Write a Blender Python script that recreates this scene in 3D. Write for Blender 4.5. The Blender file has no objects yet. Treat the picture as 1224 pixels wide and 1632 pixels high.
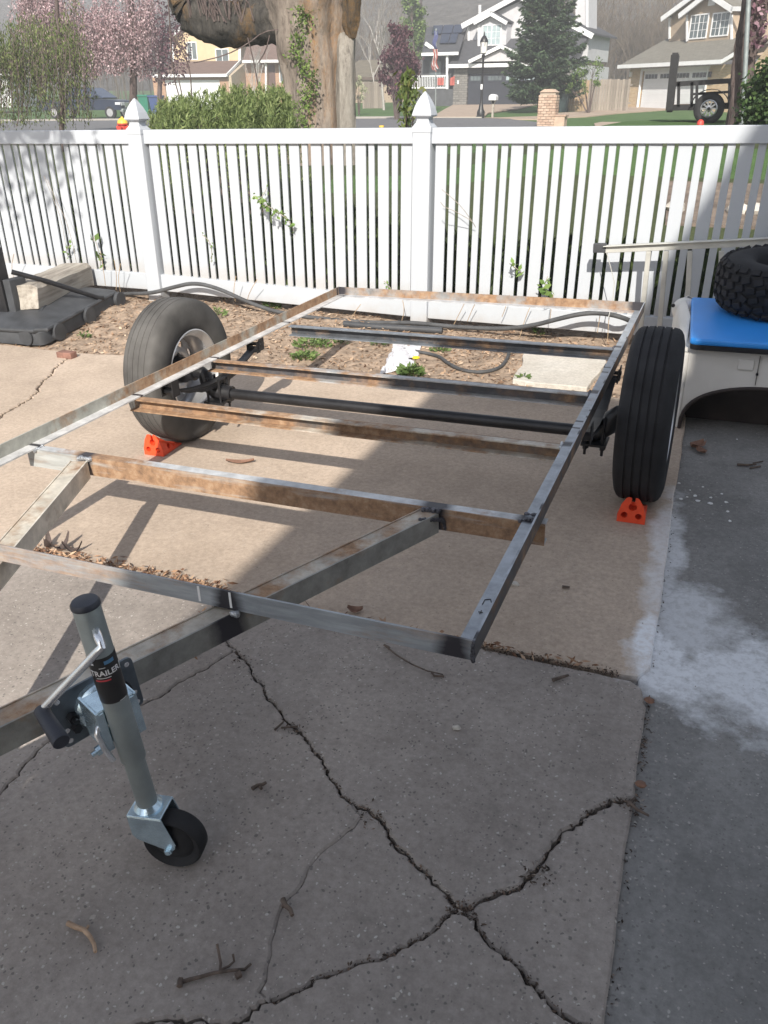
import bpy, bmesh, math, random
import numpy as np
from mathutils import Matrix, Vector

rnd = random.Random(7)
rng = np.random.default_rng(7)
SC = bpy.context.scene
COL = SC.collection

# ------------------------------------------------------------------ camera solve
# The driveway (trailer) plane slopes 1.6 degrees sideways: DRIVE turns driveway coordinates into the level world.
F_PX, CX, CY = 1300.0, 612.0, 816.0
R3 = np.array([[0.92846303, 0.14135678, -0.34347441],
               [0.37035312, -0.42253346, 0.82722672],
               [-0.02819533, -0.89525624, -0.44465862]])
CAM_H = 1.45
DRIVE = Matrix.Rotation(-0.028, 4, 'Y')
D3 = np.array(DRIVE.to_3x3())
RW = D3 @ R3
CW = D3 @ np.array([0, 0, CAM_H])
LEVEL = Matrix.Identity(4)

def gp(px, py, z=0.0):
    """pixel -> point of the driveway frame at height z above the concrete"""
    d = R3 @ np.array([px - CX, py - CY, F_PX])
    return Vector(np.array([0, 0, CAM_H]) + d * ((z - CAM_H) / d[2]))

def dy(px, py, Y):
    """pixel -> point of the driveway frame on the vertical plane y = Y"""
    d = R3 @ np.array([px - CX, py - CY, F_PX])
    return Vector(np.array([0, 0, CAM_H]) + d * (Y / d[1]))

def at(px, py, Y):
    """pixel -> world point at distance Y beyond the camera"""
    d = RW @ np.array([px - CX, py - CY, F_PX])
    return Vector(CW + d * (Y / d[1]))

cam_d = bpy.data.cameras.new('camera')
cam = bpy.data.objects.new('camera', cam_d)
COL.objects.link(cam)
cm = Matrix(((R3[0][0], -R3[0][1], -R3[0][2], 0), (R3[1][0], -R3[1][1], -R3[1][2], 0),
             (R3[2][0], -R3[2][1], -R3[2][2], CAM_H), (0, 0, 0, 1)))
cam.matrix_world = DRIVE @ cm
cam_d.sensor_fit = 'VERTICAL'
cam_d.sensor_height = 36.0
cam_d.lens = F_PX / 1632.0 * 36.0
cam_d.clip_start, cam_d.clip_end = 0.05, 3000
SC.camera = cam

# ------------------------------------------------------------------ light
SUN_DIR = Vector((0.352, -1.35, 1.0)).normalized()
wld = bpy.data.worlds.new('World'); SC.world = wld; wld.use_nodes = True
wn = wld.node_tree
sky = wn.nodes.new('ShaderNodeTexSky'); sky.sky_type = 'NISHITA'; sky.sun_disc = False
sky.sun_elevation = math.asin(SUN_DIR.z)
sky.sun_rotation = math.atan2(SUN_DIR.x, SUN_DIR.y)
sky.air_density, sky.dust_density, sky.ozone_density = 1.0, 1.5, 1.0
bg = wn.nodes['Background']; bg.inputs[1].default_value = 0.102
hsv = wn.nodes.new('ShaderNodeHueSaturation'); hsv.inputs['Saturation'].default_value = 0.60
wn.links.new(sky.outputs[0], hsv.inputs['Color']); wn.links.new(hsv.outputs[0], bg.inputs[0])
sl = bpy.data.lights.new('sun', 'SUN'); sl.energy = 4.55; sl.angle = math.radians(0.53); sl.color = (1.0, 0.935, 0.835)
so = bpy.data.objects.new('sun', sl); COL.objects.link(so)
so.rotation_euler = SUN_DIR.to_track_quat('Z', 'Y').to_euler(); so.location = (3, -8, 12)
vs = SC.view_settings
vs.view_transform = 'Standard'; vs.look = 'None'; vs.gamma = 1.0; vs.use_curve_mapping = False
vs.exposure = 0.95
HAZE = 0.0029

# ------------------------------------------------------------------ mesh helpers
class MB:
    def __init__(s): s.v, s.f, s.m = [], [], []
    def add(s, vs_, fs, m=0):
        b = len(s.v); s.v += [tuple(p) for p in vs_]
        for f in fs: s.f.append([i + b for i in f]); s.m.append(m)
        return s
    def box(s, x0, x1, y0, y1, z0, z1, m=0, M=None):
        p = [(x0, y0, z0), (x1, y0, z0), (x1, y1, z0), (x0, y1, z0), (x0, y0, z1), (x1, y0, z1), (x1, y1, z1), (x0, y1, z1)]
        if M is not None: p = [tuple(M @ Vector(q)) for q in p]
        return s.add(p, [(0, 3, 2, 1), (4, 5, 6, 7), (0, 1, 5, 4), (1, 2, 6, 5), (2, 3, 7, 6), (3, 0, 4, 7)], m)
    def prism(s, pts, vec, m=0):
        n = len(pts); vec = Vector(vec)
        a = [Vector(p) for p in pts]; b = [p + vec for p in a]
        fs = [list(range(n)), list(range(2 * n - 1, n - 1, -1))]
        fs += [(i, i + n, (i + 1) % n + n, (i + 1) % n) for i in range(n)]
        return s.add(a + b, fs, m)
    def tube(s, path, r, n=8, m=0, caps=True, flat=None):
        P = [Vector(p) for p in path]; k = len(P)
        rs = r if isinstance(r, (list, tuple)) else [r] * k
        vs_, fs = [], []
        up = None
        for i, p in enumerate(P):
            t = (P[min(i + 1, k - 1)] - P[max(i - 1, 0)])
            t = t.normalized() if t.length > 1e-9 else Vector((0, 0, 1))
            if up is None:
                up = t.orthogonal().normalized()
            up = (up - t * up.dot(t))
            up = up.normalized() if up.length > 1e-6 else t.orthogonal().normalized()
            w = t.cross(up)
            for j in range(n):
                a = 2 * math.pi * j / n
                vs_.append(p + (up * math.cos(a) + w * math.sin(a)) * rs[i])
        for i in range(k - 1):
            for j in range(n):
                fs.append((i * n + j, i * n + (j + 1) % n, (i + 1) * n + (j + 1) % n, (i + 1) * n + j))
        if caps:
            fs.append(list(range(n - 1, -1, -1))); fs.append([(k - 1) * n + j for j in range(n)])
        return s.add(vs_, fs, m)
    def lathe(s, prof, M=None, n=24, m=0, close=False):
        """prof: list of (radius, height) about local Z"""
        M = M or Matrix.Identity(4); k = len(prof); vs_, fs = [], []
        for r, h in prof:
            for j in range(n):
                a = 2 * math.pi * j / n
                vs_.append(M @ Vector((r * math.cos(a), r * math.sin(a), h)))
        for i in range(k - 1 if not close else k):
            i2 = (i + 1) % k
            for j in range(n):
                fs.append((i * n + j, i * n + (j + 1) % n, i2 * n + (j + 1) % n, i2 * n + j))
        if not close:
            fs.append(list(range(n - 1, -1, -1))); fs.append([(k - 1) * n + j for j in range(n)])
        return s.add(vs_, fs, m)
    def cyl(s, a, b, r, n=12, m=0): return s.tube([a, b], r, n, m)
    def ball(s, c, r, nu=8, nv=5, m=0, jit=0.0, sc=(1, 1, 1)):
        c = Vector(c); vs_, fs = [], []
        for i in range(1, nv):
            t = math.pi * i / nv
            for j in range(nu):
                a = 2 * math.pi * j / nu; q = r * (1 + rnd.uniform(-jit, jit))
                vs_.append(c + Vector((q * sc[0] * math.sin(t) * math.cos(a), q * sc[1] * math.sin(t) * math.sin(a), q * sc[2] * math.cos(t))))
        vs_ += [c + Vector((0, 0, r * sc[2])), c - Vector((0, 0, r * sc[2]))]
        N = len(vs_)
        for i in range(nv - 2):
            for j in range(nu):
                fs.append((i * nu + j, (i + 1) * nu + j, (i + 1) * nu + (j + 1) % nu, i * nu + (j + 1) % nu))
        for j in range(nu):
            fs.append((N - 2, j, (j + 1) % nu)); fs.append((N - 1, (nv - 2) * nu + (j + 1) % nu, (nv - 2) * nu + j))
        return s.add(vs_, fs, m)

def tag(o, label=None, cat=None, group=None, kind=None):
    if label: o['label'] = label
    if cat: o['category'] = cat
    if group: o['group'] = group
    if kind: o['kind'] = kind
    return o

def mesh_from(name, verts, faces, mats, mi=None, smooth=False, fix=True):
    me = bpy.data.meshes.new(name)
    me.from_pydata(verts, [], faces)
    for mt in (mats if isinstance(mats, (list, tuple)) else [mats]): me.materials.append(mt)
    if mi is not None and any(mi): me.polygons.foreach_set('material_index', mi)
    if smooth: me.polygons.foreach_set('use_smooth', [True] * len(me.polygons))
    me.update()
    if fix:
        b = bmesh.new(); b.from_mesh(me); bmesh.ops.recalc_face_normals(b, faces=b.faces); b.to_mesh(me); b.free()
    return me

ORIGIN = {}
def thing(name, label, cat, loc=(0, 0, 0), frame=LEVEL, group=None, kind=None):
    o = bpy.data.objects.new(name, None); COL.objects.link(o)
    o.empty_display_size = 0.1
    loc = Vector(loc); o.matrix_world = frame @ Matrix.Translation(loc)
    ORIGIN[o.name] = loc
    return tag(o, label, cat, group, kind)

def obj(name, mb, mats, parent=None, frame=LEVEL, loc=None, smooth=False, bevel=0, sharp=40, **tags):
    """mb is given in the coordinates of the frame; the object's own origin is at loc (or its parent's)"""
    off = ORIGIN[parent.name] if parent is not None else Vector(loc or (0, 0, 0))
    vs_ = [(p[0] - off.x, p[1] - off.y, p[2] - off.z) for p in mb.v]
    me = mesh_from(name, vs_, mb.f, mats, mb.m, smooth)
    if smooth:
        try: me.set_sharp_from_angle(angle=math.radians(sharp))
        except Exception: pass
    o = bpy.data.objects.new(name, me); COL.objects.link(o)
    if parent is not None:
        o.parent = parent; ORIGIN[o.name] = off
    else:
        o.matrix_world = frame @ Matrix.Translation(off); ORIGIN[o.name] = off
    if bevel:
        b = o.modifiers.new('bevel', 'BEVEL'); b.width = bevel; b.segments = 2; b.limit_method = 'ANGLE'; b.angle_limit = math.radians(50)
        b.harden_normals = False
    tag(o, **{('cat' if k == 'category' else k): v for k, v in tags.items()})
    return o

def copy_tree(o, parent=None):
    c = o.copy(); COL.objects.link(c)
    if parent is not None:
        c.parent = parent
    ORIGIN[c.name] = ORIGIN.get(o.name, Vector((0, 0, 0)))
    for ch in list(o.children): copy_tree(ch, c)
    return c

def quads(name, P, U, V, mat, parent=None, frame=LEVEL, loc=None, **tags):
    """many small quads at once: centres P, half-axes U and V (numpy N x 3); folded a little along U"""
    off = np.array(ORIGIN[parent.name] if parent is not None else Vector(loc or (0, 0, 0)))
    n = len(P); P = P - off
    v = np.empty((n, 4, 3)); v[:, 0] = P - U; v[:, 1] = P - V * 1.0; v[:, 2] = P + U; v[:, 3] = P + V
    me = bpy.data.meshes.new(name)
    me.vertices.add(4 * n); me.vertices.foreach_set('co', v.reshape(-1))
    me.loops.add(4 * n); me.loops.foreach_set('vertex_index', np.arange(4 * n, dtype=np.int32))
    me.polygons.add(n); me.polygons.foreach_set('loop_start', np.arange(0, 4 * n, 4, dtype=np.int32))
    me.polygons.foreach_set('loop_total', np.full(n, 4, dtype=np.int32))
    me.materials.append(mat); me.update(calc_edges=True); me.validate()
    o = bpy.data.objects.new(name, me); COL.objects.link(o)
    if parent is not None: o.parent = parent; ORIGIN[o.name] = Vector(off)
    else: o.matrix_world = frame @ Matrix.Translation(Vector(off)); ORIGIN[o.name] = Vector(off)
    tag(o, **{('cat' if k == 'category' else k): v for k, v in tags.items()})
    return o

def rdir(n):
    d = rng.normal(size=(n, 3)); return d / np.linalg.norm(d, axis=1)[:, None]

def leaf_axes(n, L, W, main=None, spread=1.0):
    """random leaf half-axes; main: preferred direction of the long axis"""
    a = rdir(n)
    if main is not None:
        a = np.asarray(main) + a * spread; a /= np.linalg.norm(a, axis=1)[:, None]
    b = np.cross(a, rdir(n)); b /= np.linalg.norm(b, axis=1)[:, None] + 1e-9
    s = rng.uniform(0.6, 1.3, n)[:, None]
    return a * L * s, b * W * s

# ------------------------------------------------------------------ materials
def new_mat(name, rough=0.6, metal=0.0, color=(0.5, 0.5, 0.5), spec=0.5):
    m = bpy.data.materials.new(name); m.use_nodes = True
    b = m.node_tree.nodes['Principled BSDF']
    b.inputs['Base Color'].default_value = (*color, 1); b.inputs['Roughness'].default_value = rough
    b.inputs['Metallic'].default_value = metal; b.inputs['Specular IOR Level'].default_value = spec
    return m, m.node_tree, b
def coords(nt, kind='Object'):
    if kind == 'World': return nt.nodes.new('ShaderNodeNewGeometry').outputs['Position']
    return nt.nodes.new('ShaderNodeTexCoord').outputs[kind]
def noise(nt, vec, scale, detail=4, rough=0.55, sx=None):
    if sx is not None:
        mp = nt.nodes.new('ShaderNodeMapping'); mp.inputs['Scale'].default_value = sx; nt.links.new(vec, mp.inputs[0]); vec = mp.outputs[0]
    n = nt.nodes.new('ShaderNodeTexNoise'); n.inputs['Scale'].default_value = scale; n.inputs['Detail'].default_value = detail
    n.inputs['Roughness'].default_value = rough; nt.links.new(vec, n.inputs['Vector'])
    return n.outputs['Fac']
def voro(nt, vec, scale, out='Color'):
    n = nt.nodes.new('ShaderNodeTexVoronoi'); n.inputs['Scale'].default_value = scale; nt.links.new(vec, n.inputs['Vector'])
    return n.outputs[out]
def ramp(nt, fac, stops):
    r = nt.nodes.new('ShaderNodeValToRGB'); e = r.color_ramp.elements
    while len(e) < len(stops): e.new(0.5)
    for i, (p, c) in enumerate(stops):
        e[i].position = p; e[i].color = (*c, 1) if isinstance(c, tuple) else (c, c, c, 1)
    nt.links.new(fac, r.inputs[0]); return r.outputs[0]
def mixc(nt, fac, a, b, mode='MIX'):
    n = nt.nodes.new('ShaderNodeMix'); n.data_type = 'RGBA'; n.blend_type = mode
    for s, x in ((0, fac), (6, a), (7, b)):
        if isinstance(x, (int, float)): n.inputs[s].default_value = x
        elif isinstance(x, tuple): n.inputs[s].default_value = (*x, 1)
        else: nt.links.new(x, n.inputs[s])
    return n.outputs[2]
def math_(nt, op, a, b=None, clamp=False):
    n = nt.nodes.new('ShaderNodeMath'); n.operation = op; n.use_clamp = clamp
    for i, x in enumerate((a, b)):
        if x is None: continue
        if isinstance(x, (int, float)): n.inputs[i].default_value = x
        else: nt.links.new(x, n.inputs[i])
    return n.outputs[0]
def bump(nt, b, h, strength=0.3, dist=0.01):
    n = nt.nodes.new('ShaderNodeBump'); n.inputs['Strength'].default_value = strength; n.inputs['Distance'].default_value = dist
    nt.links.new(h, n.inputs['Height']); nt.links.new(n.outputs[0], b.inputs['Normal'])
def simple(name, color, rough=0.6, metal=0.0, var=0.15, scale=6, bmp=0.0, bscale=60, kind='Object', spec=0.5):
    m, nt, b = new_mat(name, rough, metal, color, spec)
    v = coords(nt, kind)
    lo = tuple(max(0, c * (1 - var)) for c in color); hi = tuple(min(1, c * (1 + var)) for c in color)
    nt.links.new(ramp(nt, noise(nt, v, scale), [(0.3, lo), (0.7, hi)]), b.inputs['Base Color'])
    if bmp: bump(nt, b, noise(nt, v, bscale, 6), bmp, 0.01)
    return m
def sep(nt, v):
    n = nt.nodes.new('ShaderNodeSeparateXYZ'); nt.links.new(v, n.inputs[0]); return n.outputs

def spill_mask(nt, v):
    """pale powder dried on the concrete by the joint: three ragged blots"""
    tot = None
    nz = noise(nt, v, 6.0, 7, 0.66)
    for (cx, cy, rx, ry, amt) in SPILL:
        x = math_(nt, 'DIVIDE', math_(nt, 'SUBTRACT', sep(nt, v)[0], cx), rx)
        y = math_(nt, 'DIVIDE', math_(nt, 'SUBTRACT', sep(nt, v)[1], cy), ry)
        d = math_(nt, 'SQRT', math_(nt, 'ADD', math_(nt, 'MULTIPLY', x, x), math_(nt, 'MULTIPLY', y, y)))
        d = math_(nt, 'ADD', d, math_(nt, 'MULTIPLY', math_(nt, 'SUBTRACT', nz, 0.5), 2.1))
        k = math_(nt, 'MULTIPLY', math_(nt, 'SUBTRACT', 1.0, d), 2.1, True)
        k = math_(nt, 'MULTIPLY', k, amt)
        tot = k if tot is None else math_(nt, 'MAXIMUM', tot, k)
    sp = noise(nt, v, 45, 8, 0.7)
    return math_(nt, 'MULTIPLY', tot, ramp(nt, sp, [(0.28, 0.50), (0.55, 1.0)]))
_s = [gp(1165, 1075), gp(1035, 1015), gp(1062, 880), gp(1100, 985)]
SPILL = [(_s[0].x + .05, _s[0].y, 0.30, 0.26, 0.85), (_s[1].x, _s[1].y - .03, 0.060, 0.20, 1.0), (_s[2].x, _s[2].y, 0.075, 0.55, 0.60), (_s[3].x, _s[3].y, 0.15, 0.30, 0.6), (_s[0].x + .22, _s[0].y + .05, 0.22, 0.26, 0.5), (gp(1060, 1050).x, gp(1060, 1050).y, .12, .17, 0.9)]

def concrete(name, c0, c1, agg=0.5, stain=0.25):
    m, nt, b = new_mat(name, 0.88, 0, spec=0.25); v = coords(nt, 'World')
    base = ramp(nt, noise(nt, v, 1.7, 8, 0.62), [(0.32, c0), (0.68, c1)])
    fine = ramp(nt, noise(nt, v, 55, 8, 0.75), [(0.3, 0.72), (0.7, 1.14)])
    base = mixc(nt, 1.0, base, fine, 'MULTIPLY')
    st = ramp(nt, noise(nt, v, 4.3, 10, 0.7), [(0.50, 0.0), (0.74, 1.0)])
    blot = ramp(nt, noise(nt, v, 0.75, 7, 0.6), [(0.30, 0.80), (0.55, 1.0), (0.75, 1.10)])
    base = mixc(nt, 1.0, base, blot, 'MULTIPLY')
    base = mixc(nt, math_(nt, 'MULTIPLY', st, stain), base, tuple(0.45 * c for c in c0))
    # exposed stones: random voronoi cells, some pale, some dark
    wob = nt.nodes.new('ShaderNodeTexNoise'); wob.inputs['Scale'].default_value = 90; nt.links.new(v, wob.inputs['Vector'])
    v0 = v
    va = nt.nodes.new('ShaderNodeVectorMath'); va.operation = 'MULTIPLY_ADD'; nt.links.new(wob.outputs['Color'], va.inputs[0]); va.inputs[1].default_value = (0.010, 0.010, 0.010); nt.links.new(v, va.inputs[2]); v = va.outputs[0]
    vc = voro(nt, v, 125); vd = voro(nt, v, 125, 'Distance')
    r = sep(nt, vc)[0]
    round_ = math_(nt, 'LESS_THAN', vd, math_(nt, 'ADD', 0.10, math_(nt, 'MULTIPLY', sep(nt, vc)[2], 0.34)))
    pale = math_(nt, 'MULTIPLY', math_(nt, 'GREATER_THAN', r, 0.80), round_)
    dark = math_(nt, 'MULTIPLY', math_(nt, 'LESS_THAN', r, 0.20), round_)
    base = mixc(nt, math_(nt, 'MULTIPLY', pale, agg), base, mixc(nt, sep(nt, vc)[1], (0.32, 0.28, 0.25), (0.56, 0.54, 0.50)))
    base = mixc(nt, math_(nt, 'MULTIPLY', dark, agg), base, (0.10, 0.095, 0.09))
    vb = voro(nt, v, 31); vbd = voro(nt, v, 31, 'Distance')
    big = math_(nt, 'MULTIPLY', math_(nt, 'GREATER_THAN', sep(nt, vb)[1], 0.975), math_(nt, 'LESS_THAN', vbd, 0.17))
    base = mixc(nt, math_(nt, 'MULTIPLY', big, agg * 0.8), base, (0.46, 0.42, 0.37))
    v = v0
    sm = spill_mask(nt, v)
    base = mixc(nt, sm, base, (0.78, 0.80, 0.83))
    nt.links.new(base, b.inputs['Base Color'])
    h = math_(nt, 'ADD', noise(nt, v, 180, 6, 0.7), math_(nt, 'MULTIPLY', noise(nt, v, 14, 5), 0.8))
    bump(nt, b, math_(nt, 'ADD', h, math_(nt, 'MULTIPLY', sm, 0.5)), 0.30, 0.004)
    return m

def steel(name, bias=0.0, clean=(0.30, 0.32, 0.34), metal=0.55, rough=0.42, scorch=(), grad=None, stretch=(1, 1, 1), dirt=0.3):
    """hot rolled steel: blue grey mill scale, brown rust creeping over it, dark heat marks at the welds"""
    m, nt, b = new_mat(name, rough, metal); v = coords(nt)
    n1 = noise(nt, v, 5.5, 9, 0.68, stretch)
    f = math_(nt, 'ADD', n1, bias)
    if grad:
        ax, a0, a1, k = grad
        g = math_(nt, 'DIVIDE', math_(nt, 'SUBTRACT', sep(nt, v)[ax], a0), a1 - a0, True)
        f = math_(nt, 'ADD', f, math_(nt, 'MULTIPLY', g, k))
    mask = ramp(nt, f, [(0.44, 0.0), (0.60, 1.0)])
    rust = ramp(nt, noise(nt, v, 30, 8, 0.7), [(0.25, (0.110, 0.068, 0.045)), (0.5, (0.285, 0.172, 0.100)), (0.75, (0.42, 0.305, 0.205))])
    cl = ramp(nt, noise(nt, v, 16, 7, 0.65, stretch), [(0.3, tuple(0.62 * c for c in clean)), (0.7, tuple(1.2 * c for c in clean))])
    col = mixc(nt, mask, cl, rust)
    dm = ramp(nt, noise(nt, v, 9, 9, 0.75), [(0.55, 0.0), (0.75, 1.0)])
    col = mixc(nt, math_(nt, 'MULTIPLY', dm, dirt), col, (0.06, 0.05, 0.045))
    for (ax, c, w) in scorch:
        d = math_(nt, 'ABSOLUTE', math_(nt, 'SUBTRACT', sep(nt, v)[ax], c))
        d = math_(nt, 'ADD', d, math_(nt, 'MULTIPLY', math_(nt, 'SUBTRACT', n1, 0.5), w * 1.5))
        k = math_(nt, 'SUBTRACT', 1.0, math_(nt, 'DIVIDE', d, w), True)
        col = mixc(nt, math_(nt, 'MULTIPLY', k, 1.6, True), col, (0.035, 0.033, 0.04))
    nt.links.new(col, b.inputs['Base Color'])
    nt.links.new(math_(nt, 'MULTIPLY', math_(nt, 'SUBTRACT', 1.0, mask), metal), b.inputs['Metallic'])
    nt.links.new(math_(nt, 'ADD', rough, math_(nt, 'MULTIPLY', mask, 0.35)), b.inputs['Roughness'])
    bump(nt, b, noise(nt, v, 120, 6, 0.7), 0.12, 0.002)
    return m

def leafmat(name, stops, rough=0.6, trans=0.25, spec=0.25, clump=2.2):
    """foliage: a colour per leaf, a little light through it"""
    m, nt, b = new_mat(name, rough, 0, spec=spec)
    g = nt.nodes.new('ShaderNodeNewGeometry')
    c = ramp(nt, g.outputs['Random Per Island'], stops)
    c = mixc(nt, 1.0, c, ramp(nt, noise(nt, g.outputs['Position'], clump, 3, .6), [(.32, .68), (.66, 1.18)]), 'MULTIPLY')
    nt.links.new(c, b.inputs['Base Color'])
    if trans:
        t = nt.nodes.new('ShaderNodeBsdfTranslucent'); nt.links.new(c, t.inputs[0])
        mx = nt.nodes.new('ShaderNodeMixShader'); mx.inputs[0].default_value = trans
        out = nt.nodes['Material Output']
        nt.links.new(b.outputs[0], mx.inputs[1]); nt.links.new(t.outputs[0], mx.inputs[2]); nt.links.new(mx.outputs[0], out.inputs[0])
    return m

def barkmat(name, c0, c1, streak=None, scale=9):
    m, nt, b = new_mat(name, 0.9, 0, spec=0.2); v = coords(nt)
    n1 = math_(nt, 'ADD', math_(nt, 'MULTIPLY', noise(nt, v, scale * 1.6, 10, 0.72, (1, 1, 0.13)), 0.65), math_(nt, 'MULTIPLY', noise(nt, v, scale * 5, 8, 0.7, (1, 1, 0.35)), 0.35))
    col = ramp(nt, n1, [(0.34, tuple(0.35 * c for c in c0)), (0.47, c0), (0.68, c1)])
    if streak:
        s = ramp(nt, noise(nt, v, 1.9, 6, 0.6, (1, 1, 0.10)), [(0.54, 0.0), (0.64, 1.0)])
        s = math_(nt, 'MULTIPLY', s, ramp(nt, noise(nt, v, 22, 7, 0.7), [(0.35, 0.15), (0.6, 1.0)]))
        col = mixc(nt, math_(nt, 'MULTIPLY', s, 0.85), col, streak)
    nt.links.new(col, b.inputs['Base Color'])
    bump(nt, b, n1, 0.9, 0.05)
    return m

def brickmat(name, c0, c1, mortar, scale=1.0):
    m, nt, b = new_mat(name, 0.85, 0, spec=0.2); v = coords(nt)
    mp = nt.nodes.new('ShaderNodeMapping'); mp.inputs['Rotation'].default_value = (math.radians(90), 0, 0); nt.links.new(v, mp.inputs[0])
    br = nt.nodes.new('ShaderNodeTexBrick'); nt.links.new(mp.outputs[0], br.inputs['Vector'])
    br.inputs['Color1'].default_value = (*c0, 1); br.inputs['Color2'].default_value = (*c1, 1); br.inputs['Mortar'].default_value = (*mortar, 1)
    br.inputs['Scale'].default_value = 1; br.inputs['Brick Width'].default_value = 0.22 * scale; br.inputs['Row Height'].default_value = 0.075 * scale
    br.inputs['Mortar Size'].default_value = 0.01 * scale
    nt.links.new(br.outputs[0], b.inputs['Base Color'])
    return m

def roofmat(name, c):
    m, nt, b = new_mat(name, 0.9, 0, spec=0.2); v = coords(nt)
    br = nt.nodes.new('ShaderNodeTexBrick'); nt.links.new(v, br.inputs['Vector'])
    br.inputs['Color1'].default_value = (*[x * 0.8 for x in c], 1); br.inputs['Color2'].default_value = (*[x * 1.15 for x in c], 1)
    br.inputs['Mortar'].default_value = (*[x * 0.55 for x in c], 1); br.inputs['Scale'].default_value = 1
    br.inputs['Brick Width'].default_value = 0.3; br.inputs['Row Height'].default_value = 0.14; br.inputs['Mortar Size'].default_value = 0.012
    nt.links.new(mixc(nt, 0.5, br.outputs[0], ramp(nt, noise(nt, v, 3, 6), [(0.3, tuple(0.8 * x for x in c)), (0.7, tuple(1.15 * x for x in c))])), b.inputs['Base Color'])
    return m

MT = {}
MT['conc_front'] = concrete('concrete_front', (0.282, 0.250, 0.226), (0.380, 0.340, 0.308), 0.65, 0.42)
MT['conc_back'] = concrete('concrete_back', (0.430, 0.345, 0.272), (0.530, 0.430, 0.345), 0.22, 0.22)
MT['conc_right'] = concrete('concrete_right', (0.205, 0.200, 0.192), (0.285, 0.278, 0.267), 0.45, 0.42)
MT['conc_old'] = concrete('concrete_old', (0.50, 0.46, 0.40), (0.62, 0.59, 0.54), 0.2, 0.30)
MT['crack_dirt'] = simple('crack_dirt', (0.055, 0.045, 0.036), 0.95, 0, 0.5, 40, 0.6, 90, 'World')
MT['soil'] = simple('mulch_soil', (0.305, 0.228, 0.168), 0.95, 0, 0.45, 14, 0.9, 60, 'World')
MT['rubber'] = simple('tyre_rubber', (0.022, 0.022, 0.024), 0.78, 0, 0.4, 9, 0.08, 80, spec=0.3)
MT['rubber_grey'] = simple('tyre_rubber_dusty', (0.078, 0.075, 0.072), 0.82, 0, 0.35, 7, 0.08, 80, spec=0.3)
MT['black_steel'] = simple('black_painted_steel', (0.012, 0.012, 0.014), 0.42, 0.0, 0.4, 20, 0.05, 90)
MT['black_plastic'] = simple('black_plastic', (0.045, 0.048, 0.054), 0.62, 0, 0.35, 8, 0.08, 60)
MT['rim'] = simple('painted_rim', (0.55, 0.55, 0.56), 0.35, 0.75, 0.15, 6)
MT['zinc'] = simple('zinc_plated', (0.58, 0.73, 0.83), 0.24, 0.8, 0.22, 22, 0.05, 150)
MT['zinc_dark'] = simple('zinc_grey_tube', (0.29, 0.325, 0.325), 0.42, 0.45, 0.15, 12, 0.04, 150)
MT['chrome'] = simple('bright_rod', (0.80, 0.82, 0.85), 0.22, 0.8, 0.12, 20)
MT['grip'] = simple('grip_plastic', (0.030, 0.033, 0.045), 0.5, 0, 0.25, 20)
MT['label'] = simple('label_black', (0.022, 0.021, 0.022), 0.42, 0, 0.15, 30)
MT['white_ink'] = simple('white_ink', (0.75, 0.75, 0.75), 0.5, 0, 0.05)
MT['red_ink'] = simple('red_ink', (0.55, 0.06, 0.07), 0.5, 0, 0.05)
MT['blue_ink'] = simple('blue_ink', (0.10, 0.24, 0.40), 0.5, 0, 0.05)
MT['orange'] = simple('orange_plastic', (0.80, 0.075, 0.022), 0.48, 0, 0.12, 14, 0.05, 90)
MT['vinyl'] = simple('white_vinyl', (0.440, 0.468, 0.508), 0.38, 0, 0.03, 3)
MT['vinyl_dirty'] = None
MT['weld'] = simple('weld_bead', (0.10, 0.10, 0.115), 0.4, 0.7, 0.5, 60, 0.4, 150)
MT['weld_shiny'] = simple('weld_spot', (0.55, 0.57, 0.60), 0.3, 0.8, 0.3, 90, 0.4, 200)
MT['cart_white'] = simple('off_white_fibreglass', (0.66, 0.645, 0.615), 0.5, 0, 0.07, 5)
MT['cart_brown'] = simple('brown_liner', (0.030, 0.021, 0.019), 0.65, 0, 0.35, 7, 0.1)
MT['blue_board'] = simple('blue_vinyl_board', (0.030, 0.28, 0.80), 0.45, 0, 0.06, 5)
MT['alu'] = simple('weathered_aluminium', (0.50, 0.50, 0.47), 0.5, 0.3, 0.15, 9)
MT['hose'] = simple('grey_hose', (0.058, 0.060, 0.064), 0.7, 0, 0.3, 14)
MT['bag'] = simple('white_plastic_bag', (0.62, 0.62, 0.66), 0.4, 0, 0.06, 12)
MT['twig'] = simple('twig_bark', (0.10, 0.075, 0.06), 0.9, 0, 0.5, 40, 0.4)
MT['twig_tan'] = simple('peeled_twig', (0.36, 0.25, 0.17), 0.8, 0, 0.35, 30, 0.4)
MT['dryleaf'] = simple('dry_leaf', (0.20, 0.11, 0.075), 0.8, 0, 0.4, 30)
MT['darkleaf'] = simple('dark_dry_leaf', (0.075, 0.055, 0.05), 0.8, 0, 0.4, 30)
MT['timber'] = None

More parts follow.
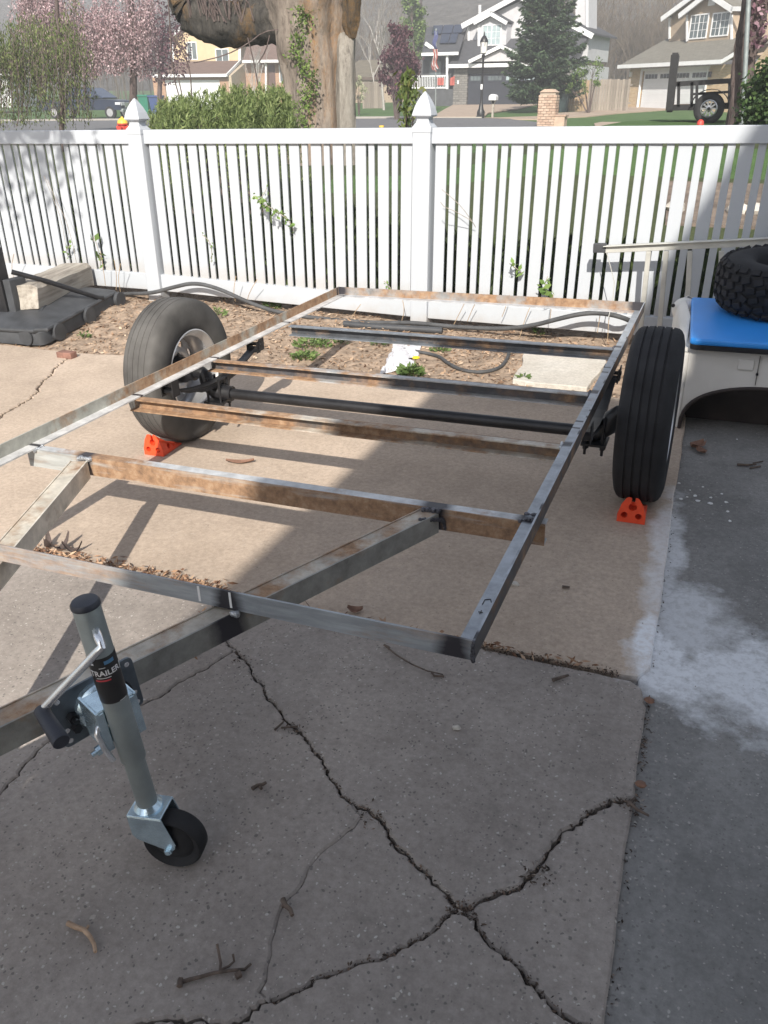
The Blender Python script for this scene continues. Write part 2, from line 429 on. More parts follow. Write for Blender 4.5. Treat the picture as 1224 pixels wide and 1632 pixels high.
def timber():
    m, nt, b = new_mat('weathered_timber', 0.9, 0, spec=0.2); v = coords(nt)
    n1 = noise(nt, v, 16, 9, 0.7, (1.0, 0.07, 1.0))
    c = ramp(nt, n1, [(0.30, (0.13, 0.11, 0.095)), (0.5, (0.34, 0.31, 0.27)), (0.72, (0.46, 0.43, 0.385))])
    nt.links.new(c, b.inputs['Base Color']); bump(nt, b, n1, 0.6, 0.01); return m
MT['timber'] = timber()
def vinyl_dirty():
    m, nt, b = new_mat('white_vinyl_splashed', 0.42, 0); v = coords(nt)
    z = sep(nt, v)[2]
    n1 = noise(nt, v, 7, 8, 0.7)
    k = math_(nt, 'SUBTRACT', math_(nt, 'MULTIPLY', n1, 0.26), z, True)
    c = mixc(nt, math_(nt, 'MULTIPLY', k, 3.2, True), (0.428, 0.456, 0.494), (0.33, 0.27, 0.21))
    nt.links.new(c, b.inputs['Base Color']); return m
MT['vinyl_dirty'] = vinyl_dirty()
MT['grass'] = None
def grassmat(name, c0, c1, sc=1.2):
    m, nt, b = new_mat(name, 0.9, 0, spec=0.15); v = coords(nt, 'World')
    c = ramp(nt, noise(nt, v, sc, 9, 0.7), [(0.3, c0), (0.7, c1)])
    f = ramp(nt, noise(nt, v, 30, 6, 0.7), [(0.3, 0.65), (0.7, 1.2)])
    nt.links.new(mixc(nt, 1.0, c, f, 'MULTIPLY'), b.inputs['Base Color']); bump(nt, b, noise(nt, v, 60, 5), 0.6, 0.04); return m
MT['lawn'] = grassmat('lawn_grass', (0.062, 0.112, 0.040), (0.105, 0.178, 0.062))
MT['yard'] = grassmat('rough_yard', (0.045, 0.060, 0.028), (0.090, 0.105, 0.050))
MT['asphalt'] = simple('asphalt', (0.125, 0.125, 0.13), 0.9, 0, 0.2, 4, 0.3, 90, 'World')
MT['tan_conc'] = simple('tan_concrete', (0.34, 0.265, 0.205), 0.9, 0, 0.12, 2, 0.2, 60, 'World')
MT['kerb'] = simple('kerb_concrete', (0.38, 0.35, 0.31), 0.9, 0, 0.12, 3, 0.2, 60, 'World')

# ================================================================== DRIVEWAY (driveway frame)
def jag(pts, amp=0.13, step=0.014, r=None):
    r = r or rnd
    P = [Vector((p[0], p[1])) for p in pts]
    while max((P[i + 1] - P[i]).length for i in range(len(P) - 1)) > step:
        Q = [P[0]]
        for a, b in zip(P, P[1:]):
            d = b - a
            if d.length > step:
                n = Vector((-d.y, d.x))
                Q.append((a + b) / 2 + n * r.uniform(-amp, amp))
            Q.append(b)
        P = Q
    return P
def offs(P, w, seed):
    """offset a polyline sideways by about w (to its left for w > 0), raggedly"""
    r = random.Random(seed); out = []
    for i, p in enumerate(P):
        t = P[min(i + 1, len(P) - 1)] - P[max(i - 1, 0)]
        n = Vector((-t.y, t.x)); n = n.normalized() if n.length > 0 else n
        out.append(p + n * w * r.uniform(0.1, 1.9))
    return out
def g2(*pp): return [gp(*p).xy for p in pp]
def xr(y): return -0.006 - 0.022 * (y - 1.0)
YJ = 1.95
drive = thing('driveway', None, None, (0, 0, 0), DRIVE, kind='structure')
c1 = g2((735, 1450), (690, 1405), (660, 1375), (620, 1330), (560, 1280), (520, 1225), (490, 1180), (465, 1155), (440, 1125), (405, 1080), (375, 1035))
c1 += [Vector((-1.36, 1.84)), Vector((-1.43, YJ))]
c2 = g2((735, 1450), (800, 1420), (850, 1390), (880, 1350), (925, 1310), (1000, 1275)); c2.append(Vector((xr(1.5), 1.50)))
c3 = g2((735, 1450), (700, 1475), (640, 1510), (580, 1530), (500, 1560), (430, 1595), (380, 1632)); c3 += [Vector((-0.86, 0.60)), Vector((-1.15, 0.35)), Vector((-1.5, 0.10)), Vector((-2.2, -0.6)), Vector((-3.2, -1.5)), Vector((-4.5, -3.0))]
c4 = g2((735, 1450), (770, 1490), (800, 1520), (850, 1570), (890, 1615), (935, 1634)); c4.append(Vector((xr(0.90), 0.92)))
k1 = 4   # c1[4] is where the hairline leaves
c5 = [c1[4]] + g2((575, 1300), (545, 1330), (500, 1370), (470, 1420), (450, 1440), (430, 1500), (425, 1540), (412, 1580)) + [c3[5]]
c6 = [c1[10], Vector((-1.29, 1.42)), gp(90, 1170).xy, gp(60, 1195).xy, gp(30, 1235).xy, gp(0, 1265).xy, Vector((-1.75, 0.75)), Vector((-2.5, 0.35)), Vector((-4.0, -0.2)), Vector((-6.0, -0.7))]
J1a = jag(c1[:5]); J1b = jag(c1[4:11]); J1c = jag(c1[10:])
J2, J3a, J3b, J4 = jag(c2), jag(c3[:6]), jag(c3[5:]), jag(c4)
J5, J6 = jag(c5, 0.10, 0.03), jag(c6)
def rev(P): return list(reversed(P))
def straight(a, b, amp=0.012, step=0.05): return jag([a, b], amp, step)
def slab_piece(loop, z, mat, seed, th=0.085, tilt=(0, 0)):
    pts = []
    for p in loop:
        if not pts or (Vector(p) - Vector(pts[-1])).length > 1e-4: pts.append((p[0], p[1]))
    if (Vector(pts[0]) - Vector(pts[-1])).length < 1e-4: pts.pop()
    a = sum(p[0] * q[1] - q[0] * p[1] for p, q in zip(pts, pts[1:] + pts[:1]))
    if a < 0: pts.reverse()
    cx_ = sum(p[0] for p in pts) / len(pts); cy_ = sum(p[1] for p in pts) / len(pts)
    b = bmesh.new()
    top = [b.verts.new((p[0], p[1], z + tilt[0] * max(-2, min(2, p[0] - cx_)) + tilt[1] * max(-2, min(2, p[1] - cy_)))) for p in pts]
    # worn arris: the top edge is drawn in 4 mm and the wall drops from a lower rim
    n = len(pts); rim = []
    inn = []
    for i in range(n):
        p, q, s_ = Vector(pts[i - 1]), Vector(pts[i]), Vector(pts[(i + 1) % n])
        t = (s_ - p); nn = Vector((-t.y, t.x)); nn = nn.normalized() if nn.length > 1e-9 else nn
        rim.append(b.verts.new((q.x, q.y, top[i].co.z - 0.005))); top[i].co.x += nn.x * 0.005; top[i].co.y += nn.y * 0.005
    bot = [b.verts.new((v.co.x, v.co.y, z - th)) for v in rim]
    from mathutils import geometry as mgeo
    cv, ce, cf, ov, oe, of = mgeo.delaunay_2d_cdt([v_.co.xy for v_ in top], [], [list(range(n))], 1, 1e-6)
    zz = {}
    nv = [top[o_[0]] if o_ else b.verts.new((c_.x, c_.y, z)) for c_, o_ in zip(cv, ov)]
    for t_ in cf:
        vs3 = [nv[k_] for k_ in t_]
        if len(set(vs3)) == 3:
            try: b.faces.new(vs3)
            except ValueError: pass
    for i in range(n):
        j = (i + 1) % n
        b.faces.new((rim[i], rim[j], top[j], top[i])); b.faces.new((bot[i], bot[j], rim[j], rim[i]))
    bmesh.ops.recalc_face_normals(b, faces=b.faces)
    me = bpy.data.meshes.new('slab_piece'); b.to_mesh(me); b.free(); me.materials.append(mat)
    o = bpy.data.objects.new('slab_piece', me); COL.objects.link(o); o.parent = drive
    return o
W1, W2, W3, W4, W6 = 0.0026, 0.0032, 0.0034, 0.0044, 0.0018
jf = lambda a, b: straight(Vector((a, YJ - 0.011)), Vector((b, YJ - 0.011)), 0.012, 0.03)
corner = [Vector((-0.155, YJ - 0.012)), Vector((-0.075, YJ - 0.014)), Vector((-0.045, YJ - 0.035)), Vector((xr(1.84) - 0.002, 1.84))]
# between c1, the joint, the right edge and c2
P = rev(offs(J2, W2, 2)) + offs(J1a, -W1, 3) + offs(J1b, -W1, 4) + offs(J1c, -W1, 5) + jf(-1.42, -0.155) + corner + straight(Vector((xr(1.84), 1.84)), Vector((xr(1.51), 1.51)))
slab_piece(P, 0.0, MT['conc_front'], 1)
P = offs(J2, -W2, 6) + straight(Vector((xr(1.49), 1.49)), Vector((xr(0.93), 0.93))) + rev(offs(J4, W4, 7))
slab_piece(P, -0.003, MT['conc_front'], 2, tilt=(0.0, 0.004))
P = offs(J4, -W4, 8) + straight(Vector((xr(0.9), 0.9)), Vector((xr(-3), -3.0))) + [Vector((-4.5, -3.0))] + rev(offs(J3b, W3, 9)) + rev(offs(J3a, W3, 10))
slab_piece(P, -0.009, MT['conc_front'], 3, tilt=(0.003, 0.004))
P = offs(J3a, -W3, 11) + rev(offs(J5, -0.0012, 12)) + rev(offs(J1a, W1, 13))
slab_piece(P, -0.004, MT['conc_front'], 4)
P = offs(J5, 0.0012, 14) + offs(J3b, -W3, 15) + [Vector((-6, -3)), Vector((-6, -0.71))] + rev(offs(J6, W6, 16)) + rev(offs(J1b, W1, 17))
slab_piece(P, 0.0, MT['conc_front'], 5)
P = offs(J6, -W6, 18) + [Vector((-6, YJ - 0.011))] + jf(-6, -1.44) + rev(offs(J1c, W1, 19))
slab_piece(P, 0.001, MT['conc_front'], 6)
# rear slab, split by the crack at its far left
YB = lambda x: 4.30 + 0.028 * (x + 4.5) + (0.02 * math.sin(5 * x))
c7 = g2((118, 562), (100, 578), (80, 600), (62, 625), (30, 648), (0, 668)) + [Vector((-5.2, 3.15)), Vector((-6.2, 2.75))]
c7[0] = Vector((c7[0].x, YB(c7[0].x)))
J7 = jag(c7)
back_edge = lambda a, b: [Vector((a + (b - a) * i / 40, YB(a + (b - a) * i / 40) + rnd.uniform(-.008, .008))) for i in range(41)]
jb = lambda a, b: straight(Vector((a, YJ + 0.006)), Vector((b, YJ + 0.006)), 0.012, 0.03)
xb = lambda y: xr(y) - 0.002
P = jb(-6.2, -0.12) + [Vector((-0.06, YJ + 0.014)), Vector((xb(2.02), 2.02))] + straight(Vector((xb(2.05), 2.05)), Vector((xb(4.4), YB(-0.08)))) + back_edge(-0.09, c7[0].x) + offs(J7, 0.006, 21)
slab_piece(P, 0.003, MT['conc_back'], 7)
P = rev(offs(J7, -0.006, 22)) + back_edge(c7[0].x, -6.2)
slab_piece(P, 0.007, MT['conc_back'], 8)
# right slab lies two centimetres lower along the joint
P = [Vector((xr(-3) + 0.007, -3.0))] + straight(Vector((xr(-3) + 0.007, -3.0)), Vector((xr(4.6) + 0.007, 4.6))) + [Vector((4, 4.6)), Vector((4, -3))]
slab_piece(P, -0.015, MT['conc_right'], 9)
# earth under the joints
mb = MB(); mb.add([(-7, -4, -0.034), (5, -4, -0.034), (5, 4.6, -0.034), (-7, 4.6, -0.034)], [(0, 1, 2, 3)])
o = obj('ground', mb, MT['crack_dirt'], frame=DRIVE, kind='structure')

# planting bed between the concrete and the fence, and earth below the fence
def bed_z(x, y):                       # driveway frame
    lvl = -0.06 - 0.028 * x            # level ground at the fence, seen from the tilted frame
    t = min(1, max(0, (y - 4.25) / 1.25)); t = t * t * (3 - 2 * t)
    n = mathutils_noise(x, y)
    return (1 - t) * (-0.012) + t * lvl + n * 0.022 * min(1, max(0, (y - 4.2) / 0.15))
from mathutils import noise as mnoise
def mathutils_noise(x, y): return mnoise.fractal(Vector((x * 3.1, y * 3.1, 0.3)), 0.9, 2.1, 4)
xs = np.arange(-7.5, 3.01, 0.06); ys = np.concatenate([np.arange(4.08, 6.0, 0.05), np.arange(6.0, 6.6, 0.2)])
v = [(x, y, bed_z(x, y) - (0.03 if x > -0.06 and y < 4.62 else 0.0)) for y in ys for x in xs]
nx = len(xs); f = [(j * nx + i, j * nx + i + 1, (j + 1) * nx + i + 1, (j + 1) * nx + i) for j in range(len(ys) - 1) for i in range(nx - 1)
                   if ys[j + 1] > YB(xs[i]) - 0.10]
mb = MB(); mb.v = v; mb.f = f; mb.m = [0] * len(f)
obj('soil_bed', mb, MT['soil'], frame=DRIVE, smooth=True, kind='structure')

# bark chips lying on the bed: nobody could count them
n = 11000
px_ = rng.uniform(-6.2, 1.0, n); py_ = 4.30 + 1.75 * rng.random(n) ** 0.9
keep = ~((px_ > -0.1) & (py_ < 4.6)); px_, py_ = px_[keep], py_[keep]
pz_ = np.array([bed_z(a, b) for a, b in zip(px_, py_)]) + rng.uniform(0.003, 0.014, len(px_))
Pn = np.stack([px_, py_, pz_], 1); k = len(Pn)
a = rng.normal(size=(k, 3)); a[:, 2] *= 0.28; a /= np.linalg.norm(a, axis=1)[:, None]
bb = np.cross(a, np.array([0, 0, 1.0]) + rng.normal(size=(k, 3)) * 0.3); bb /= np.linalg.norm(bb, axis=1)[:, None]
L = rng.uniform(0.007, 0.026, k)[:, None]; Wd = rng.uniform(0.003, 0.010, k)[:, None]
MT['chips'] = leafmat('bark_chips', [(0.0, (0.10, 0.060, 0.042)), (0.3, (0.24, 0.155, 0.10)), (0.7, (0.40, 0.275, 0.185)), (1.0, (0.54, 0.42, 0.31))], 0.9, 0)
quads('bark_chips', Pn, a * L, bb * Wd, MT['chips'], frame=DRIVE, kind='stuff')

# dry litter caught in the joint behind the trailer's front rail
n = 900
lx = np.concatenate([rng.uniform(-2.3, -1.40, 640), rng.uniform(-1.4, -0.15, 120), rng.normal(-1.33, 0.03, 140)])
ly = np.concatenate([rng.normal(YJ + 0.012, 0.022, 640), rng.normal(YJ, 0.008, 120), rng.normal(1.76, 0.05, 140)])
lz = rng.uniform(0.002, 0.022, n)
a = rng.normal(size=(n, 3)); a[:, 2] *= 0.5; a /= np.linalg.norm(a, axis=1)[:, None]
bb = np.cross(a, rdir(n)); bb /= np.linalg.norm(bb, axis=1)[:, None]
MT['litter'] = leafmat('leaf_litter', [(0.0, (0.11, 0.06, 0.04)), (0.4, (0.25, 0.14, 0.09)), (0.8, (0.40, 0.26, 0.17)), (1.0, (0.50, 0.36, 0.25))], 0.9, 0)
quads('leaf_litter', np.stack([lx, ly, lz], 1), a * rng.uniform(0.006, 0.022, n)[:, None], bb * rng.uniform(0.002, 0.006, n)[:, None], MT['litter'], frame=DRIVE, kind='stuff')
# dirt, crumbs and bits of bark packed in the cracks
Pc = []
for J_, w_, m_ in ((J1a, .0045, 150), (J1b, .0045, 200), (J2, .0045, 150), (J3a, .005, 170), (J4, .008, 200), (J7, .006, 80)):
    for _ in range(m_):
        p_ = J_[rnd.randrange(len(J_))]; Pc.append((p_.x + rnd.gauss(0, w_), p_.y + rnd.gauss(0, w_), rnd.uniform(-.010, .003)))
p_ = J1a[0]
for _ in range(170): Pc.append((p_.x + rnd.gauss(0, .014), p_.y + rnd.gauss(0, .014), rnd.uniform(-.010, .003)))
for cx_, cy_, sx_ in ((gp(470, 1158).x, gp(470, 1158).y, .018), (gp(585, 1295).x, gp(585, 1295).y, .020), (gp(1000, 1278).x, gp(1000, 1278).y, .018), (gp(850, 1392).x, gp(850, 1392).y, .018), (gp(380, 1050).x, gp(380, 1050).y, .022)):
    for _ in range(75): Pc.append((cx_ + rnd.gauss(0, sx_), cy_ + rnd.gauss(0, sx_), rnd.uniform(-.006, .004)))
for _ in range(750):
    x_ = rnd.uniform(-0.60, -0.11); Pc.append((x_, YJ + 0.001 + rnd.gauss(0, .0105) + .004 * math.sin(31 * x_), rnd.uniform(-.004, .0045)))
for _ in range(520):
    y_ = rnd.choice((rnd.uniform(.85, 1.9), rnd.gauss(1.72, .08), rnd.uniform(2.0, 4.0))); Pc.append((xr(y_) + .006 + rnd.gauss(0, .006), y_, rnd.uniform(-.020, -.008)))
Pc = np.array(Pc); a, bb = leaf_axes(len(Pc), .0055, .0024); a[:, 2] *= .3; bb[:, 2] *= .3
quads('crack_crumbs', Pc, a, bb, leafmat('crack_crumbs', [(0, (.030, .024, .020)), (.6, (.085, .062, .048)), (.9, (.17, .12, .09)), (1, (.32, .28, .24))], .95, 0), frame=DRIVE, kind='stuff')
# crumbs, grit and chips of dried paint on the concrete
n = 520
gx = rng.uniform(-2.6, 0.25, n); gy = rng.uniform(0.7, 4.2, n); gz = np.full(n, 0.0055)
gz[gx > -0.02] = -0.013
a, bb = leaf_axes(n, 0.0030, 0.0022); a[:, 2] *= 0.2; bb[:, 2] *= 0.2
MT['grit'] = leafmat('grit', [(0.0, (0.06, 0.05, 0.045)), (0.5, (0.16, 0.12, 0.10)), (0.75, (0.30, 0.27, 0.24)), (1.0, (0.55, 0.53, 0.5))], 0.9, 0)
quads('grit', np.stack([gx, gy, gz], 1), a, bb, MT['grit'], frame=DRIVE, kind='stuff')
mb = MB()
for (px, py, s_) in ((1108, 790, .012), (1085, 795, .009), (1112, 798, .011), (1133, 793, .008), (1133, 802, .014), (1082, 770, .010), (1095, 792, .006), (1150, 787, .007), (1160, 815, .007), (1163, 830, .009), (1157, 800, .010), (1120, 776, .006), (1100, 781, .005), (1175, 700, .006)):
    c = gp(px, py, -0.014); a0 = rnd.uniform(0, 6.28)
    mb.prism([(c.x + s_ * rnd.uniform(.5, 1.1) * math.cos(a0 + q), c.y + s_ * rnd.uniform(.5, 1.1) * math.sin(a0 + q), c.z - 0.003) for q in (0, 1.2, 2.4, 3.7, 5.0)], (0, 0, 0.004))
obj('paint_flakes', mb, MT['white_ink'], frame=DRIVE, kind='stuff')

# ================================================================== TRAILER
X0, X1, Y0, Y1 = -2.188, -0.364, 1.340, 4.648      # outer size of the frame
ZT, LEG, TH = 0.464, 0.050, 0.0055
ZB = ZT - LEG
TL = (-1.276, 3.0, 0.0)
trailer = thing('trailer_frame', 'bare welded steel utility trailer frame, rusty and grey, on two wheels with a front jack', 'trailer', TL, DRIVE)
yl = lambda y: y - TL[1]
xl = lambda x: x - TL[0]
MEM = [3.84, 3.14, 2.56]      # rear three cross channels (front edge y)
# heat marks on the right rail
hm = [(1, yl(y), 0.028) for y in (2.0, 2.59, 3.17, 3.87)] + [(1, yl(2.75), 0.012), (1, yl(2.82), 0.012), (1, yl(3.45), 0.012), (1, yl(3.52), 0.012), (1, yl(1.36), 0.02)]
st_right = steel('mill_scale_right_rail', -0.17, (0.36, 0.39, 0.43), 0.35, 0.42, hm, dirt=0.35)
st_right_out = steel('shade_dark_outer_face', -0.02, (0.085, 0.08, 0.08), 0.3, 0.55)  # outer face coloured dark for the shade it stands in
hl = [(1, yl(y), 0.012) for y in (2.02, 2.6, 3.18, 3.9, 4.62)]
st_left_in = steel('rusty_inner_face', -0.14, (0.40, 0.40, 0.36), 0.15, 0.55, hl[4:], (1, yl(1.9), yl(2.7), 0.24), dirt=0.2)
st_left_fl = steel('bright_flange', -0.20, (0.62, 0.62, 0.62), 0.10, 0.42, hl, dirt=0.15)
st_rear_in = steel('rear_rusty_face', 0.04, (0.30, 0.30, 0.30), 0.3, 0.5, [(0, xl(X0 + .02), .05), (0, xl(X1 - .04), .05)])
st_rear_fl = steel('rear_bright_flange', -0.18, (0.50, 0.52, 0.55), 0.15, 0.42, [(0, xl(X0 + .02), .05)], (0, xl(X1 - .35), xl(X1 - .1), 0.25))
st_front = steel('front_rail_scale', -0.13, (0.34, 0.37, 0.40), 0.25, 0.42, [(0, xl(-0.41), 0.055), (0, xl(-0.955), 0.045), (0, xl(-1.73), 0.04)], (0, xl(-1.0), xl(-1.5), 0.14), (0.3, 1, 2.2))
def bar(name, x0, x1, y0, y1, z0, z1, m, parent=None, bv=0.0012, **k):
    return obj(name, MB().box(x0, x1, y0, y1, z0, z1), m, parent or trailer, bevel=bv, **k)
rail = obj('side_rail', MB().box(X0, X0 + TH, Y0, Y1, ZB, ZT, 0).box(X0 + TH, X0 + LEG, Y0 + TH, Y1 - TH, ZB, ZB + TH, 1), [st_left_in, st_left_fl], trailer, label='left rail, rusty inside with a bright lower flange')
railR = obj('side_rail', MB().box(X1 - TH, X1, Y0, Y1, ZB, ZT, 1).box(X1 - LEG, X1 - TH - 0.0002, Y0 + TH, Y1 - TH, ZB, ZB + TH, 0).box(X1 - TH, X1, Y0, Y1, ZT + 0.0002, ZT + 0.0008, 0), [st_right, st_right_out], trailer, label='right rail, blue grey with dark weld marks')
fr = obj('front_rail', MB().box(X0 + TH, X1 - TH, Y0, Y0 + TH, ZB, ZT).box(X0 + TH, X1 - TH, Y0 + TH, Y0 + LEG, ZB - 0.0003, ZB + TH - 0.0004), st_front, trailer, bevel=0.001)
rr = obj('rear_rail', MB().box(X0 + TH, X1 - TH, Y1 - TH, Y1, ZB, ZT, 0).box(X0 + TH, X1 - TH, Y1 - LEG, Y1 - TH, ZB - 0.0003, ZB + TH - 0.0004, 1), [st_rear_in, st_rear_fl], trailer)
# weld beads: lumpy runs
def weld(path, r, parent, m='weld'):
    mb = MB(); P = [Vector(p) for p in path]; n = max(4, int(sum((b - a).length for a, b in zip(P, P[1:])) / (r * 0.9)))
    for i in range(n):
        t = i / (n - 1) * (len(P) - 1); k = min(int(t), len(P) - 2); q = P[k].lerp(P[k + 1], t - k)
        mb.ball(q + Vector((rnd.uniform(-1, 1), rnd.uniform(-1, 1), rnd.uniform(-1, 1))) * r * 0.3, r * rnd.uniform(.8, 1.25), 6, 4)
    return obj('weld_bead', mb, MT[m], parent, smooth=True)
weld([(X1 - 0.003, Y0 - 0.002, ZB), (X1 - 0.003, Y0 - 0.002, ZT)], 0.005, fr)
weld([(X1 - LEG, Y0 + 0.006, ZB + TH), (X1 - TH, Y0 + 0.006, ZB + TH)], 0.004, fr)
weld([(X0 + 0.008, Y1 - 0.008, ZB + 0.01), (X0 + 0.008, Y1 - 0.008, ZT - 0.004)], 0.006, rr)
weld([(X1 - 0.008, Y1 - 0.008, ZB + 0.01), (X1 - 0.008, Y1 - 0.008, ZT - 0.004)], 0.005, rr)
# marker scribble and chalk lines on the steel
zc = ZB + TH + 0.0006
for pts in ([(-0.404, 1.545), (-0.404, 1.565), (-0.392, 1.572), (-0.386, 1.558)], [(-0.404, 1.512), (-0.394, 1.512)], [(-0.399, 1.505), (-0.399, 1.519)]):
    obj('marker_stroke', MB().tube([(x, y, zc) for x, y in pts], 0.0014, 5), MT['label'], railR)
for x in (-0.95, -1.035, -1.66): obj('chalk_line', MB().box(x, x + 0.006, Y0 - 0.0008, Y0 - 0.0002, ZB + 0.006, ZT - 0.002), MT['white_ink'], fr)
# cross channels (open towards the front): web at the back
def channel(y, x0, x1, h, d, zt, mats, t=0.005, open_front=True):
    mb = MB(); z0 = zt - h
    if open_front:
        mb.box(x0, x1, y + d - t, y + d, z0, zt, 1)
        mb.box(x0, x1, y, y + d - t, zt - t, zt, 0).box(x0, x1, y, y + d - t, z0, z0 + t, 0)
    else:
        mb.box(x0, x1, y, y + t, z0, zt, 1)
        mb.box(x0, x1, y + t, y + d, zt - t, zt, 0).box(x0, x1, y + t, y + d, z0, z0 + t, 0)
    return obj('cross_member', mb, mats, trailer)
ZM = ZB - 0.0005
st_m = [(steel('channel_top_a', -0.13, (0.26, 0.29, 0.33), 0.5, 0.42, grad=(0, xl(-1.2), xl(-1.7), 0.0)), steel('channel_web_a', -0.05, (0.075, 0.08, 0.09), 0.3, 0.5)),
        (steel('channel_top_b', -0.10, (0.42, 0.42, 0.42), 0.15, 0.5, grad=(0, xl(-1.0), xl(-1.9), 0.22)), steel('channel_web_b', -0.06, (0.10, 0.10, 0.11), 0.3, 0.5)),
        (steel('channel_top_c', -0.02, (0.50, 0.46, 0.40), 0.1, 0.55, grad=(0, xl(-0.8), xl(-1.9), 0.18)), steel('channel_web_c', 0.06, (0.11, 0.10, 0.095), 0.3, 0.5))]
lab = ['rearmost grey cross channel', None, 'rusty cross channel in front of the axle']
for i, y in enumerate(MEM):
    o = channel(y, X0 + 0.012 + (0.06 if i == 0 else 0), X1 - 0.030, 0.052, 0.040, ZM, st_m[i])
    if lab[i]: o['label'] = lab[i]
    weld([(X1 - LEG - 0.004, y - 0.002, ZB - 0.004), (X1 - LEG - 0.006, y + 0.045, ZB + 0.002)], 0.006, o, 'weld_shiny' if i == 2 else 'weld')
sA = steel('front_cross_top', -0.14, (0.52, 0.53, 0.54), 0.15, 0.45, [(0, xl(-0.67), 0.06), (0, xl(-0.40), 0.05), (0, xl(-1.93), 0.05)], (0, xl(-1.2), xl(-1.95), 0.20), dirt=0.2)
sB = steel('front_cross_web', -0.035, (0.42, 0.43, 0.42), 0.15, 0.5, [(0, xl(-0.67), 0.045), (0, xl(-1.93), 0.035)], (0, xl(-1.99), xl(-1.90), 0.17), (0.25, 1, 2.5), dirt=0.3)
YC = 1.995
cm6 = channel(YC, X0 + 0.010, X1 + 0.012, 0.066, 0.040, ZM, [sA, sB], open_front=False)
cm6['label'] = 'front cross channel with a rust brown face'
weld([(X1 - LEG - 0.006, YC - 0.004, ZB + 0.004), (X1 - 0.012, YC + 0.0, ZB + TH + 0.004)], 0.007, cm6)
weld([(X1 - LEG, YC + 0.035, ZB + 0.004), (X1 - 0.012, YC + 0.035, ZB + TH + 0.003)], 0.007, cm6)
weld([(X0 + LEG + 0.002, YC - 0.004, ZB - 0.002), (X0 + LEG + 0.004, YC + 0.03, ZB)], 0.006, cm6, 'weld_shiny')
# tongue beams, converging under the front rail; the web faces right
def tongue(a, b, mats, label, h=0.062, wd=0.058, t=0.005):
    a, b = Vector(a), Vector(b); d = (b - a).normalized(); n = Vector((d.y, -d.x, 0))     # n points to the right when running to the rear
    M_ = Matrix((( d.x, n.x, 0, a.x), (d.y, n.y, 0, a.y), (0, 0, 1, a.z), (0, 0, 0, 1))); L_ = (b - a).length
    mb = MB().box(0, L_, -t, 0, -h, 0, 1, M_).box(0, L_, -wd, -t, -t, 0, 0, M_).box(0, L_, -wd, -t, -h, -h + t, 0, M_).box(0, L_, -wd, -wd + 0.004, 0.0002, 0.003, 0, M_)
    return obj('tongue_beam', mb, mats, trailer, label=label), M_
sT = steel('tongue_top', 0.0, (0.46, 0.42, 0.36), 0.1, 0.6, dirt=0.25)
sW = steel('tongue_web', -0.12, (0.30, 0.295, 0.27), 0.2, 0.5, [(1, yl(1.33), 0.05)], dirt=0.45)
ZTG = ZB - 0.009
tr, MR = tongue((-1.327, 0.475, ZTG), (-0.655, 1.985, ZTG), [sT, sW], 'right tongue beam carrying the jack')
sT2 = steel('tongue_top_sun_tinted', -0.06, (0.62, 0.57, 0.48), 0.2, 0.6, dirt=0.1)  # left beam steel coloured paler for the sunlight on it
sW2 = steel('tongue_web_sun_tinted', -0.16, (0.66, 0.62, 0.54), 0.2, 0.6, dirt=0.12)
tl_, MLt = tongue((-1.300, 0.455, ZTG), (-1.905, 1.985, ZTG), [sT2, sW2], 'left tongue beam, coloured pale for the sun on it, lightly rusted')
weld([(-0.70, 1.985, ZTG + 0.004), (-0.655, 1.99, ZTG + 0.005)], 0.008, tr)
weld([(-0.69, 1.93, ZTG + 0.001), (-0.645, 1.99, ZTG - 0.02), (-0.64, 1.995, ZTG - 0.05)], 0.006, tr)
weld([(-1.945, 1.99, ZTG + 0.004), (-1.90, 1.992, ZTG + 0.004)], 0.008, tl_, 'weld_shiny')
weld([(-0.945, 1.336, ZTG + 0.004), (-0.93, 1.334, ZTG + 0.002)], 0.008, tr, 'weld_shiny')
# small coupler where the beams meet, left of the picture
obj('coupler', MB().prism([(-1.38, 0.50, ZTG - .05), (-1.25, 0.50, ZTG - .05), (-1.285, 0.22, ZTG - .05), (-1.345, 0.22, ZTG - .05)], (0, 0, 0.06)), MT['black_steel'], trailer, bevel=0.006)

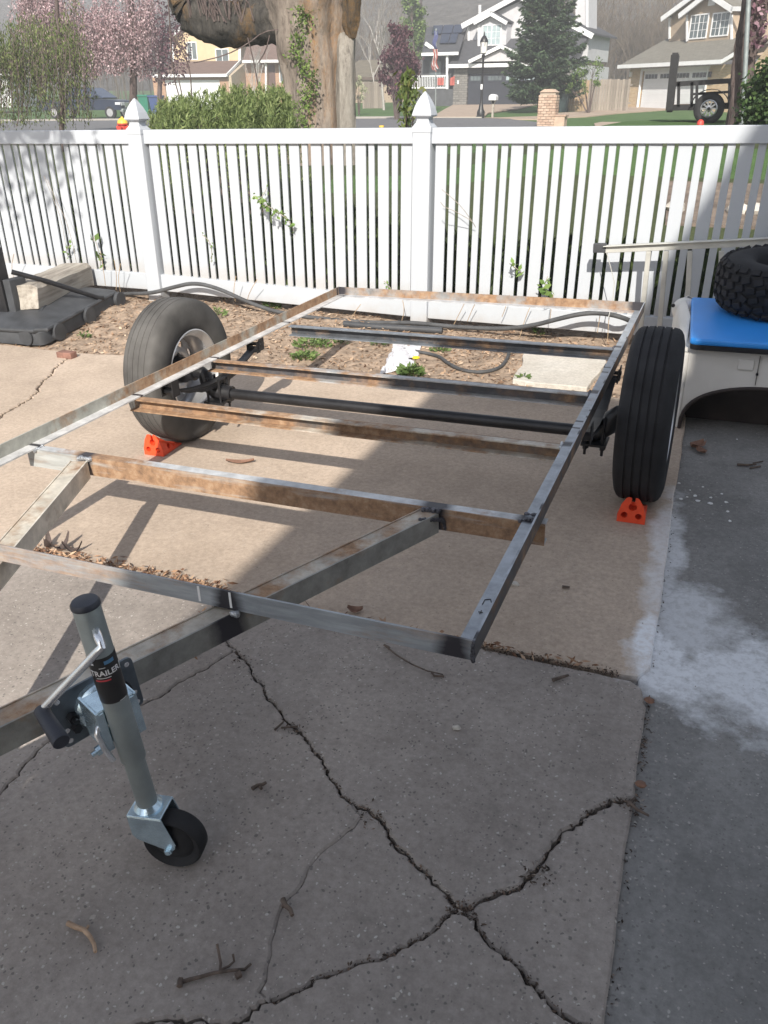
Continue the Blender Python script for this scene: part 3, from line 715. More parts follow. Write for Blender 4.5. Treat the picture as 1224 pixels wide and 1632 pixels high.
# axle with cranked ends, springs, wheels
AY = 3.19
ZA = 0.245
XWL, XWR = -2.365, -0.187
ax = MB().tube([(X0 + 0.09, AY, ZA), (X1 - 0.09, AY, ZA)], 0.025, 16)
obj('axle_tube', ax, MT['black_steel'], trailer, smooth=True)
for s, xw in ((-1, XWL), (1, XWR)):
    xe = (X0 if s < 0 else X1)
    arm = MB().tube([(xe - s * 0.10, AY, ZA), (xe - s * 0.01, AY, ZA + 0.002), (xe + s * 0.028, AY, ZA + 0.03), (xe + s * 0.040, AY, ZA + 0.075), (xe + s * 0.055, AY, 0.335), (xw - s * 0.02, AY, 0.34)], [0.036, 0.037, 0.037, 0.034, 0.030, 0.026], 14)
    obj('cranked_arm', arm, MT['black_steel'], trailer, smooth=True)
    xs_ = xe - s * 0.020
    # leaf spring pack
    sp = MB()
    for k in range(3):
        half = 0.36 - 0.10 * k; pts = []
        for i in range(9):
            u = -1 + i / 4; pts.append((u * half, 0.062 * (u * half / 0.36) ** 2))
        for (a0, z0), (a1, z1) in zip(pts, pts[1:]):
            zb = ZA + 0.038 + 0.0085 * (2 - k) - 0.0
            sp.add([(xs_ - .022, AY + a0, zb + z0), (xs_ + .022, AY + a0, zb + z0), (xs_ + .022, AY + a1, zb + z1), (xs_ - .022, AY + a1, zb + z1),
                    (xs_ - .022, AY + a0, zb + z0 + .008), (xs_ + .022, AY + a0, zb + z0 + .008), (xs_ + .022, AY + a1, zb + z1 + .008), (xs_ - .022, AY + a1, zb + z1 + .008)],
                   [(0, 3, 2, 1), (4, 5, 6, 7), (0, 1, 5, 4), (1, 2, 6, 5), (2, 3, 7, 6), (3, 0, 4, 7)])
    spring = obj('leaf_spring', sp, MT['black_steel'], trailer)
    for e in (-1, 1):
        ye = AY + e * 0.36; ze = ZA + 0.038 + 0.017 + 0.062
        hg = MB().cyl((xs_ - .03, ye, ze), (xs_ + .03, ye, ze), 0.016, 10)
        if e > 0:
            for dx in (-.030, .026): hg.box(xs_ + dx, xs_ + dx + .005, ye - .014, ye + .018, ze - .018, ZB - 0.012)
            for dx in (-.036, .031): hg.box(xs_ + dx, xs_ + dx + .005, ye + .005, ye + .05, ZB - 0.062, ZB - 0.001)
            hg.cyl((xs_ - .04, ye + .02, ZB - .03), (xs_ + .04, ye + .02, ZB - .03), 0.009, 8)
        else:
            for dx in (-.031, .026): hg.box(xs_ + dx, xs_ + dx + .005, ye - .025, ye + .025, ze - .02, ZB - 0.001)
        obj('spring_hanger', hg, MT['black_steel'], trailer)
    # U-bolts and tie plate
    ub = MB().box(xs_ - .05, xs_ + .05, AY - .055, AY + .055, ZA - .044, ZA - .034)
    for dx in (-.034, .034):
        for dy_ in (-.036, .036):
            ub.cyl((xs_ + dx, AY + dy_, ZA - .085), (xs_ + dx, AY + dy_, ZA + .075), 0.006, 8)
            ub.cyl((xs_ + dx, AY + dy_, ZA - .060), (xs_ + dx, AY + dy_, ZA - .044), 0.011, 6)
        ub.cyl((xs_ + dx, AY - .036, ZA + .072), (xs_ + dx, AY + .036, ZA + .072), 0.006, 8)
    ub.box(xs_ - .032, xs_ + .032, AY - .03, AY + .03, ZA + .028, ZA + .040)
    obj('u_bolt_plate', ub, MT['black_steel'], trailer)

def make_wheel(xw, side, mat, label, gd=0.006):
    """side: +1 when the outer face looks to +x"""
    R_, Wd_ = 0.340, 0.190
    M_ = Matrix.Translation((xw, AY, R_)) @ Matrix.Rotation(math.radians(90) * side, 4, 'Y')
    prof = [(0.196, -0.080), (0.215, -0.088), (0.250, -0.0955), (0.285, -0.094), (0.312, -0.087), (0.327, -0.078), (0.3345, -0.068)]
    g_ = [(-0.045, .006), (-0.015, .006), (0.015, .006), (0.045, .006)]
    for c, d in g_:
        rr_ = R_ - 0.10 * c * c / 0.1
        prof += [(rr_, c - 0.0042), (rr_ - gd, c - 0.0032), (rr_ - gd, c + 0.0032), (rr_, c + 0.0042)]
    prof += [(0.3345, 0.068), (0.327, 0.078), (0.312, 0.087), (0.285, 0.094), (0.250, 0.0955), (0.215, 0.088), (0.196, 0.080), (0.190, 0.07), (0.190, -0.07)]
    wh = obj('wheel', MB().lathe(prof, M_, 72, close=True), mat, trailer, smooth=True, sharp=50, label=label)
    # rim barrel, dished disc with eight round windows, hub
    rb = MB().lathe([(0.199, -0.086), (0.190, -0.078), (0.186, -0.062), (0.172, -0.052), (0.166, -0.020), (0.166, 0.030), (0.186, 0.062), (0.190, 0.078), (0.199, 0.086),
                     (0.194, 0.088), (0.183, 0.070), (0.160, 0.034), (0.160, -0.022), (0.167, -0.056), (0.181, -0.066), (0.194, -0.088)], M_, 56, close=True)
    rim = obj('rim', rb, MT['rim'], wh, smooth=True, sharp=35)
    nr, na = 10, 96
    rad = np.linspace(0.045, 0.161, nr)
    hz = lambda r: 0.036 - 0.030 * math.exp(-((r - 0.085) / 0.035) ** 2) + (0.012 if r < 0.06 else 0)
    dv, df = [], []
    for zof in (0.0, -0.005):
        for r in rad:
            for j in range(na):
                a = 2 * math.pi * j / na; dv.append(M_ @ Vector((r * math.cos(a), r * math.sin(a), hz(r) + zof)))
    for k in range(2):
        for i in range(nr - 1):
            for j in range(na):
                rm = (rad[i] + rad[i + 1]) / 2; a = 2 * math.pi * (j + .5) / na
                seg = (a % (2 * math.pi / 8)) - math.pi / 8
                if ((rm - 0.125) / 0.022) ** 2 + (seg * 0.125 / 0.021) ** 2 < 1: continue
                b0 = k * nr * na; df.append((b0 + i * na + j, b0 + i * na + (j + 1) % na, b0 + (i + 1) * na + (j + 1) % na, b0 + (i + 1) * na + j))
    dm = MB(); dm.add(dv, df); obj('rim_disc', dm, MT['rim'], wh, smooth=True)
    hb = MB().lathe([(0.001, 0.085), (0.030, 0.083), (0.034, 0.06), (0.040, 0.055), (0.058, 0.052), (0.062, 0.035), (0.060, -0.03), (0.048, -0.05), (0.045, -0.085), (0.001, -0.087)], M_, 24)
    for i in range(5):
        a = 2 * math.pi * i / 5; c = M_ @ Vector((0.075 * math.cos(a), 0.075 * math.sin(a), 0.0)); c2 = M_ @ Vector((0.075 * math.cos(a), 0.075 * math.sin(a), 0.035)); hb.cyl(c, c2, 0.010, 6)
    obj('hub', hb, MT['black_steel'], wh, smooth=True)
    return wh
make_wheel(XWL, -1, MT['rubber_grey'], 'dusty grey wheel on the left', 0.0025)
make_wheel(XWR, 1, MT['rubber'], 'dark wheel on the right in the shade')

# ------------------------------------------------------------------ tongue jack
JB = Vector((-0.958, 0.972, 0.140)); JD = Vector((-0.0439, -0.0490, 0.9978)).normalized()
tdir = Vector((0.4066, 0.9136, 0)); tn = Vector((0.9136, -0.4066, 0))       # along the beam, and out of its face to the right
zx = (tn - JD * tn.dot(JD)).normalized(); zy = JD.cross(zx)
MJ = Matrix(((zx.x, zy.x, JD.x, JB.x), (zx.y, zy.y, JD.y, JB.y), (zx.z, zy.z, JD.z, JB.z), (0, 0, 0, 1)))   # local: x out of the beam, y along it, z up the jack
jl = lambda x, y, z: MJ @ Vector((x, y, z))
RO, RI = 0.0255, 0.0215
LT = 0.523
jack = obj('tongue_jack', MB().lathe([(RO - .003, 0.150), (RO, 0.152), (RO, LT), (RO - .001, LT + .002), (RO - .004, LT + .002)], MJ, 32), MT['zinc_dark'], trailer, smooth=True, sharp=35, label='grey swivel jack with crank and castor wheel')
obj('inner_tube', MB().lathe([(RI, 0.010), (RI, 0.16)], MJ, 28), MT['zinc_dark'], jack, smooth=True)
obj('cap', MB().lathe([(RO + .0012, LT - .002), (RO + .0014, LT + .004), (RO - .002, LT + .009), (0.012, LT + .0105), (0.001, LT + .0108)], MJ, 32), MT['grip'], jack, smooth=True)
# crank: stub, bend, long rod, grip
p0 = jl(0.0, 0, 0) ; toC = (Vector((0, 0, CAM_H)) - jl(0, 0, 0.45)); 
def jaz(px, py):     # azimuth about the jack axis facing the camera at a pixel is awkward: use fixed directions instead
    return None
cam_dir = (Vector((0, 0, CAM_H)) - jl(0, 0, 0.47)); cam_dir -= JD * cam_dir.dot(JD); cam_dir.normalize()
side_dir = JD.cross(cam_dir).normalized()          # to the right as seen from the camera
A0 = jl(0, 0, 0.478) + cam_dir * 0.018 + side_dir * 0.004
A1 = A0 + cam_dir * 0.030
A2 = A1 + cam_dir * 0.012 + side_dir * 0.002 - JD * 0.012
def onray(px, py, ref):     # the point on a picture ray nearest to a reference point: used once, to lay the crank out
    d = Vector(R3 @ np.array([px - CX, py - CY, F_PX])).normalized(); c = Vector((0, 0, CAM_H)); return c + d * (ref - c).dot(d)
E0 = onray(66, 1133, A2 + Vector((-0.07, -0.02, -0.16)))
E1 = E0 + cam_dir * 0.006
obj('crank_rod', MB().tube([A0, A1 - cam_dir * .008, A1, A1.lerp(A2, .6), A2, A2.lerp(E0, 0.08), A2.lerp(E0, 0.5), A2.lerp(E0, 0.95), E0], 0.0078, 12), MT['chrome'], jack, smooth=True)
G1 = onray(98, 1183, E0 + cam_dir * 0.085 - JD * 0.012)
gd = (G1 - E0).normalized()
obj('crank_grip', MB().tube([E0 - gd * 0.006, E0 - gd * 0.002, E0 + gd * 0.02, G1 - gd * .002, G1, G1 - gd * .0005, G1 - gd * .02], [0.010, 0.0135, 0.0142, 0.0158, 0.0150, 0.0120, 0.0115], 20), MT['grip'], jack, smooth=True, sharp=50)
# label wrapped round the tube
LZ0, LZ1 = 0.312, 0.418
lab_o = obj('label_band', MB().lathe([(RO + .0004, LZ0), (RO + .0007, LZ0 + .0005), (RO + .0007, LZ1 - .0005), (RO + .0004, LZ1)], MJ, 40), MT['label'], jack, smooth=True)
a_c = math.atan2(cam_dir.dot(zy), cam_dir.dot(zx))
def wrap_mesh(name, verts2, faces, mat, ang0, z0, rr):
    """bend flat print (x along the band, y up) round the tube"""
    vs_ = []
    for x, y in verts2:
        a = ang0 + x / rr; vs_.append(jl(rr * math.cos(a), rr * math.sin(a), z0 + y))
    m_ = MB(); m_.add(vs_, faces); return obj(name, m_, mat, jack)
def band(name, x0, x1, y0, y1, mat, z0=0.0):
    n_ = 14; vv, ff = [], []
    for i in range(n_ + 1):
        x = x0 + (x1 - x0) * i / n_; vv += [(x, y0), (x, y1)]
    for i in range(n_): ff.append((2 * i, 2 * i + 2, 2 * i + 3, 2 * i + 1))
    return wrap_mesh(name, vv, ff, MT[mat], a_c, z0, RO + .0011)
band('printed_line', -0.022, 0.006, 0.3735, 0.3750, 'white_ink'); band('printed_line', -0.026, 0.004, 0.3665, 0.3700, 'red_ink')
band('printed_line', 0.000, 0.020, 0.4030, 0.4110, 'blue_ink'); band('printed_line', 0.008, 0.024, 0.3130, 0.3142, 'white_ink')
band('printed_line', -0.034, -0.020, 0.4045, 0.4090, 'white_ink'); band('printed_line', -0.012, 0.000, 0.3965, 0.3978, 'white_ink')
fc = bpy.data.curves.new('jack_text', 'FONT'); fc.body = 'TRAILER JACK'; fc.size = 0.0165; fc.align_x = 'LEFT'; fc.offset = 0.0004
fo = bpy.data.objects.new('jack_text_source', fc); COL.objects.link(fo)
bpy.context.view_layer.update()
tm = bpy.data.meshes.new_from_object(fo.evaluated_get(bpy.context.evaluated_depsgraph_get()))
tv = [(v_.co.x - 0.034, v_.co.y) for v_ in tm.vertices]; tf = [list(p.vertices) for p in tm.polygons]
bpy.data.objects.remove(fo)
wrap_mesh('lettering', tv, tf, MT['white_ink'], a_c, 0.3795, RO + .0012)
MT['zinc_plate_dark'] = simple('dark_zinc_plate', (0.115, 0.135, 0.155), 0.38, 0.5, 0.3, 20)
# mounting plates on the beam face, swivel bracket, pull pin
def plate_poly(y0, y1, z0, z1, x0, th, r=0.012):
    pts = []
    for cx_, cz_, a0 in ((y1 - r, z1 - r, 0), (y0 + r, z1 - r, 90), (y0 + r, z0 + r, 180), (y1 - r, z0 + r, 270)):
        for k in range(4):
            a = math.radians(a0 + 30 * k); pts.append((x0, cx_ + r * math.cos(a), cz_ + r * math.sin(a)))
    return [jl(*p) for p in pts], (jl(th, 0, 0) - jl(0, 0, 0))
face_x = -0.112                                     # beam face, measured from the jack axis
ctr_z = 0.237
pl = MB(); pts, vec = plate_poly(-0.090, 0.090, ctr_z - 0.064, ctr_z + 0.064, face_x + 0.004, 0.006); pl.prism(pts, vec)
plate = obj('mounting_plate', pl, MT['zinc_plate_dark'], jack, bevel=0.001)
for yy in (-0.076, 0.076):
    for zz in (-0.050, -0.024, 0.050):
        c = jl(face_x + 0.0102, yy, ctr_z + zz); obj('plate_hole', MB().tube([c, c + tn * 0.0006], 0.0058, 12), MT['chrome'], jack)
for yy in (-0.060, 0.058):
    for zz in (0.004,):
        c = jl(face_x + 0.010, yy, ctr_z + zz); obj('clamp_bolt', MB().cyl(c, c + tn * 0.016, 0.011, 6).cyl(c, c + tn * 0.028, 0.006, 8), MT['black_steel'], jack)
    c = jl(face_x + 0.010, yy * 0.98, ctr_z - 0.024); obj('clamp_bolt', MB().cyl(c, c + tn * 0.014, 0.010, 6), MT['black_steel'], jack)
# dished swivel housing and the two zinc ears
obj('swivel_disc', MB().lathe([(0.052, 0.0), (0.052, 0.012), (0.040, 0.030), (0.034, 0.034), (0.001, 0.036)], MJ @ Matrix.Translation((face_x + 0.010, 0, ctr_z)) @ Matrix.Rotation(math.radians(90), 4, 'Y'), 28), MT['zinc'], jack, smooth=True, sharp=30)
er = MB()
for s in (-1, 1):
    er.box(face_x + 0.030, -0.004, s * 0.040 - 0.004, s * 0.040 + 0.004, ctr_z - 0.046, ctr_z + 0.052, 0, MJ)
er.box(face_x + 0.040, -0.006, -0.042, 0.042, ctr_z + 0.046, ctr_z + 0.052, 0, MJ)
er.box(face_x + 0.040, -0.030, -0.042, 0.042, ctr_z - 0.050, ctr_z - 0.044, 0, MJ)
er.box(-0.030, -0.004, -0.040, -0.026, ctr_z - 0.046, ctr_z + 0.048, 0, MJ); er.box(-0.030, -0.004, 0.026, 0.040, ctr_z - 0.046, ctr_z + 0.048, 0, MJ)
obj('swivel_bracket', er, MT['zinc'], jack, bevel=0.002)
pn = MB().tube([jl(-0.012, -0.030, ctr_z + 0.018), jl(-0.010, -0.044, ctr_z + 0.016), jl(-0.008, -0.050, ctr_z + 0.006), jl(-0.002, -0.047, ctr_z - 0.030), jl(0.004, -0.040, ctr_z - 0.062)], 0.0060, 10)
obj('pull_pin', pn, MT['chrome'], jack, smooth=True)
sn = MB().tube([jl(-0.03, -0.040, ctr_z - 0.048), jl(-0.03, -0.056, ctr_z - 0.050)], 0.010, 8).tube([jl(-0.03, -0.056, ctr_z - 0.050), jl(-0.03, -0.066, ctr_z - 0.051)], 0.005, 8)
obj('spring_nut', sn, MT['zinc'], jack)
# castor fork and wheel
fd = (Vector((0.98, 0.20, 0))).normalized()                     # the castor trails towards the right rear
fn = Vector((fd.y, -fd.x, 0))
MC = Matrix(((fd.x, fn.x, 0, JB.x), (fd.y, fn.y, 0, JB.y), (0, 0, 1, 0), (0, 0, 0, 1)))
cw = lambda a, b, c: MC @ Vector((a, b, c))
RW_, CWH = 0.067, 0.029
fk = MB().box(-0.036, 0.040, -CWH - 0.004, CWH + 0.004, 0.148, 0.153, 0, MC)
for s in (-1, 1):
    y_ = s * (CWH + 0.002)
    prof = [(-0.036, 0.150), (0.040, 0.150), (0.062, 0.080), (0.060, 0.070), (0.052, 0.062), (0.042, 0.063), (-0.022, 0.086), (-0.032, 0.098)]
    fk.prism([cw(a, y_ - 0.002, c) for a, c in prof], cw(0, 0.004, 0) - cw(0, 0, 0))
fork = obj('castor_fork', fk, MT['zinc'], jack, bevel=0.002)
obj('castor_axle', MB().cyl(cw(0.046, -CWH - .010, RW_), cw(0.046, CWH + .010, RW_), 0.009, 6).cyl(cw(0.046, -CWH - .014, RW_), cw(0.046, CWH + .014, RW_), 0.0055, 8), MT['zinc'], jack)
Mw = MC @ Matrix.Translation((0.046, 0, RW_)) @ Matrix.Rotation(math.radians(90), 4, 'X')
obj('castor_wheel', MB().lathe([(0.010, -0.022), (0.030, -0.022), (0.046, -0.012), (0.056, -0.020), (0.062, -0.022), (0.0665, -0.016), (0.067, 0), (0.0665, 0.016), (0.062, 0.022), (0.056, 0.020), (0.046, 0.012), (0.030, 0.022), (0.010, 0.022)], Mw, 40, close=True), MT['rubber'], jack, smooth=True, sharp=40)
obj('castor_collar', MB().lathe([(0.030, 0.152 - JB.z), (0.030, 0.156 - JB.z), (0.024, 0.163 - JB.z), (0.0216, 0.166 - JB.z)], MJ, 28), MT['zinc'], jack, smooth=True)

# ------------------------------------------------------------------ wheel chocks
def boolean_cut(base, cutters):
    for c in cutters:
        mo = base.modifiers.new('cut', 'BOOLEAN'); mo.operation = 'DIFFERENCE'; mo.object = c; mo.solver = 'EXACT'
    bpy.context.view_layer.update()
    me = bpy.data.meshes.new_from_object(base.evaluated_get(bpy.context.evaluated_depsgraph_get()))
    base.modifiers.clear(); base.data = me
    for c in cutters: bpy.data.objects.remove(c)
def make_chock(loc, yaw, label):
    """local: front face at y = 0 looking to -y, the curved ramp climbs from the tyre side (y = 0.15) to the face"""
    M_ = Matrix.Translation(loc) @ Matrix.Rotation(yaw, 4, 'Z')
    mb = MB(); n_ = 8; vs_, fs = [], []
    secs = []
    for i in range(n_ + 1):
        y = 0.165 * i / n_; t = i / n_
        h = 0.098 * (1 - t) ** 1.45 + 0.008; wb = 0.052 - 0.006 * t; wt = 0.024 + 0.016 * t
        if h < 0.03: wt = wb * 0.9
        k = 0.6
        secs.append([(-wb, y, 0), (wb, y, 0), (wb, y, h * 0.30), (wb * .55 + wt * .45, y, h * 0.72), (wt, y, h * 0.96), (wt * .7, y, h), (-wt * .7, y, h), (-wt, y, h * 0.96), (-(wb * .55 + wt * .45), y, h * 0.72), (-wb, y, h * 0.30)])
    m_ = 10
    for s_ in secs: vs_ += [M_ @ Vector(p) for p in s_]
    for i in range(n_):
        for j in range(m_): fs.append((i * m_ + j, i * m_ + (j + 1) % m_, (i + 1) * m_ + (j + 1) % m_, (i + 1) * m_ + j))
    fs.append(list(range(m_))); fs.append([n_ * m_ + j for j in range(m_ - 1, -1, -1)])
    mb.add(vs_, fs)
    o = obj('wheel_chock', mb, MT['orange'], None, DRIVE, loc, label=label, category='wheel chock', group='orange wheel chocks under the trailer tyres')
    cs = []
    for (x, z, r, d) in ((-0.026, 0.030, 0.0125, 0.09), (0.026, 0.030, 0.0125, 0.09), (0.002, 0.066, 0.0155, 0.05)):
        cs.append(obj('cutter', MB().cyl(M_ @ Vector((x, -0.02, z)), M_ @ Vector((x, d, z)), r, 20), MT['orange'], None, DRIVE, loc))
    cs.append(obj('cutter', MB().box(-0.0045, 0.0085, -0.02, 0.05, 0.066, 0.15, 0, M_), MT['orange'], None, DRIVE, loc))
    for s in (-1, 1):
        cs.append(obj('cutter', MB().cyl(M_ @ Vector((s * 0.035, 0.062, 0.030)), M_ @ Vector((s * 0.09, 0.062, 0.030)), 0.014, 16), MT['orange'], None, DRIVE, loc))
        cs.append(obj('cutter', MB().cyl(M_ @ Vector((s * 0.038, 0.10, 0.018)), M_ @ Vector((s * 0.09, 0.10, 0.018)), 0.008, 12), MT['orange'], None, DRIVE, loc))
    boolean_cut(o, cs)
    return o
make_chock((-0.190, 2.902, 0.004), 0.0, 'orange chock against the front of the dark right tyre, in the shade')
make_chock((-2.372, 2.902, 0.004), math.radians(2), 'orange chock against the front of the dusty left tyre, in the sun')

# ================================================================== FENCE (level world)
FY = 5.71
GZ = -0.06
def rail_z(x): return 1.225 + 0.016 * (x + 4.34)          # top of the top rail
fence = thing('picket_fence', 'white vinyl picket fence with gothic post caps behind the trailer', 'fence', (-2.03, FY, GZ))
posts = [-6.66, -4.345, -2.025, 0.295, 2.62]
PW = 0.0635
def add_post(x, first=[None]):
    if first[0] is None:
        mb = MB().box(x - PW, x + PW, FY - PW, FY + PW, GZ - 0.10, 1.262)
        p = obj('post', mb, MT['vinyl_dirty'], fence, bevel=0.006)
        c = MB(); z0 = 1.262
        rings = [(PW + .003, z0 - 0.028), (PW + .003, z0 + 0.004), (PW - .004, z0 + 0.012), (PW - 0.017, z0 + 0.030), (PW - 0.022, z0 + 0.046), (PW - 0.020, z0 + 0.062), (PW + 0.002, z0 + 0.070), (PW + 0.004, z0 + 0.076),
                 (PW - 0.000, z0 + 0.092), (PW - 0.008, z0 + 0.120), (PW - 0.020, z0 + 0.150), (PW - 0.038, z0 + 0.184), (PW - 0.054, z0 + 0.208), (0.002, z0 + 0.216)]
        vs_, fs = [], []
        for r, z in rings: vs_ += [(x - r, FY - r, z), (x + r, FY - r, z), (x + r, FY + r, z), (x - r, FY + r, z)]
        for i in range(len(rings) - 1):
            for j in range(4): fs.append((4 * i + j, 4 * i + (j + 1) % 4, 4 * i + 4 + (j + 1) % 4, 4 * i + 4 + j))
        fs.append((3, 2, 1, 0)); k = 4 * (len(rings) - 1); fs.append((k, k + 1, k + 2, k + 3))
        c.add(vs_, fs); obj('post_cap', c, MT['vinyl'], p, bevel=0.0025)
        first[0] = (p, x); return p
    p0_, x0_ = first[0]
    q = copy_tree(p0_, fence); q.location = (x - x0_, 0, rail_z(x) - rail_z(x0_)); return q
for x in (-2.025, -6.66, -4.345, 0.295, 2.62): add_post(x)
def rail_poly(name, xa, xb, zt, h, dpt, mat):
    z = lambda x: zt(x)
    pts = [(xa, FY - dpt, z(xa) - h), (xb, FY - dpt, z(xb) - h), (xb, FY - dpt, z(xb)), (xa, FY - dpt, z(xa))]
    return obj(name, MB().prism(pts, (0, 2 * dpt, 0)), mat, fence, bevel=0.004)
pk = {}
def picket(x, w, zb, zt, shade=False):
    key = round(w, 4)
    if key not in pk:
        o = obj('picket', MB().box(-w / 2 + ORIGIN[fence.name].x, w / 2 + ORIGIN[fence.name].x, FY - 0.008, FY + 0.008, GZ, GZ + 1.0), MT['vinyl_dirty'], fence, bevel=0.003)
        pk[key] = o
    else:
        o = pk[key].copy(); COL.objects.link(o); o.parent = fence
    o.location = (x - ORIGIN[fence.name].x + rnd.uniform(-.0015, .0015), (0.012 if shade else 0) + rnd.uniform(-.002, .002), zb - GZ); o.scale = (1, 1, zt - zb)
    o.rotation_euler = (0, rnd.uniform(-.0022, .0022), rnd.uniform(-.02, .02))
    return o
bot = lambda x: 0.138 + 0.012 * math.sin(1.3 * x + 1)
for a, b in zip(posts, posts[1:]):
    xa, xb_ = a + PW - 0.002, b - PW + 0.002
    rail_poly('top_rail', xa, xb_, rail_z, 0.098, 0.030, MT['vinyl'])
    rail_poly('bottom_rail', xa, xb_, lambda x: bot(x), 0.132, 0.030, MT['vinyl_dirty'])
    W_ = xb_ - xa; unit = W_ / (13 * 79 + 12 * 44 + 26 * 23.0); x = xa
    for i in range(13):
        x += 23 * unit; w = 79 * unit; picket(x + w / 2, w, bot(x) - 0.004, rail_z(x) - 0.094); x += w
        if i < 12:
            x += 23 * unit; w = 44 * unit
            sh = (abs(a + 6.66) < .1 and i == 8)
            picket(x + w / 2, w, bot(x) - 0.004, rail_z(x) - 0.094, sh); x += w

# ================================================================== THINGS ON THE RIGHT (driveway frame)
# white fibreglass body shell standing on the concrete behind the right wheel
cart = thing('vehicle_body', 'off white fibreglass vehicle body shell with brown wheel arch, on the right beside the tyre', 'vehicle body', (0.35, 4.05, -0.015), DRIVE)
XL, XR_, YF = -0.098, 1.30, 4.02
ZBODY = 0.400
AXC, ARX, ARZ = 0.285, 0.375, 0.245         # wheel arch centre and half axes
def arch(n_=26, rx=ARX, rz=ARZ, z0=-0.012):
    return [(AXC - rx * math.cos(math.pi * i / n_), z0 + rz * max(0.0, math.sin(math.pi * i / n_)) ** 0.62) for i in range(n_ + 1)]
ap = arch()
# front panel round the arch
vs_, fs = [], []
top = lambda x: ZBODY
for x, z in ap: vs_ += [(x, YF - 0.012 * math.sin(3 * (x - XL)), z), (x, YF, ZBODY)]
for i in range(len(ap) - 1): fs.append((2 * i, 2 * i + 2, 2 * i + 3, 2 * i + 1))
n0 = len(vs_)
vs_ += [(XR_, YF, -0.012), (XR_, YF, ZBODY)]; fs.append((n0 - 2, n0, n0 + 1, n0 - 1))
shell = MB()
def thick(vv, ff, vec):
    m_ = MB(); k = len(vv); vec = Vector(vec); m_.v = [tuple(p) for p in vv] + [tuple(Vector(p) + vec) for p in vv]
    ed = {}
    for f_ in ff:
        m_.f.append(list(f_)); m_.f.append([i + k for i in reversed(f_)])
        for a, b in zip(f_, list(f_[1:]) + [f_[0]]): ed[(a, b)] = 1
    for (a, b) in ed:
        if (b, a) not in ed: m_.f.append([a, a + k, b + k, b])
    m_.m = [0] * len(m_.f); return m_
obj('side_panel', thick(vs_, fs, (0, 0.016, 0)), MT['cart_white'], cart, smooth=True, sharp=30)
# rounded left end and rear corner, top deck
end = []
for i in range(9):
    a = math.radians(90 * i / 8); end.append((XL - 0.055 * math.sin(a) * 1.0 - 0.0, YF + 0.055 * (1 - math.cos(a)) + 0.0))
pathx = [(XL, YF)] + [(XL - 0.028, YF + .010), (XL - 0.046, YF + .035), (XL - 0.055, YF + .08), (XL - 0.075, YF + .45), (XL - 0.105, YF + .75), (XL - 0.125, YF + .88), (XL - 0.10, YF + .98), (XL - 0.02, YF + 1.02), (XL + 0.2, YF + 1.03), (XR_, YF + 1.03)]
vs_, fs = [], []
for k, (x, y) in enumerate(pathx):
    hb = ZBODY + (0.045 if 4 <= k <= 7 else 0.0)
    for z, inn in ((-0.012, 0), (hb - 0.05, 0.0), (hb - 0.018, 0.012), (hb, 0.045)):
        cxm, cym = 0.4, YF + .5; d = Vector((cxm - x, cym - y)); d.normalize(); vs_.append((x + d.x * inn, y + d.y * inn, z))
for k in range(len(pathx) - 1):
    for j in range(3): fs.append((4 * k + j, 4 * k + 4 + j, 4 * k + 5 + j, 4 * k + 1 + j))
obj('end_panel', thick(vs_, fs, (0.008, 0.006, 0)), MT['cart_white'], cart, smooth=True, sharp=50)
obj('deck', MB().prism([(XL - 0.02, YF + .004, ZBODY - 0.022), (XR_, YF + .004, ZBODY - 0.022), (XR_, YF + 1.0, ZBODY - 0.022), (XL - 0.06, YF + 1.0, ZBODY - 0.022)], (0, 0, 0.02)), MT['cart_white'], cart)
obj('corner_boss', MB().ball((XL - 0.070, YF + 0.86, ZBODY - 0.012), 0.075, 18, 12, sc=(0.9, 1.15, 0.85)), MT['cart_white'], cart, smooth=True)
obj('corner_bolt', MB().cyl((XL - 0.128, YF + 0.800, ZBODY + .020), (XL - 0.128, YF + 0.780, ZBODY + .022), 0.010, 10), MT['black_steel'], cart)
# raised trim: square patch, seam and bolt on the side panel
tr_ = MB().box(0.128, 0.196, YF - 0.0135, YF - 0.005, 0.315, 0.365)
obj('side_patch', tr_, MT['cart_white'], cart, bevel=0.004)
obj('panel_seam', MB().box(0.214, 0.2165, YF - 0.0145, YF - 0.005, 0.248, 0.385), MT['cart_brown'], cart)
obj('panel_bolt', MB().cyl((0.215, YF - 0.020, 0.300), (0.215, YF - 0.005, 0.300), 0.006, 8), MT['black_steel'], cart)
# arch lip and brown liner behind it
lip = MB(); P0 = arch(26, ARX, ARZ)
lip.tube([(x, YF - 0.010, z) for x, z in P0], 0.009, 8)
obj('arch_lip', lip, MT['cart_brown'], cart, smooth=True)
ln = []
lf = []
for k, (dy_, sx, sz) in enumerate(((0.008, 1.0, 1.0), (0.06, 1.0, 0.985), (0.20, 0.97, 0.95))):
    for x, z in arch(26, ARX * sx, ARZ * sz): ln.append((x, YF + dy_, z))
for k in range(2):
    for i in range(26): lf.append((k * 27 + i, k * 27 + i + 1, (k + 1) * 27 + i + 1, (k + 1) * 27 + i))
for i in range(26): pass
lf.append([2 * 27 + i for i in range(27)])
obj('arch_liner', thick(ln, lf, (0, 0.004, 0.001)), MT['cart_brown'], cart, smooth=True, sharp=50)
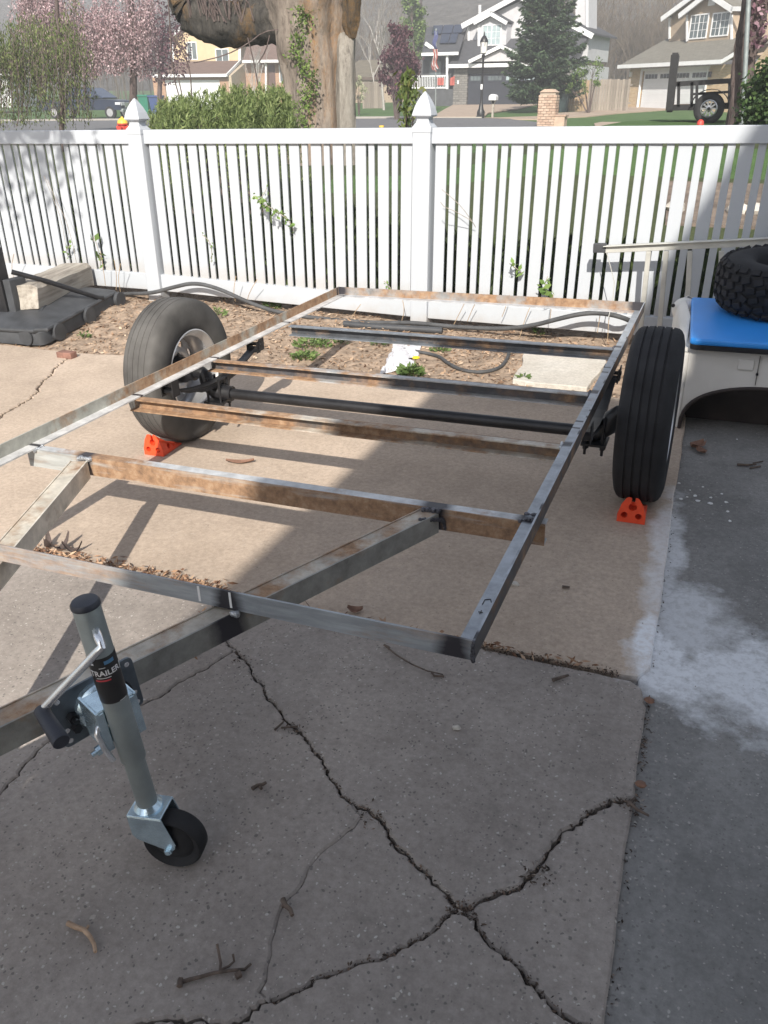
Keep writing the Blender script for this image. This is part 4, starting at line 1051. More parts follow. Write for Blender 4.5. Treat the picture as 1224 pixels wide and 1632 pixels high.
# blue board with a black underside, lying on the deck
bb_ = thing('blue_board', 'bright blue padded board with black edge lying on the white vehicle body', 'board', (0.3, 4.4, ZBODY), DRIVE)
bp = [(XL + .004, 3.985), (XL + .03, 3.972), (1.1, 3.972), (1.1, 4.90), (XL - 0.035, 4.90), (XL - 0.040, 4.88)]
obj('cover', MB().prism([(x, y, ZBODY + 0.024) for x, y in bp], (0, 0, 0.030)), MT['blue_board'], bb_, bevel=0.010)
obj('underside', MB().prism([(x + (.004 if x < 0 else 0), y + .003, ZBODY + 0.001) for x, y in bp], (0, 0, 0.024)), MT['rubber'], bb_, bevel=0.004)
# knobby tyre lying on the board
kt = thing('offroad_tyre', 'black knobby off road tyre lying on the blue board', 'tyre', (0.31, 4.74, ZBODY + 0.055), DRIVE)
KC = Vector((0.315, 4.66, ZBODY + 0.056)); KR, KW = 0.345, 0.25
MK = Matrix.Translation(KC + Vector((0, 0, KW / 2 + 0.02))) @ Matrix.Rotation(math.radians(4), 4, 'X')
prof = [(0.165, -0.10), (0.19, -0.115), (0.25, -0.118), (0.30, -0.110), (0.325, -0.085), (0.332, -0.04), (0.332, 0.04), (0.325, 0.085), (0.30, 0.110), (0.25, 0.118), (0.19, 0.115), (0.165, 0.10), (0.158, 0.0)]
tb = obj('carcass', MB().lathe(prof, MK, 48, close=True), MT['rubber'], kt, smooth=True, sharp=60)
kb = MB()
for row, (zc_, rr_, tilt_) in enumerate(((-0.105, 0.318, .75), (-0.064, 0.337, .25), (-0.022, 0.340, 0), (0.022, 0.340, 0), (0.064, 0.337, -.25), (0.105, 0.318, -.75))):
    nk = 34
    for i in range(nk):
        a = 2 * math.pi * (i + (row % 2) * 0.5) / nk + rnd.uniform(-.02, .02)
        Mq = MK @ Matrix.Rotation(a, 4, 'Z') @ Matrix.Translation((rr_, 0, zc_)) @ Matrix.Rotation(tilt_, 4, 'Y') @ Matrix.Rotation(rnd.choice((-.5, .35, .1)), 4, 'X')
        kb.box(-0.012, 0.0055, -0.022, 0.022, -0.015, 0.015, 0, Mq)
o = obj('tread_block', kb, MT['rubber'], kt, bevel=0.003); tag(o, kind='stuff')

# aluminium rack leaning by the fence
rk = thing('metal_rack', 'weathered aluminium rack with thin uprights leaning on the fence above the right tyre', 'rack', (0.0, 5.52, 0.05), DRIVE)
a_, b_ = dy(962, 397, 5.50), dy(1300, 381, 5.46)
top_dir = (b_ - a_)
def rbar(name, p, q, w, h, mat='alu', up=Vector((0, 0, 1))):
    p, q = Vector(p), Vector(q); d = (q - p); L_ = d.length; d.normalize(); s_ = d.cross(up).normalized(); u_ = s_.cross(d)
    M_ = Matrix(((d.x, s_.x, u_.x, p.x), (d.y, s_.y, u_.y, p.y), (d.z, s_.z, u_.z, p.z), (0, 0, 0, 1)))
    return obj(name, MB().box(0, L_, -w / 2, w / 2, -h / 2, h / 2, 0, M_), MT[mat], rk, bevel=0.003)
rbar('top_bar', a_, b_, 0.030, 0.046)
rbar('top_flange', a_ + Vector((0, -0.028, 0.020)), b_ + Vector((0, -0.028, 0.020)), 0.026, 0.005)
rbar('end_cap', dy(946, 395, 5.50), dy(966, 395, 5.50), 0.045, 0.055, 'black_plastic')
for px_t, px_b in ((1034, 1019), (1062, 1049), (1100, 1092), (1150, 1146)):
    rbar('upright', dy(px_b, 545, 5.56), dy(px_t, 400, 5.49), 0.030, 0.026, up=Vector((0, 1, 0)))
obj('strap_wire', MB().tube([dy(966, 400, 5.49), dy(973, 425, 5.48), dy(979, 450, 5.48), dy(976, 480, 5.47), dy(970, 505, 5.46)], 0.003, 5), MT['alu'], rk)

# ================================================================== LEFT: basketball base with a weathered timber on it
bk = thing('basketball_hoop_base', 'dusty black plastic basketball hoop base weighted with a grey timber', 'hoop base', (-4.9, 4.9, 0.03), DRIVE)
bz = 0.010
A_, B_, C_, D_ = Vector((-5.35, 4.30, bz)), Vector((-4.36, 4.36, bz)), Vector((-4.555, 5.50, bz + .05)), Vector((-5.75, 5.62, bz + .06))
def quad_in(t, z):      # base outline drawn in by t, rounded corners
    cs = [A_, B_, C_, D_]; c = (A_ + B_ + C_ + D_) / 4; out = []
    for i in range(4):
        p0_, p1_, p2_ = cs[i - 1], cs[i], cs[(i + 1) % 4]
        p1_ = p1_.lerp(c, t); d0 = (p0_ - p1_).normalized(); d1 = (p2_ - p1_).normalized(); r = 0.07 * (1 - t)
        for k in range(5):
            u = k / 4; out.append((p1_ + d0 * r * (1 - u) ** 2 + d1 * r * u ** 2) + Vector((0, 0, z)))
    return out
rings = [quad_in(0.0, 0.0), quad_in(0.005, 0.085), quad_in(0.03, 0.105), quad_in(0.06, 0.112), quad_in(0.10, 0.120), quad_in(0.45, 0.150), quad_in(0.9, 0.155)]
mb = MB(); k = len(rings[0])
for r in rings: mb.v += [tuple(p) for p in r]
for i in range(len(rings) - 1):
    for j in range(k): mb.f.append((i * k + j, i * k + (j + 1) % k, (i + 1) * k + (j + 1) % k, (i + 1) * k + j))
mb.f.append([(len(rings) - 1) * k + j for j in range(k)]); mb.f.append([j for j in range(k - 1, -1, -1)]); mb.m = [0] * len(mb.f)
obj('tank', mb, MT['black_plastic'], bk, smooth=True, sharp=35)
rb = MB()
for i in range(6):
    u = 0.10 + 0.14 * i; p = A_.lerp(B_, u) + Vector((0, .16, .118)); q = D_.lerp(C_, u) + Vector((0, -0.55, .125))
    rb.tube([p, p.lerp(q, .5) + Vector((0, 0, .018)), q], 0.016, 6)
obj('rib', rb, MT['black_plastic'], bk, smooth=True)
for u in (0.93, 0.55, 0.15):
    c = B_.lerp(C_, u) if u != 0.55 else B_.lerp(C_, .52)
    obj('roller', MB().cyl(c + Vector((-.05, 0, .05)), c + Vector((.035, 0.004, .05)), 0.062, 18), MT['black_plastic'], bk, smooth=True, sharp=30)
c = A_.lerp(B_, 0.86)
obj('roller', MB().cyl(c + Vector((0, -.01, .055)), c + Vector((.0, 0.10, .055)), 0.058, 18), MT['black_plastic'], bk, smooth=True, sharp=30)
obj('lip', MB().tube([A_ + Vector((.05, .0, .10)), B_ + Vector((-.06, .0, .10)), B_ + Vector((-.01, .06, .10)), C_ + Vector((0, -.08, .10))], 0.016, 8), MT['black_plastic'], bk, smooth=True)
# pole foot and strut
pb = dy(-14, 560, 4.66); pb = Vector((-4.86, 4.62, 0.10))
obj('pole', MB().box(-4.955, -4.865, 4.58, 4.67, 0.12, 0.62), MT['black_steel'], bk, bevel=0.006)
obj('bracket', MB().box(-4.865, -4.80, 4.60, 4.76, 0.12, 0.40), MT['black_plastic'], bk, bevel=0.006)
obj('strut', MB().tube([(-4.86, 4.70, 0.44), (-4.70, 4.86, 0.35), (-4.52, 5.17, 0.175), (-4.50, 5.21, 0.165)], 0.019, 10), MT['black_steel'], bk, smooth=True)
tm_ = thing('timber_block', 'weathered grey timber beam lying on the black hoop base by the fence', 'timber', (-4.95, 5.0, 0.17), DRIVE)
p, q = Vector((-4.78, 4.66, 0.262)), Vector((-5.06, 5.60, 0.258))
d = (q - p).normalized(); s_ = d.cross(Vector((0, 0, 1))).normalized(); u_ = s_.cross(d)
MTm = Matrix(((s_.x, d.x, u_.x, p.x), (s_.y, d.y, u_.y, p.y), (s_.z, d.z, u_.z, p.z), (0, 0, 0, 1)))
L_ = (q - p).length
vs_, fs = [], []
for i in range(12):
    y = L_ * i / 11
    for j, (x, z) in enumerate(((-.125, -.088), (.125, -.088), (.128, .06), (.10, .088), (-.105, .090), (-.127, .06))):
        e = 0.010 if i in (0, 11) else 0.004
        vs_.append(MTm @ Vector((x + rnd.uniform(-e, e), y + (rnd.uniform(-.02, .02) if i in (0, 11) else 0), z + rnd.uniform(-e, e))))
for i in range(11):
    for j in range(6): fs.append((i * 6 + j, i * 6 + (j + 1) % 6, (i + 1) * 6 + (j + 1) % 6, (i + 1) * 6 + j))
fs.append([5, 4, 3, 2, 1, 0]); fs.append([66 + j for j in range(6)])
# stored along its own y axis so that the grain follows it
to = obj('beam', MB().add([MTm.inverted() @ Vector(v_) + ORIGIN[tm_.name] for v_ in vs_], fs), MT['timber'], tm_, bevel=0.006)
to.matrix_local = Matrix.Translation(-ORIGIN[tm_.name]) @ MTm

# ================================================================== HOSES, BAG, STEPPING SLAB
def ground_path(px, lift=0.02): 
    out = []
    for p in px:
        z = p[2] if len(p) > 2 else None
        g_ = gp(p[0], p[1], 0.0)
        for _ in range(4): g_ = gp(p[0], p[1], bed_z(g_.x, g_.y) + lift)
        if z: g_ = dy(p[0], p[1], z)
        out.append(g_)
    return out
def smooth_path(P, it=2):
    P = [Vector(p) for p in P]
    for _ in range(it):
        Q = [P[0]]
        for a, b in zip(P, P[1:]): Q += [a.lerp(b, .25), a.lerp(b, .75)]
        Q.append(P[-1]); P = Q
    return P
hp = ground_path([(150, 470), (200, 468)]) + [dy(240, 468, 5.55), dy(275, 458, 5.58), dy(310, 450, 5.585), dy(350, 460, 5.58), dy(400, 484, 5.55)] + [dy(450, 500, 5.56), dy(520, 509, 5.57), dy(600, 515, 5.58), dy(660, 514, 5.58), dy(720, 521, 5.58), dy(800, 525, 5.57), dy(850, 519, 5.56)] + [dy(890, 508, 5.5), dy(930, 499, 5.53), dy(965, 499, 5.53), dy(1000, 508, 5.50)] + ground_path([(1035, 528), (1070, 545)])
tag(obj('garden_hose', MB().tube(smooth_path(hp), 0.0155, 10), MT['hose'], None, DRIVE, hp[6], smooth=True), 'grey rubber hose running along the foot of the white fence', 'hose')
hp2 = ground_path([(640, 556), (665, 560), (700, 567), (712, 578), (735, 590), (765, 594), (795, 588), (808, 574), (812, 560), (815, 545)], 0.012)
tag(obj('drip_hose', MB().tube(smooth_path(hp2), 0.011, 8), MT['hose'], None, DRIVE, hp2[4], smooth=True), 'thin grey hose looped on the bark beside the pale slab', 'hose')
pp = ground_path([(548, 516), (600, 521), (655, 524), (705, 527)], 0.02)
tag(obj('drain_pipe', MB().tube(smooth_path(pp), 0.024, 10), MT['black_plastic'], None, DRIVE, pp[1], smooth=True), 'short black corrugated pipe half buried in front of the fence post', 'pipe')
# plastic bag: crumpled sheet
q4 = [gp(609, 590, .02), gp(655, 583, .03), gp(671, 545, .03), gp(627, 542, .03)]
nb = 22; vs_, fs = [], []
for j in range(nb + 1):
    for i in range(nb + 1):
        u, w = i / nb, j / nb
        p = (q4[0].lerp(q4[1], u)).lerp(q4[3].lerp(q4[2], u), w)
        b_in = min(u, 1 - u, w, 1 - w)
        z = 0.008 + 0.018 * min(1, b_in * 5) + 0.026 * mnoise.fractal(Vector((u * 3.2, w * 3.2, 4.1)), 0.8, 2.2, 4) * min(1, b_in * 6 + .25)
        e = 0.02 * mnoise.noise(Vector((u * 6, w * 6, 9)))
        vs_.append((p.x + e, p.y + e, max(bed_z(p.x, p.y) + 0.008, bed_z(p.x, p.y) + z)))
for j in range(nb):
    for i in range(nb):
        if (i > 17 and 7 < j < 12): continue
        a = j * (nb + 1) + i; fs.append((a, a + 1, a + nb + 2, a + nb + 1))
bag = obj('plastic_bag', thick(vs_, fs, (0, 0, -0.003)), MT['bag'], None, DRIVE, q4[0], smooth=True, sharp=75, label='crumpled white plastic bag lying on the bark behind the trailer', category='bag')
ORIGIN[bag.name] = q4[0]
h1 = [gp(612, 586, .03), gp(608, 595, .03), gp(606, 601, .02)]
obj('bag_handle', MB().tube(h1, [0.012, 0.010, 0.013], 6), MT['bag'], bag, smooth=True)
# broken pale slab
sl_ = [gp(817, 601, .03), gp(860, 607, .03), (gp(936, 614, .03)), gp(962, 580, .03), gp(966, 566, .03), gp(905, 560, .03), gp(836, 556, .03)]
mb = MB(); P = jag([(p.x, p.y) for p in sl_ + [sl_[0]]], 0.05, 0.04)[:-1]
mb.prism([(p.x, p.y, -0.04) for p in P], (0, 0, 0.058))
tag(obj('paving_slab', mb, MT['conc_old'], None, DRIVE, sl_[0], bevel=0.006), 'broken pale concrete slab lying on the bark by the right rail', 'slab')

# ================================================================== BITS ON THE CONCRETE
def stick(path, r, mat, label, name='twig', cat='twig', side=(), group=None, zoff=0.005):
    P = [gp(p[0], p[1], zoff + r) + Vector((0, 0, p[2] if len(p) > 2 else 0)) for p in path]
    mb = MB().tube(P, [r * (1 - 0.35 * i / max(1, len(P) - 1)) for i in range(len(P))], 7)
    for sp_, rr_ in side: mb.tube([gp(p[0], p[1], zoff + rr_) + Vector((0, 0, p[2] if len(p) > 2 else 0)) for p in sp_], rr_, 5)
    return tag(obj(name, mb, MT[mat], None, DRIVE, P[0], smooth=True), label, cat, group)
stick([(108, 1471), (122, 1478), (134, 1482), (143, 1492), (150, 1505), (152, 1517)], 0.0055, 'twig_tan', 'curved tan stick lying on the concrete at the lower left', side=[([(136, 1482), (141, 1475)], .003)])
stick([(285, 1567), (300, 1562), (320, 1557), (340, 1551), (365, 1547), (390, 1545), (400, 1536)], 0.0042, 'twig', 'dark forked twig with a broken end near the bottom edge',
      side=[([(350, 1550), (352, 1535), (348, 1515, .02)], .0028), ([(352, 1545), (364, 1540), (373, 1532), (372, 1526, .01)], .0024), ([(375, 1556), (384, 1551)], .007), ([(286, 1572), (288, 1560)], .006)])
stick([(451, 1433), (455, 1443), (463, 1450), (466, 1459)], 0.0062, 'twig', 'short thick dark bud twig lying on the thin crack', side=[([(449, 1445), (456, 1441)], .004)])
stick([(402, 1257), (410, 1252), (419, 1250), (424, 1247)], 0.0055, 'twig', 'small dark twig alone on the concrete right of the jack wheel', side=[([(412, 1252), (417, 1257)], .004)])
stick([(881, 1084), (893, 1080), (906, 1076)], 0.0058, 'twig', 'stubby grey twig just below the joint near the right slab')
stick([(612, 1028), (632, 1044), (655, 1058), (680, 1069), (706, 1075)], 0.0028, 'twig', 'long thin curved twig below the front rail', side=[([(688, 1071), (692, 1077), (708, 1078)], .0035), ([(612, 1028), (620, 1032)], .004)])
stick([(896, 935), (908, 936)], 0.0055, 'twig', 'tiny dark bark piece on the concrete right of the frame', name='bark_piece', cat='bark piece')
stick([(1000, 1277), (1015, 1290), (1034, 1300)], 0.0045, 'twig', 'dark twig lying across the edge of the right slab', side=[([(1000, 1284), (1012, 1272)], .004)], zoff=-0.004)
stick([(438, 1163), (452, 1150)], 0.0035, 'twig', 'thin twig standing out of the long crack', side=[([(448, 1160), (475, 1158)], .003)])
stick([(1175, 740), (1190, 741), (1205, 740)], 0.006, 'twig', 'dark twig on the right slab below the brown arch', side=[([(1195, 746), (1212, 743)], .004), ([(1200, 738), (1216, 735)], .003)], zoff=-0.012)
stick([(888, 590), (905, 592)], 0.004, 'twig', 'small twig on the pale broken slab', zoff=0.05) if False else None
# pebbles
for (px, py, r, lb) in ((820, 931, .012, 'small grey pebble right of the right rail'), (728, 1160, .009, 'flat pale pebble in the middle of the front slab'), (1035, 1116, .011, 'brown crumb at the corner of the front slab'), (1022, 1250, .010, 'rusty round pebble on the right slab edge')):
    c = gp(px, py, .006); tag(obj('pebble', MB().ball(c, r, 8, 6, 0, .2, (1.3, 1, .7)), MT['conc_old'] if 'grey' in lb or 'pale' in lb else MT['dryleaf'], None, DRIVE, c, smooth=True), lb, 'pebble')
c = gp(106, 566, .02)
tag(obj('brick_piece', MB().box(c.x - .06, c.x + .06, c.y - .03, c.y + .035, 0.0, .045), simple('old_brick', (0.20, 0.105, 0.08), .9, 0, .4, 20, .4), None, DRIVE, c, bevel=0.006), 'dark red brick piece at the end of the rear slab crack', 'brick')
# curled dry leaves and seed pods
def curl(px, py, L_, wd, rot, mat, name, label, cat='dry leaf', lift=0.0, rise=0.02, group=None):
    c = gp(px, py, .006); mb = MB(); n_ = 7; vs_, fs = [], []
    for i in range(n_):
        u = i / (n_ - 1) - .5; w = wd * math.cos(u * 2.6) + .001
        for s in (-1, 0, 1):
            x = u * L_; y = s * w; z = lift + rise * (2 * u) ** 2 + 0.5 * wd * abs(s)
            vs_.append((c.x + x * math.cos(rot) - y * math.sin(rot), c.y + x * math.sin(rot) + y * math.cos(rot), c.z + z))
    for i in range(n_ - 1):
        for j in range(2): fs.append((3 * i + j, 3 * i + 3 + j, 3 * i + 4 + j, 3 * i + 1 + j))
    mb = thick(vs_, fs, (0, 0, 0.002))
    return tag(obj(name, mb, MT[mat], None, DRIVE, c, smooth=True), label, cat, group)
curl(383, 738, 0.13, 0.016, 0.35, 'dryleaf', 'seed_pod', 'curved brown seed pod on the sunlit concrete under the frame', 'seed pod', 0, .012)
curl(78, 872, 0.075, 0.013, 2.2, 'darkleaf', 'dry_leaf', 'dark curled leaf standing at the front rail, leftmost of three', 'dry leaf', .0, .05)
curl(98, 876, 0.085, 0.014, 1.2, 'darkleaf', 'dry_leaf', 'dark curled leaf standing at the front rail, middle of three', 'dry leaf', .0, .055)
curl(118, 880, 0.075, 0.014, 0.4, 'darkleaf', 'dry_leaf', 'dark curled leaf at the front rail, rightmost of three', 'dry leaf', .0, .04)
curl(1112, 708, 0.09, 0.03, 0.9, 'dryleaf', 'dry_leaf', 'brown crumpled leaf on the joint below the brown arch', 'dry leaf', -.015, .014)
curl(1118, 716, 0.06, 0.02, 2.3, 'dryleaf', 'dry_leaf', 'smaller brown leaf just under the crumpled one at the joint', 'dry leaf', -.015, .010)
curl(566, 975, 0.05, 0.016, 0.2, 'dryleaf', 'dry_leaf', 'reddish leaf behind the front rail, right of the tongue beam', 'dry leaf', 0, .012)

# ================================================================== WEEDS AND STALKS BY THE FENCE
MT['weed'] = leafmat('weed_leaf', [(0, (0.075, 0.125, 0.045)), (0.5, (0.13, 0.20, 0.065)), (1, (0.21, 0.28, 0.105))], 0.55, 0.3)
MT['sprig'] = leafmat('sprig_leaf', [(0, (0.10, 0.19, 0.045)), (1, (0.25, 0.36, 0.11))], 0.5, 0.3)
MT['stalk'] = simple('dry_stalk', (0.42, 0.31, 0.20), 0.9, 0, 0.3, 30)
MT['stem_grey'] = simple('grey_stem', (0.33, 0.29, 0.25), 0.9, 0, 0.3, 30)
MT['dandelion'] = simple('dandelion_yellow', (0.80, 0.55, 0.02), 0.7, 0, 0.1, 30)
def weed(px, py, r, n_, label, h=0.05, group=None, long=0.035):
    c = gp(px, py, 0); 
    for _ in range(3): c = gp(px, py, bed_z(c.x, c.y))
    t = thing('weed', label, 'weed', c, DRIVE, group)
    ang = rng.uniform(0, 2 * math.pi, n_); rr_ = r * np.sqrt(rng.random(n_))
    P = np.stack([c.x + rr_ * np.cos(ang), c.y + rr_ * np.sin(ang) * 0.8, c.z + 0.01 + h * rng.random(n_) * (1 - (rr_ / r) ** 2 * .6)], 1)
    main = np.stack([np.cos(ang), np.sin(ang), np.full(n_, 0.55)], 1)
    U, V = leaf_axes(n_, long * .5, long * .2, main, 0.5)
    quads('leaves', P, U, V, MT['weed'], t)
    st = MB()
    for i in range(6): a = rnd.uniform(0, 6.28); st.tube([c, c + Vector((r * .4 * math.cos(a), r * .4 * math.sin(a), h * .6))], 0.0015, 4)
    obj('stem', st, MT['sprig'] if False else MT['twig'], t)
    return t
weed(498, 553, 0.14, 260, 'bright green weed clump left of centre behind the trailer', .07)
weed(486, 572, 0.10, 170, 'low green weed clump at the edge of the concrete under the channel', .05)
weed(606, 550, 0.075, 90, 'small light green weed just left of the white bag', .05)
weed(545, 548, 0.06, 60, 'small weed between the green clump and the white bag', .05)
d_ = weed(654, 598, 0.085, 150, 'dandelion with one yellow flower in front of the white bag', .06, long=.05)
c = gp(663, 571, 0.075)
obj('flower_stalk', MB().tube([gp(656, 590, 0.0), gp(660, 580, .04), c], 0.0022, 5), MT['sprig'], d_)
obj('flower', MB().lathe([(0.004, -0.008), (0.019, -0.002), (0.024, 0.004), (0.018, 0.010), (0.008, 0.013), (0.001, 0.013)], Matrix.Translation(c), 14), MT['dandelion'], d_, smooth=True)
weed(700, 560, 0.07, 70, 'sparse weed on the bark just right of the white bag', .04)
weed(345, 505, 0.09, 70, 'sparse weeds on the bark behind the left tyre', .07)
weed(432, 492, 0.09, 110, 'green weed under the bottom rail behind the left rail', .06)
weed(135, 540, 0.05, 40, 'small weed at the edge of the black hoop base', .06)
weed(310, 462, 0.06, 50, 'small weed beside the foot of the second fence post', .05)
weed(690, 605, 0.06, 60, 'weeds at the edge of the concrete beside the pale slab', .05) if False else None
weed(835, 608, 0.05, 60, 'tiny weed at the front edge of the pale slab', .04)
weed(858, 535, 0.05, 40, 'weed sprout below the hose right of the fence post', .07)
def sprig(pts, label, nl, L_=0.018, Yp=5.66, mat='sprig', stem='stem_grey', name='vine_sprig', cat='sprig', r=0.003, group=None):
    P = [dy(p[0], p[1], Yp - (p[2] if len(p) > 2 else 0)) for p in pts]
    t = thing(name, label, cat, P[0], DRIVE, group)
    obj('stem', MB().tube(smooth_path(P, 1), r, 5), MT[stem], t)
    if nl:
        S = np.array([P[min(int(u), len(P) - 2)].lerp(P[min(int(u), len(P) - 2) + 1], u - int(u)) for u in rng.uniform(0, len(P) - 1.001, nl)])
        S = S + rng.normal(size=S.shape) * L_ * 0.8
        S[:, 1] = np.minimum(S[:, 1], 5.66)
        U, V = leaf_axes(nl, L_, L_ * .55); quads('leaves', S, U, V, MT[mat], t)
    return t
sprig([(468, 368), (460, 350, .05), (445, 340, .08), (430, 330, .10), (415, 322, .12), (405, 312, .13)], 'long leafy green sprig reaching out of the fence, its leaves at both ends', 75, .020)
sprig([(425, 300), (420, 310, .04), (412, 320, .06)], 'small green shoot just above the long leafy sprig', 14, .016)
sprig([(337, 418), (338, 405, .03), (336, 390, .04), (330, 380, .06), (322, 374, .07)], 'budding twig between the second post and the leafy sprig', 26, .011)
sprig([(758, 362), (752, 352, .05), (740, 345, .08), (722, 335, .12), (708, 330, .14), (702, 322, .15)], 'bare forked twig poking through the fence right of the middle post', 0, r=.0022)
sprig([(752, 352, .04), (736, 330, .09), (720, 315, .12), (704, 302, .15)], 'upper bare twig beside the forked twig right of the middle post', 0, r=.002)
sprig([(832, 435), (822, 427, .05), (812, 420, .07)], 'green blade leaf poking through the fence behind the rear rail', 8, .030)
sprig([(868, 490), (872, 470, .05), (868, 455, .06), (873, 440, .06)], 'tall green shoot in front of the fence above the rear rail', 16, .026)
sprig([(628, 470), (620, 455, .04), (612, 448, .05)], 'green leaf tuft in the slat gap left of the middle post', 9, .016)
sprig([(160, 425), (160, 408, .03), (148, 372, .05), (150, 385, .05)], 'grassy green blade against the left fence panel', 9, .034)
sprig([(108, 408), (106, 398, .03), (112, 390, .04)], 'green leafy sprout just above the timber', 12, .018)
sprig([(122, 420), (115, 385, .05), (105, 350, .06), (92, 325, .07), (75, 285, .08)], 'thin dry vine climbing the left fence panel', 0, r=.0022)
sprig([(106, 400), (98, 350, .05), (84, 315, .06), (70, 280, .07)], 'second thin dry vine left of the climbing one', 0, r=.002)
STALKS = ['dry stalk beside the green blade on the left fence panel', 'dry stalk midway between the green blade and the second fence post', 'dry stalk just left of the second fence post',
          'dry stalk above the arched hose, left of the rear frame corner', 'bent dry stalk where the arched hose comes down', 'leaning dry stalk just right of the middle post, under the rear rail',
          'second leaning dry stalk right of the middle post', 'leaning dry stalk under the middle of the right half of the rear rail', 'longest leaning dry stalk, crossing the hose above the pale slab',
          'upright dry stalk where the hose begins to rise at the right', 'pale stalk in front of the highest part of the right hose', 'pale stalk beside the right rail in front of the raised hose',
          'small dry stalk just left of the middle post', 'dry stalk behind the grey timber at the far left', 'short dry stalk right of the rear left frame corner']
for i, (a, b, c_) in enumerate([((168, 455), (165, 430), (160, 400)), ((185, 462), (186, 440), (182, 415)), ((192, 465), (188, 445), (192, 420)), ((375, 480), (372, 465), (376, 440)), ((392, 485), (398, 465), (410, 445)), ((722, 520), (732, 500), (742, 480)), ((745, 512), (752, 495), (760, 478)), ((800, 505), (806, 490), (812, 470)),
                               ((828, 538), (838, 505), (850, 478)), ((876, 515), (878, 495), (882, 470)), ((952, 530), (956, 505), (958, 490)), ((968, 545), (970, 515), (972, 490)), ((640, 512), (645, 495), (640, 470)), ((22, 445), (18, 425), (22, 405)), ((560, 510), (565, 498), (575, 485))]):
    sprig([(a[0], a[1], .03), (b[0], b[1], .06), (c_[0], c_[1], .09)], STALKS[i], 0, Yp=5.62, stem='stalk', name='dry_stalk', cat='dry stalk', r=.0026, group='dry stalks along the fence foot')

# ================================================================== GROUND BEYOND THE FENCE
_ty = [5.8, 8, 12, 17, 22, 30, 45, 60, 75, 95, 130]
_tz = [-0.09, 0.03, 0.36, 0.52, 0.50, 0.46, 0.46, 0.80, 1.10, 1.7, 3.5]
def terr(x, y):
    z = float(np.interp(y, _ty, _tz))
    z -= 0.012 * min(60, max(0.0, -x - 10))
    if x > -5 and 6 < y < 30:
        m = min(1, (x + 5) / 3.2); m = m * m * (3 - 2 * m)
        w = 1 - abs((y - 16.5) / 9.5); w = max(0, min(1, w * 1.5)); w = w * w * (3 - 2 * w)
        z += 0.50 * m * w
    return z
xs = np.concatenate([np.arange(-170, -60, 5), np.arange(-60, 12, 0.8), np.arange(12, 90, 4)]); ys = np.concatenate([np.arange(5.86, 30, 0.5), np.arange(30, 132, 1.5)])
nx = len(xs); mb = MB(); mb.v = [(x, y, terr(x, y)) for y in ys for x in xs]
mb.f = [(j * nx + i, j * nx + i + 1, (j + 1) * nx + i + 1, (j + 1) * nx + i) for j in range(len(ys) - 1) for i in range(nx - 1)]; mb.m = [1 if (ys[f[0] // nx] < 24 and xs[f[0] % nx] < -6) or ys[f[0] // nx] < 10.5 or 12.0 < ys[f[0] // nx] < 15.5 else 0 for f in mb.f]
obj('lawn', mb, [MT['lawn'], MT['yard']], None, smooth=True, kind='structure')
def strip(name, rows, dz, mat, step=0.5, cols=16, kerb=0):
    """sheet laid on the ground between two edges given row by row: (y, x_left, x_right)"""
    ys_ = np.arange(rows[0][0], rows[-1][0] + 1e-6, step); Y_ = [r[0] for r in rows]
    mb = MB(); vv = []
    for y in ys_:
        a, b = float(np.interp(y, Y_, [r[1] for r in rows])), float(np.interp(y, Y_, [r[2] for r in rows]))
        for i in range(cols + 1):
            x = a + (b - a) * i / cols; vv.append((x, y, terr(x, y) + dz))
    ff = [(j * (cols + 1) + i, j * (cols + 1) + i + 1, (j + 1) * (cols + 1) + i + 1, (j + 1) * (cols + 1) + i) for j in range(len(ys_) - 1) for i in range(cols)]
    return obj(name, thick(vv, ff, (0, 0, -0.06)), mat, None, smooth=True, sharp=40, kind='structure')
def qx(px, Y, py=185): return at(px, py, Y).x
strip('street', [(25, -90, -5.0), (30, -90, qx(885, 30)), (36, -90, qx(868, 36)), (41, -90, qx(815, 41)), (44, -90, qx(772, 44)), (45, -90, qx(700, 45))], 0.035, MT['asphalt'], cols=60)
strip('pavement', [(45.0, -90, qx(768, 45)), (46.6, -90, qx(770, 46.6))], 0.07, MT['kerb'], cols=60, step=0.4)
strip('driveway_tan', [(45.2, qx(688, 45.2), qx(772, 45.2)), (50, qx(698, 50), qx(778, 50)), (56, qx(708, 56), qx(826, 56)), (66, qx(722, 66), qx(860, 66))], 0.085, MT['tan_conc'])
strip('path_tan', [(41, qx(815, 41), qx(860, 41)), (44.5, qx(772, 44.5), qx(885, 44.5)), (46, qx(860, 46), qx(935, 46)), (50, qx(892, 50), qx(985, 50)), (54, qx(960, 54), qx(1050, 54)), (60, qx(1000, 60), qx(1120, 60))], 0.05, MT['tan_conc'])
strip('path_stub', [(33.0, qx(950, 33.0), qx(980, 33.0)), (36, qx(948, 36), qx(996, 36)), (38, qx(960, 38), qx(1006, 38))], 0.03, MT['tan_conc'])

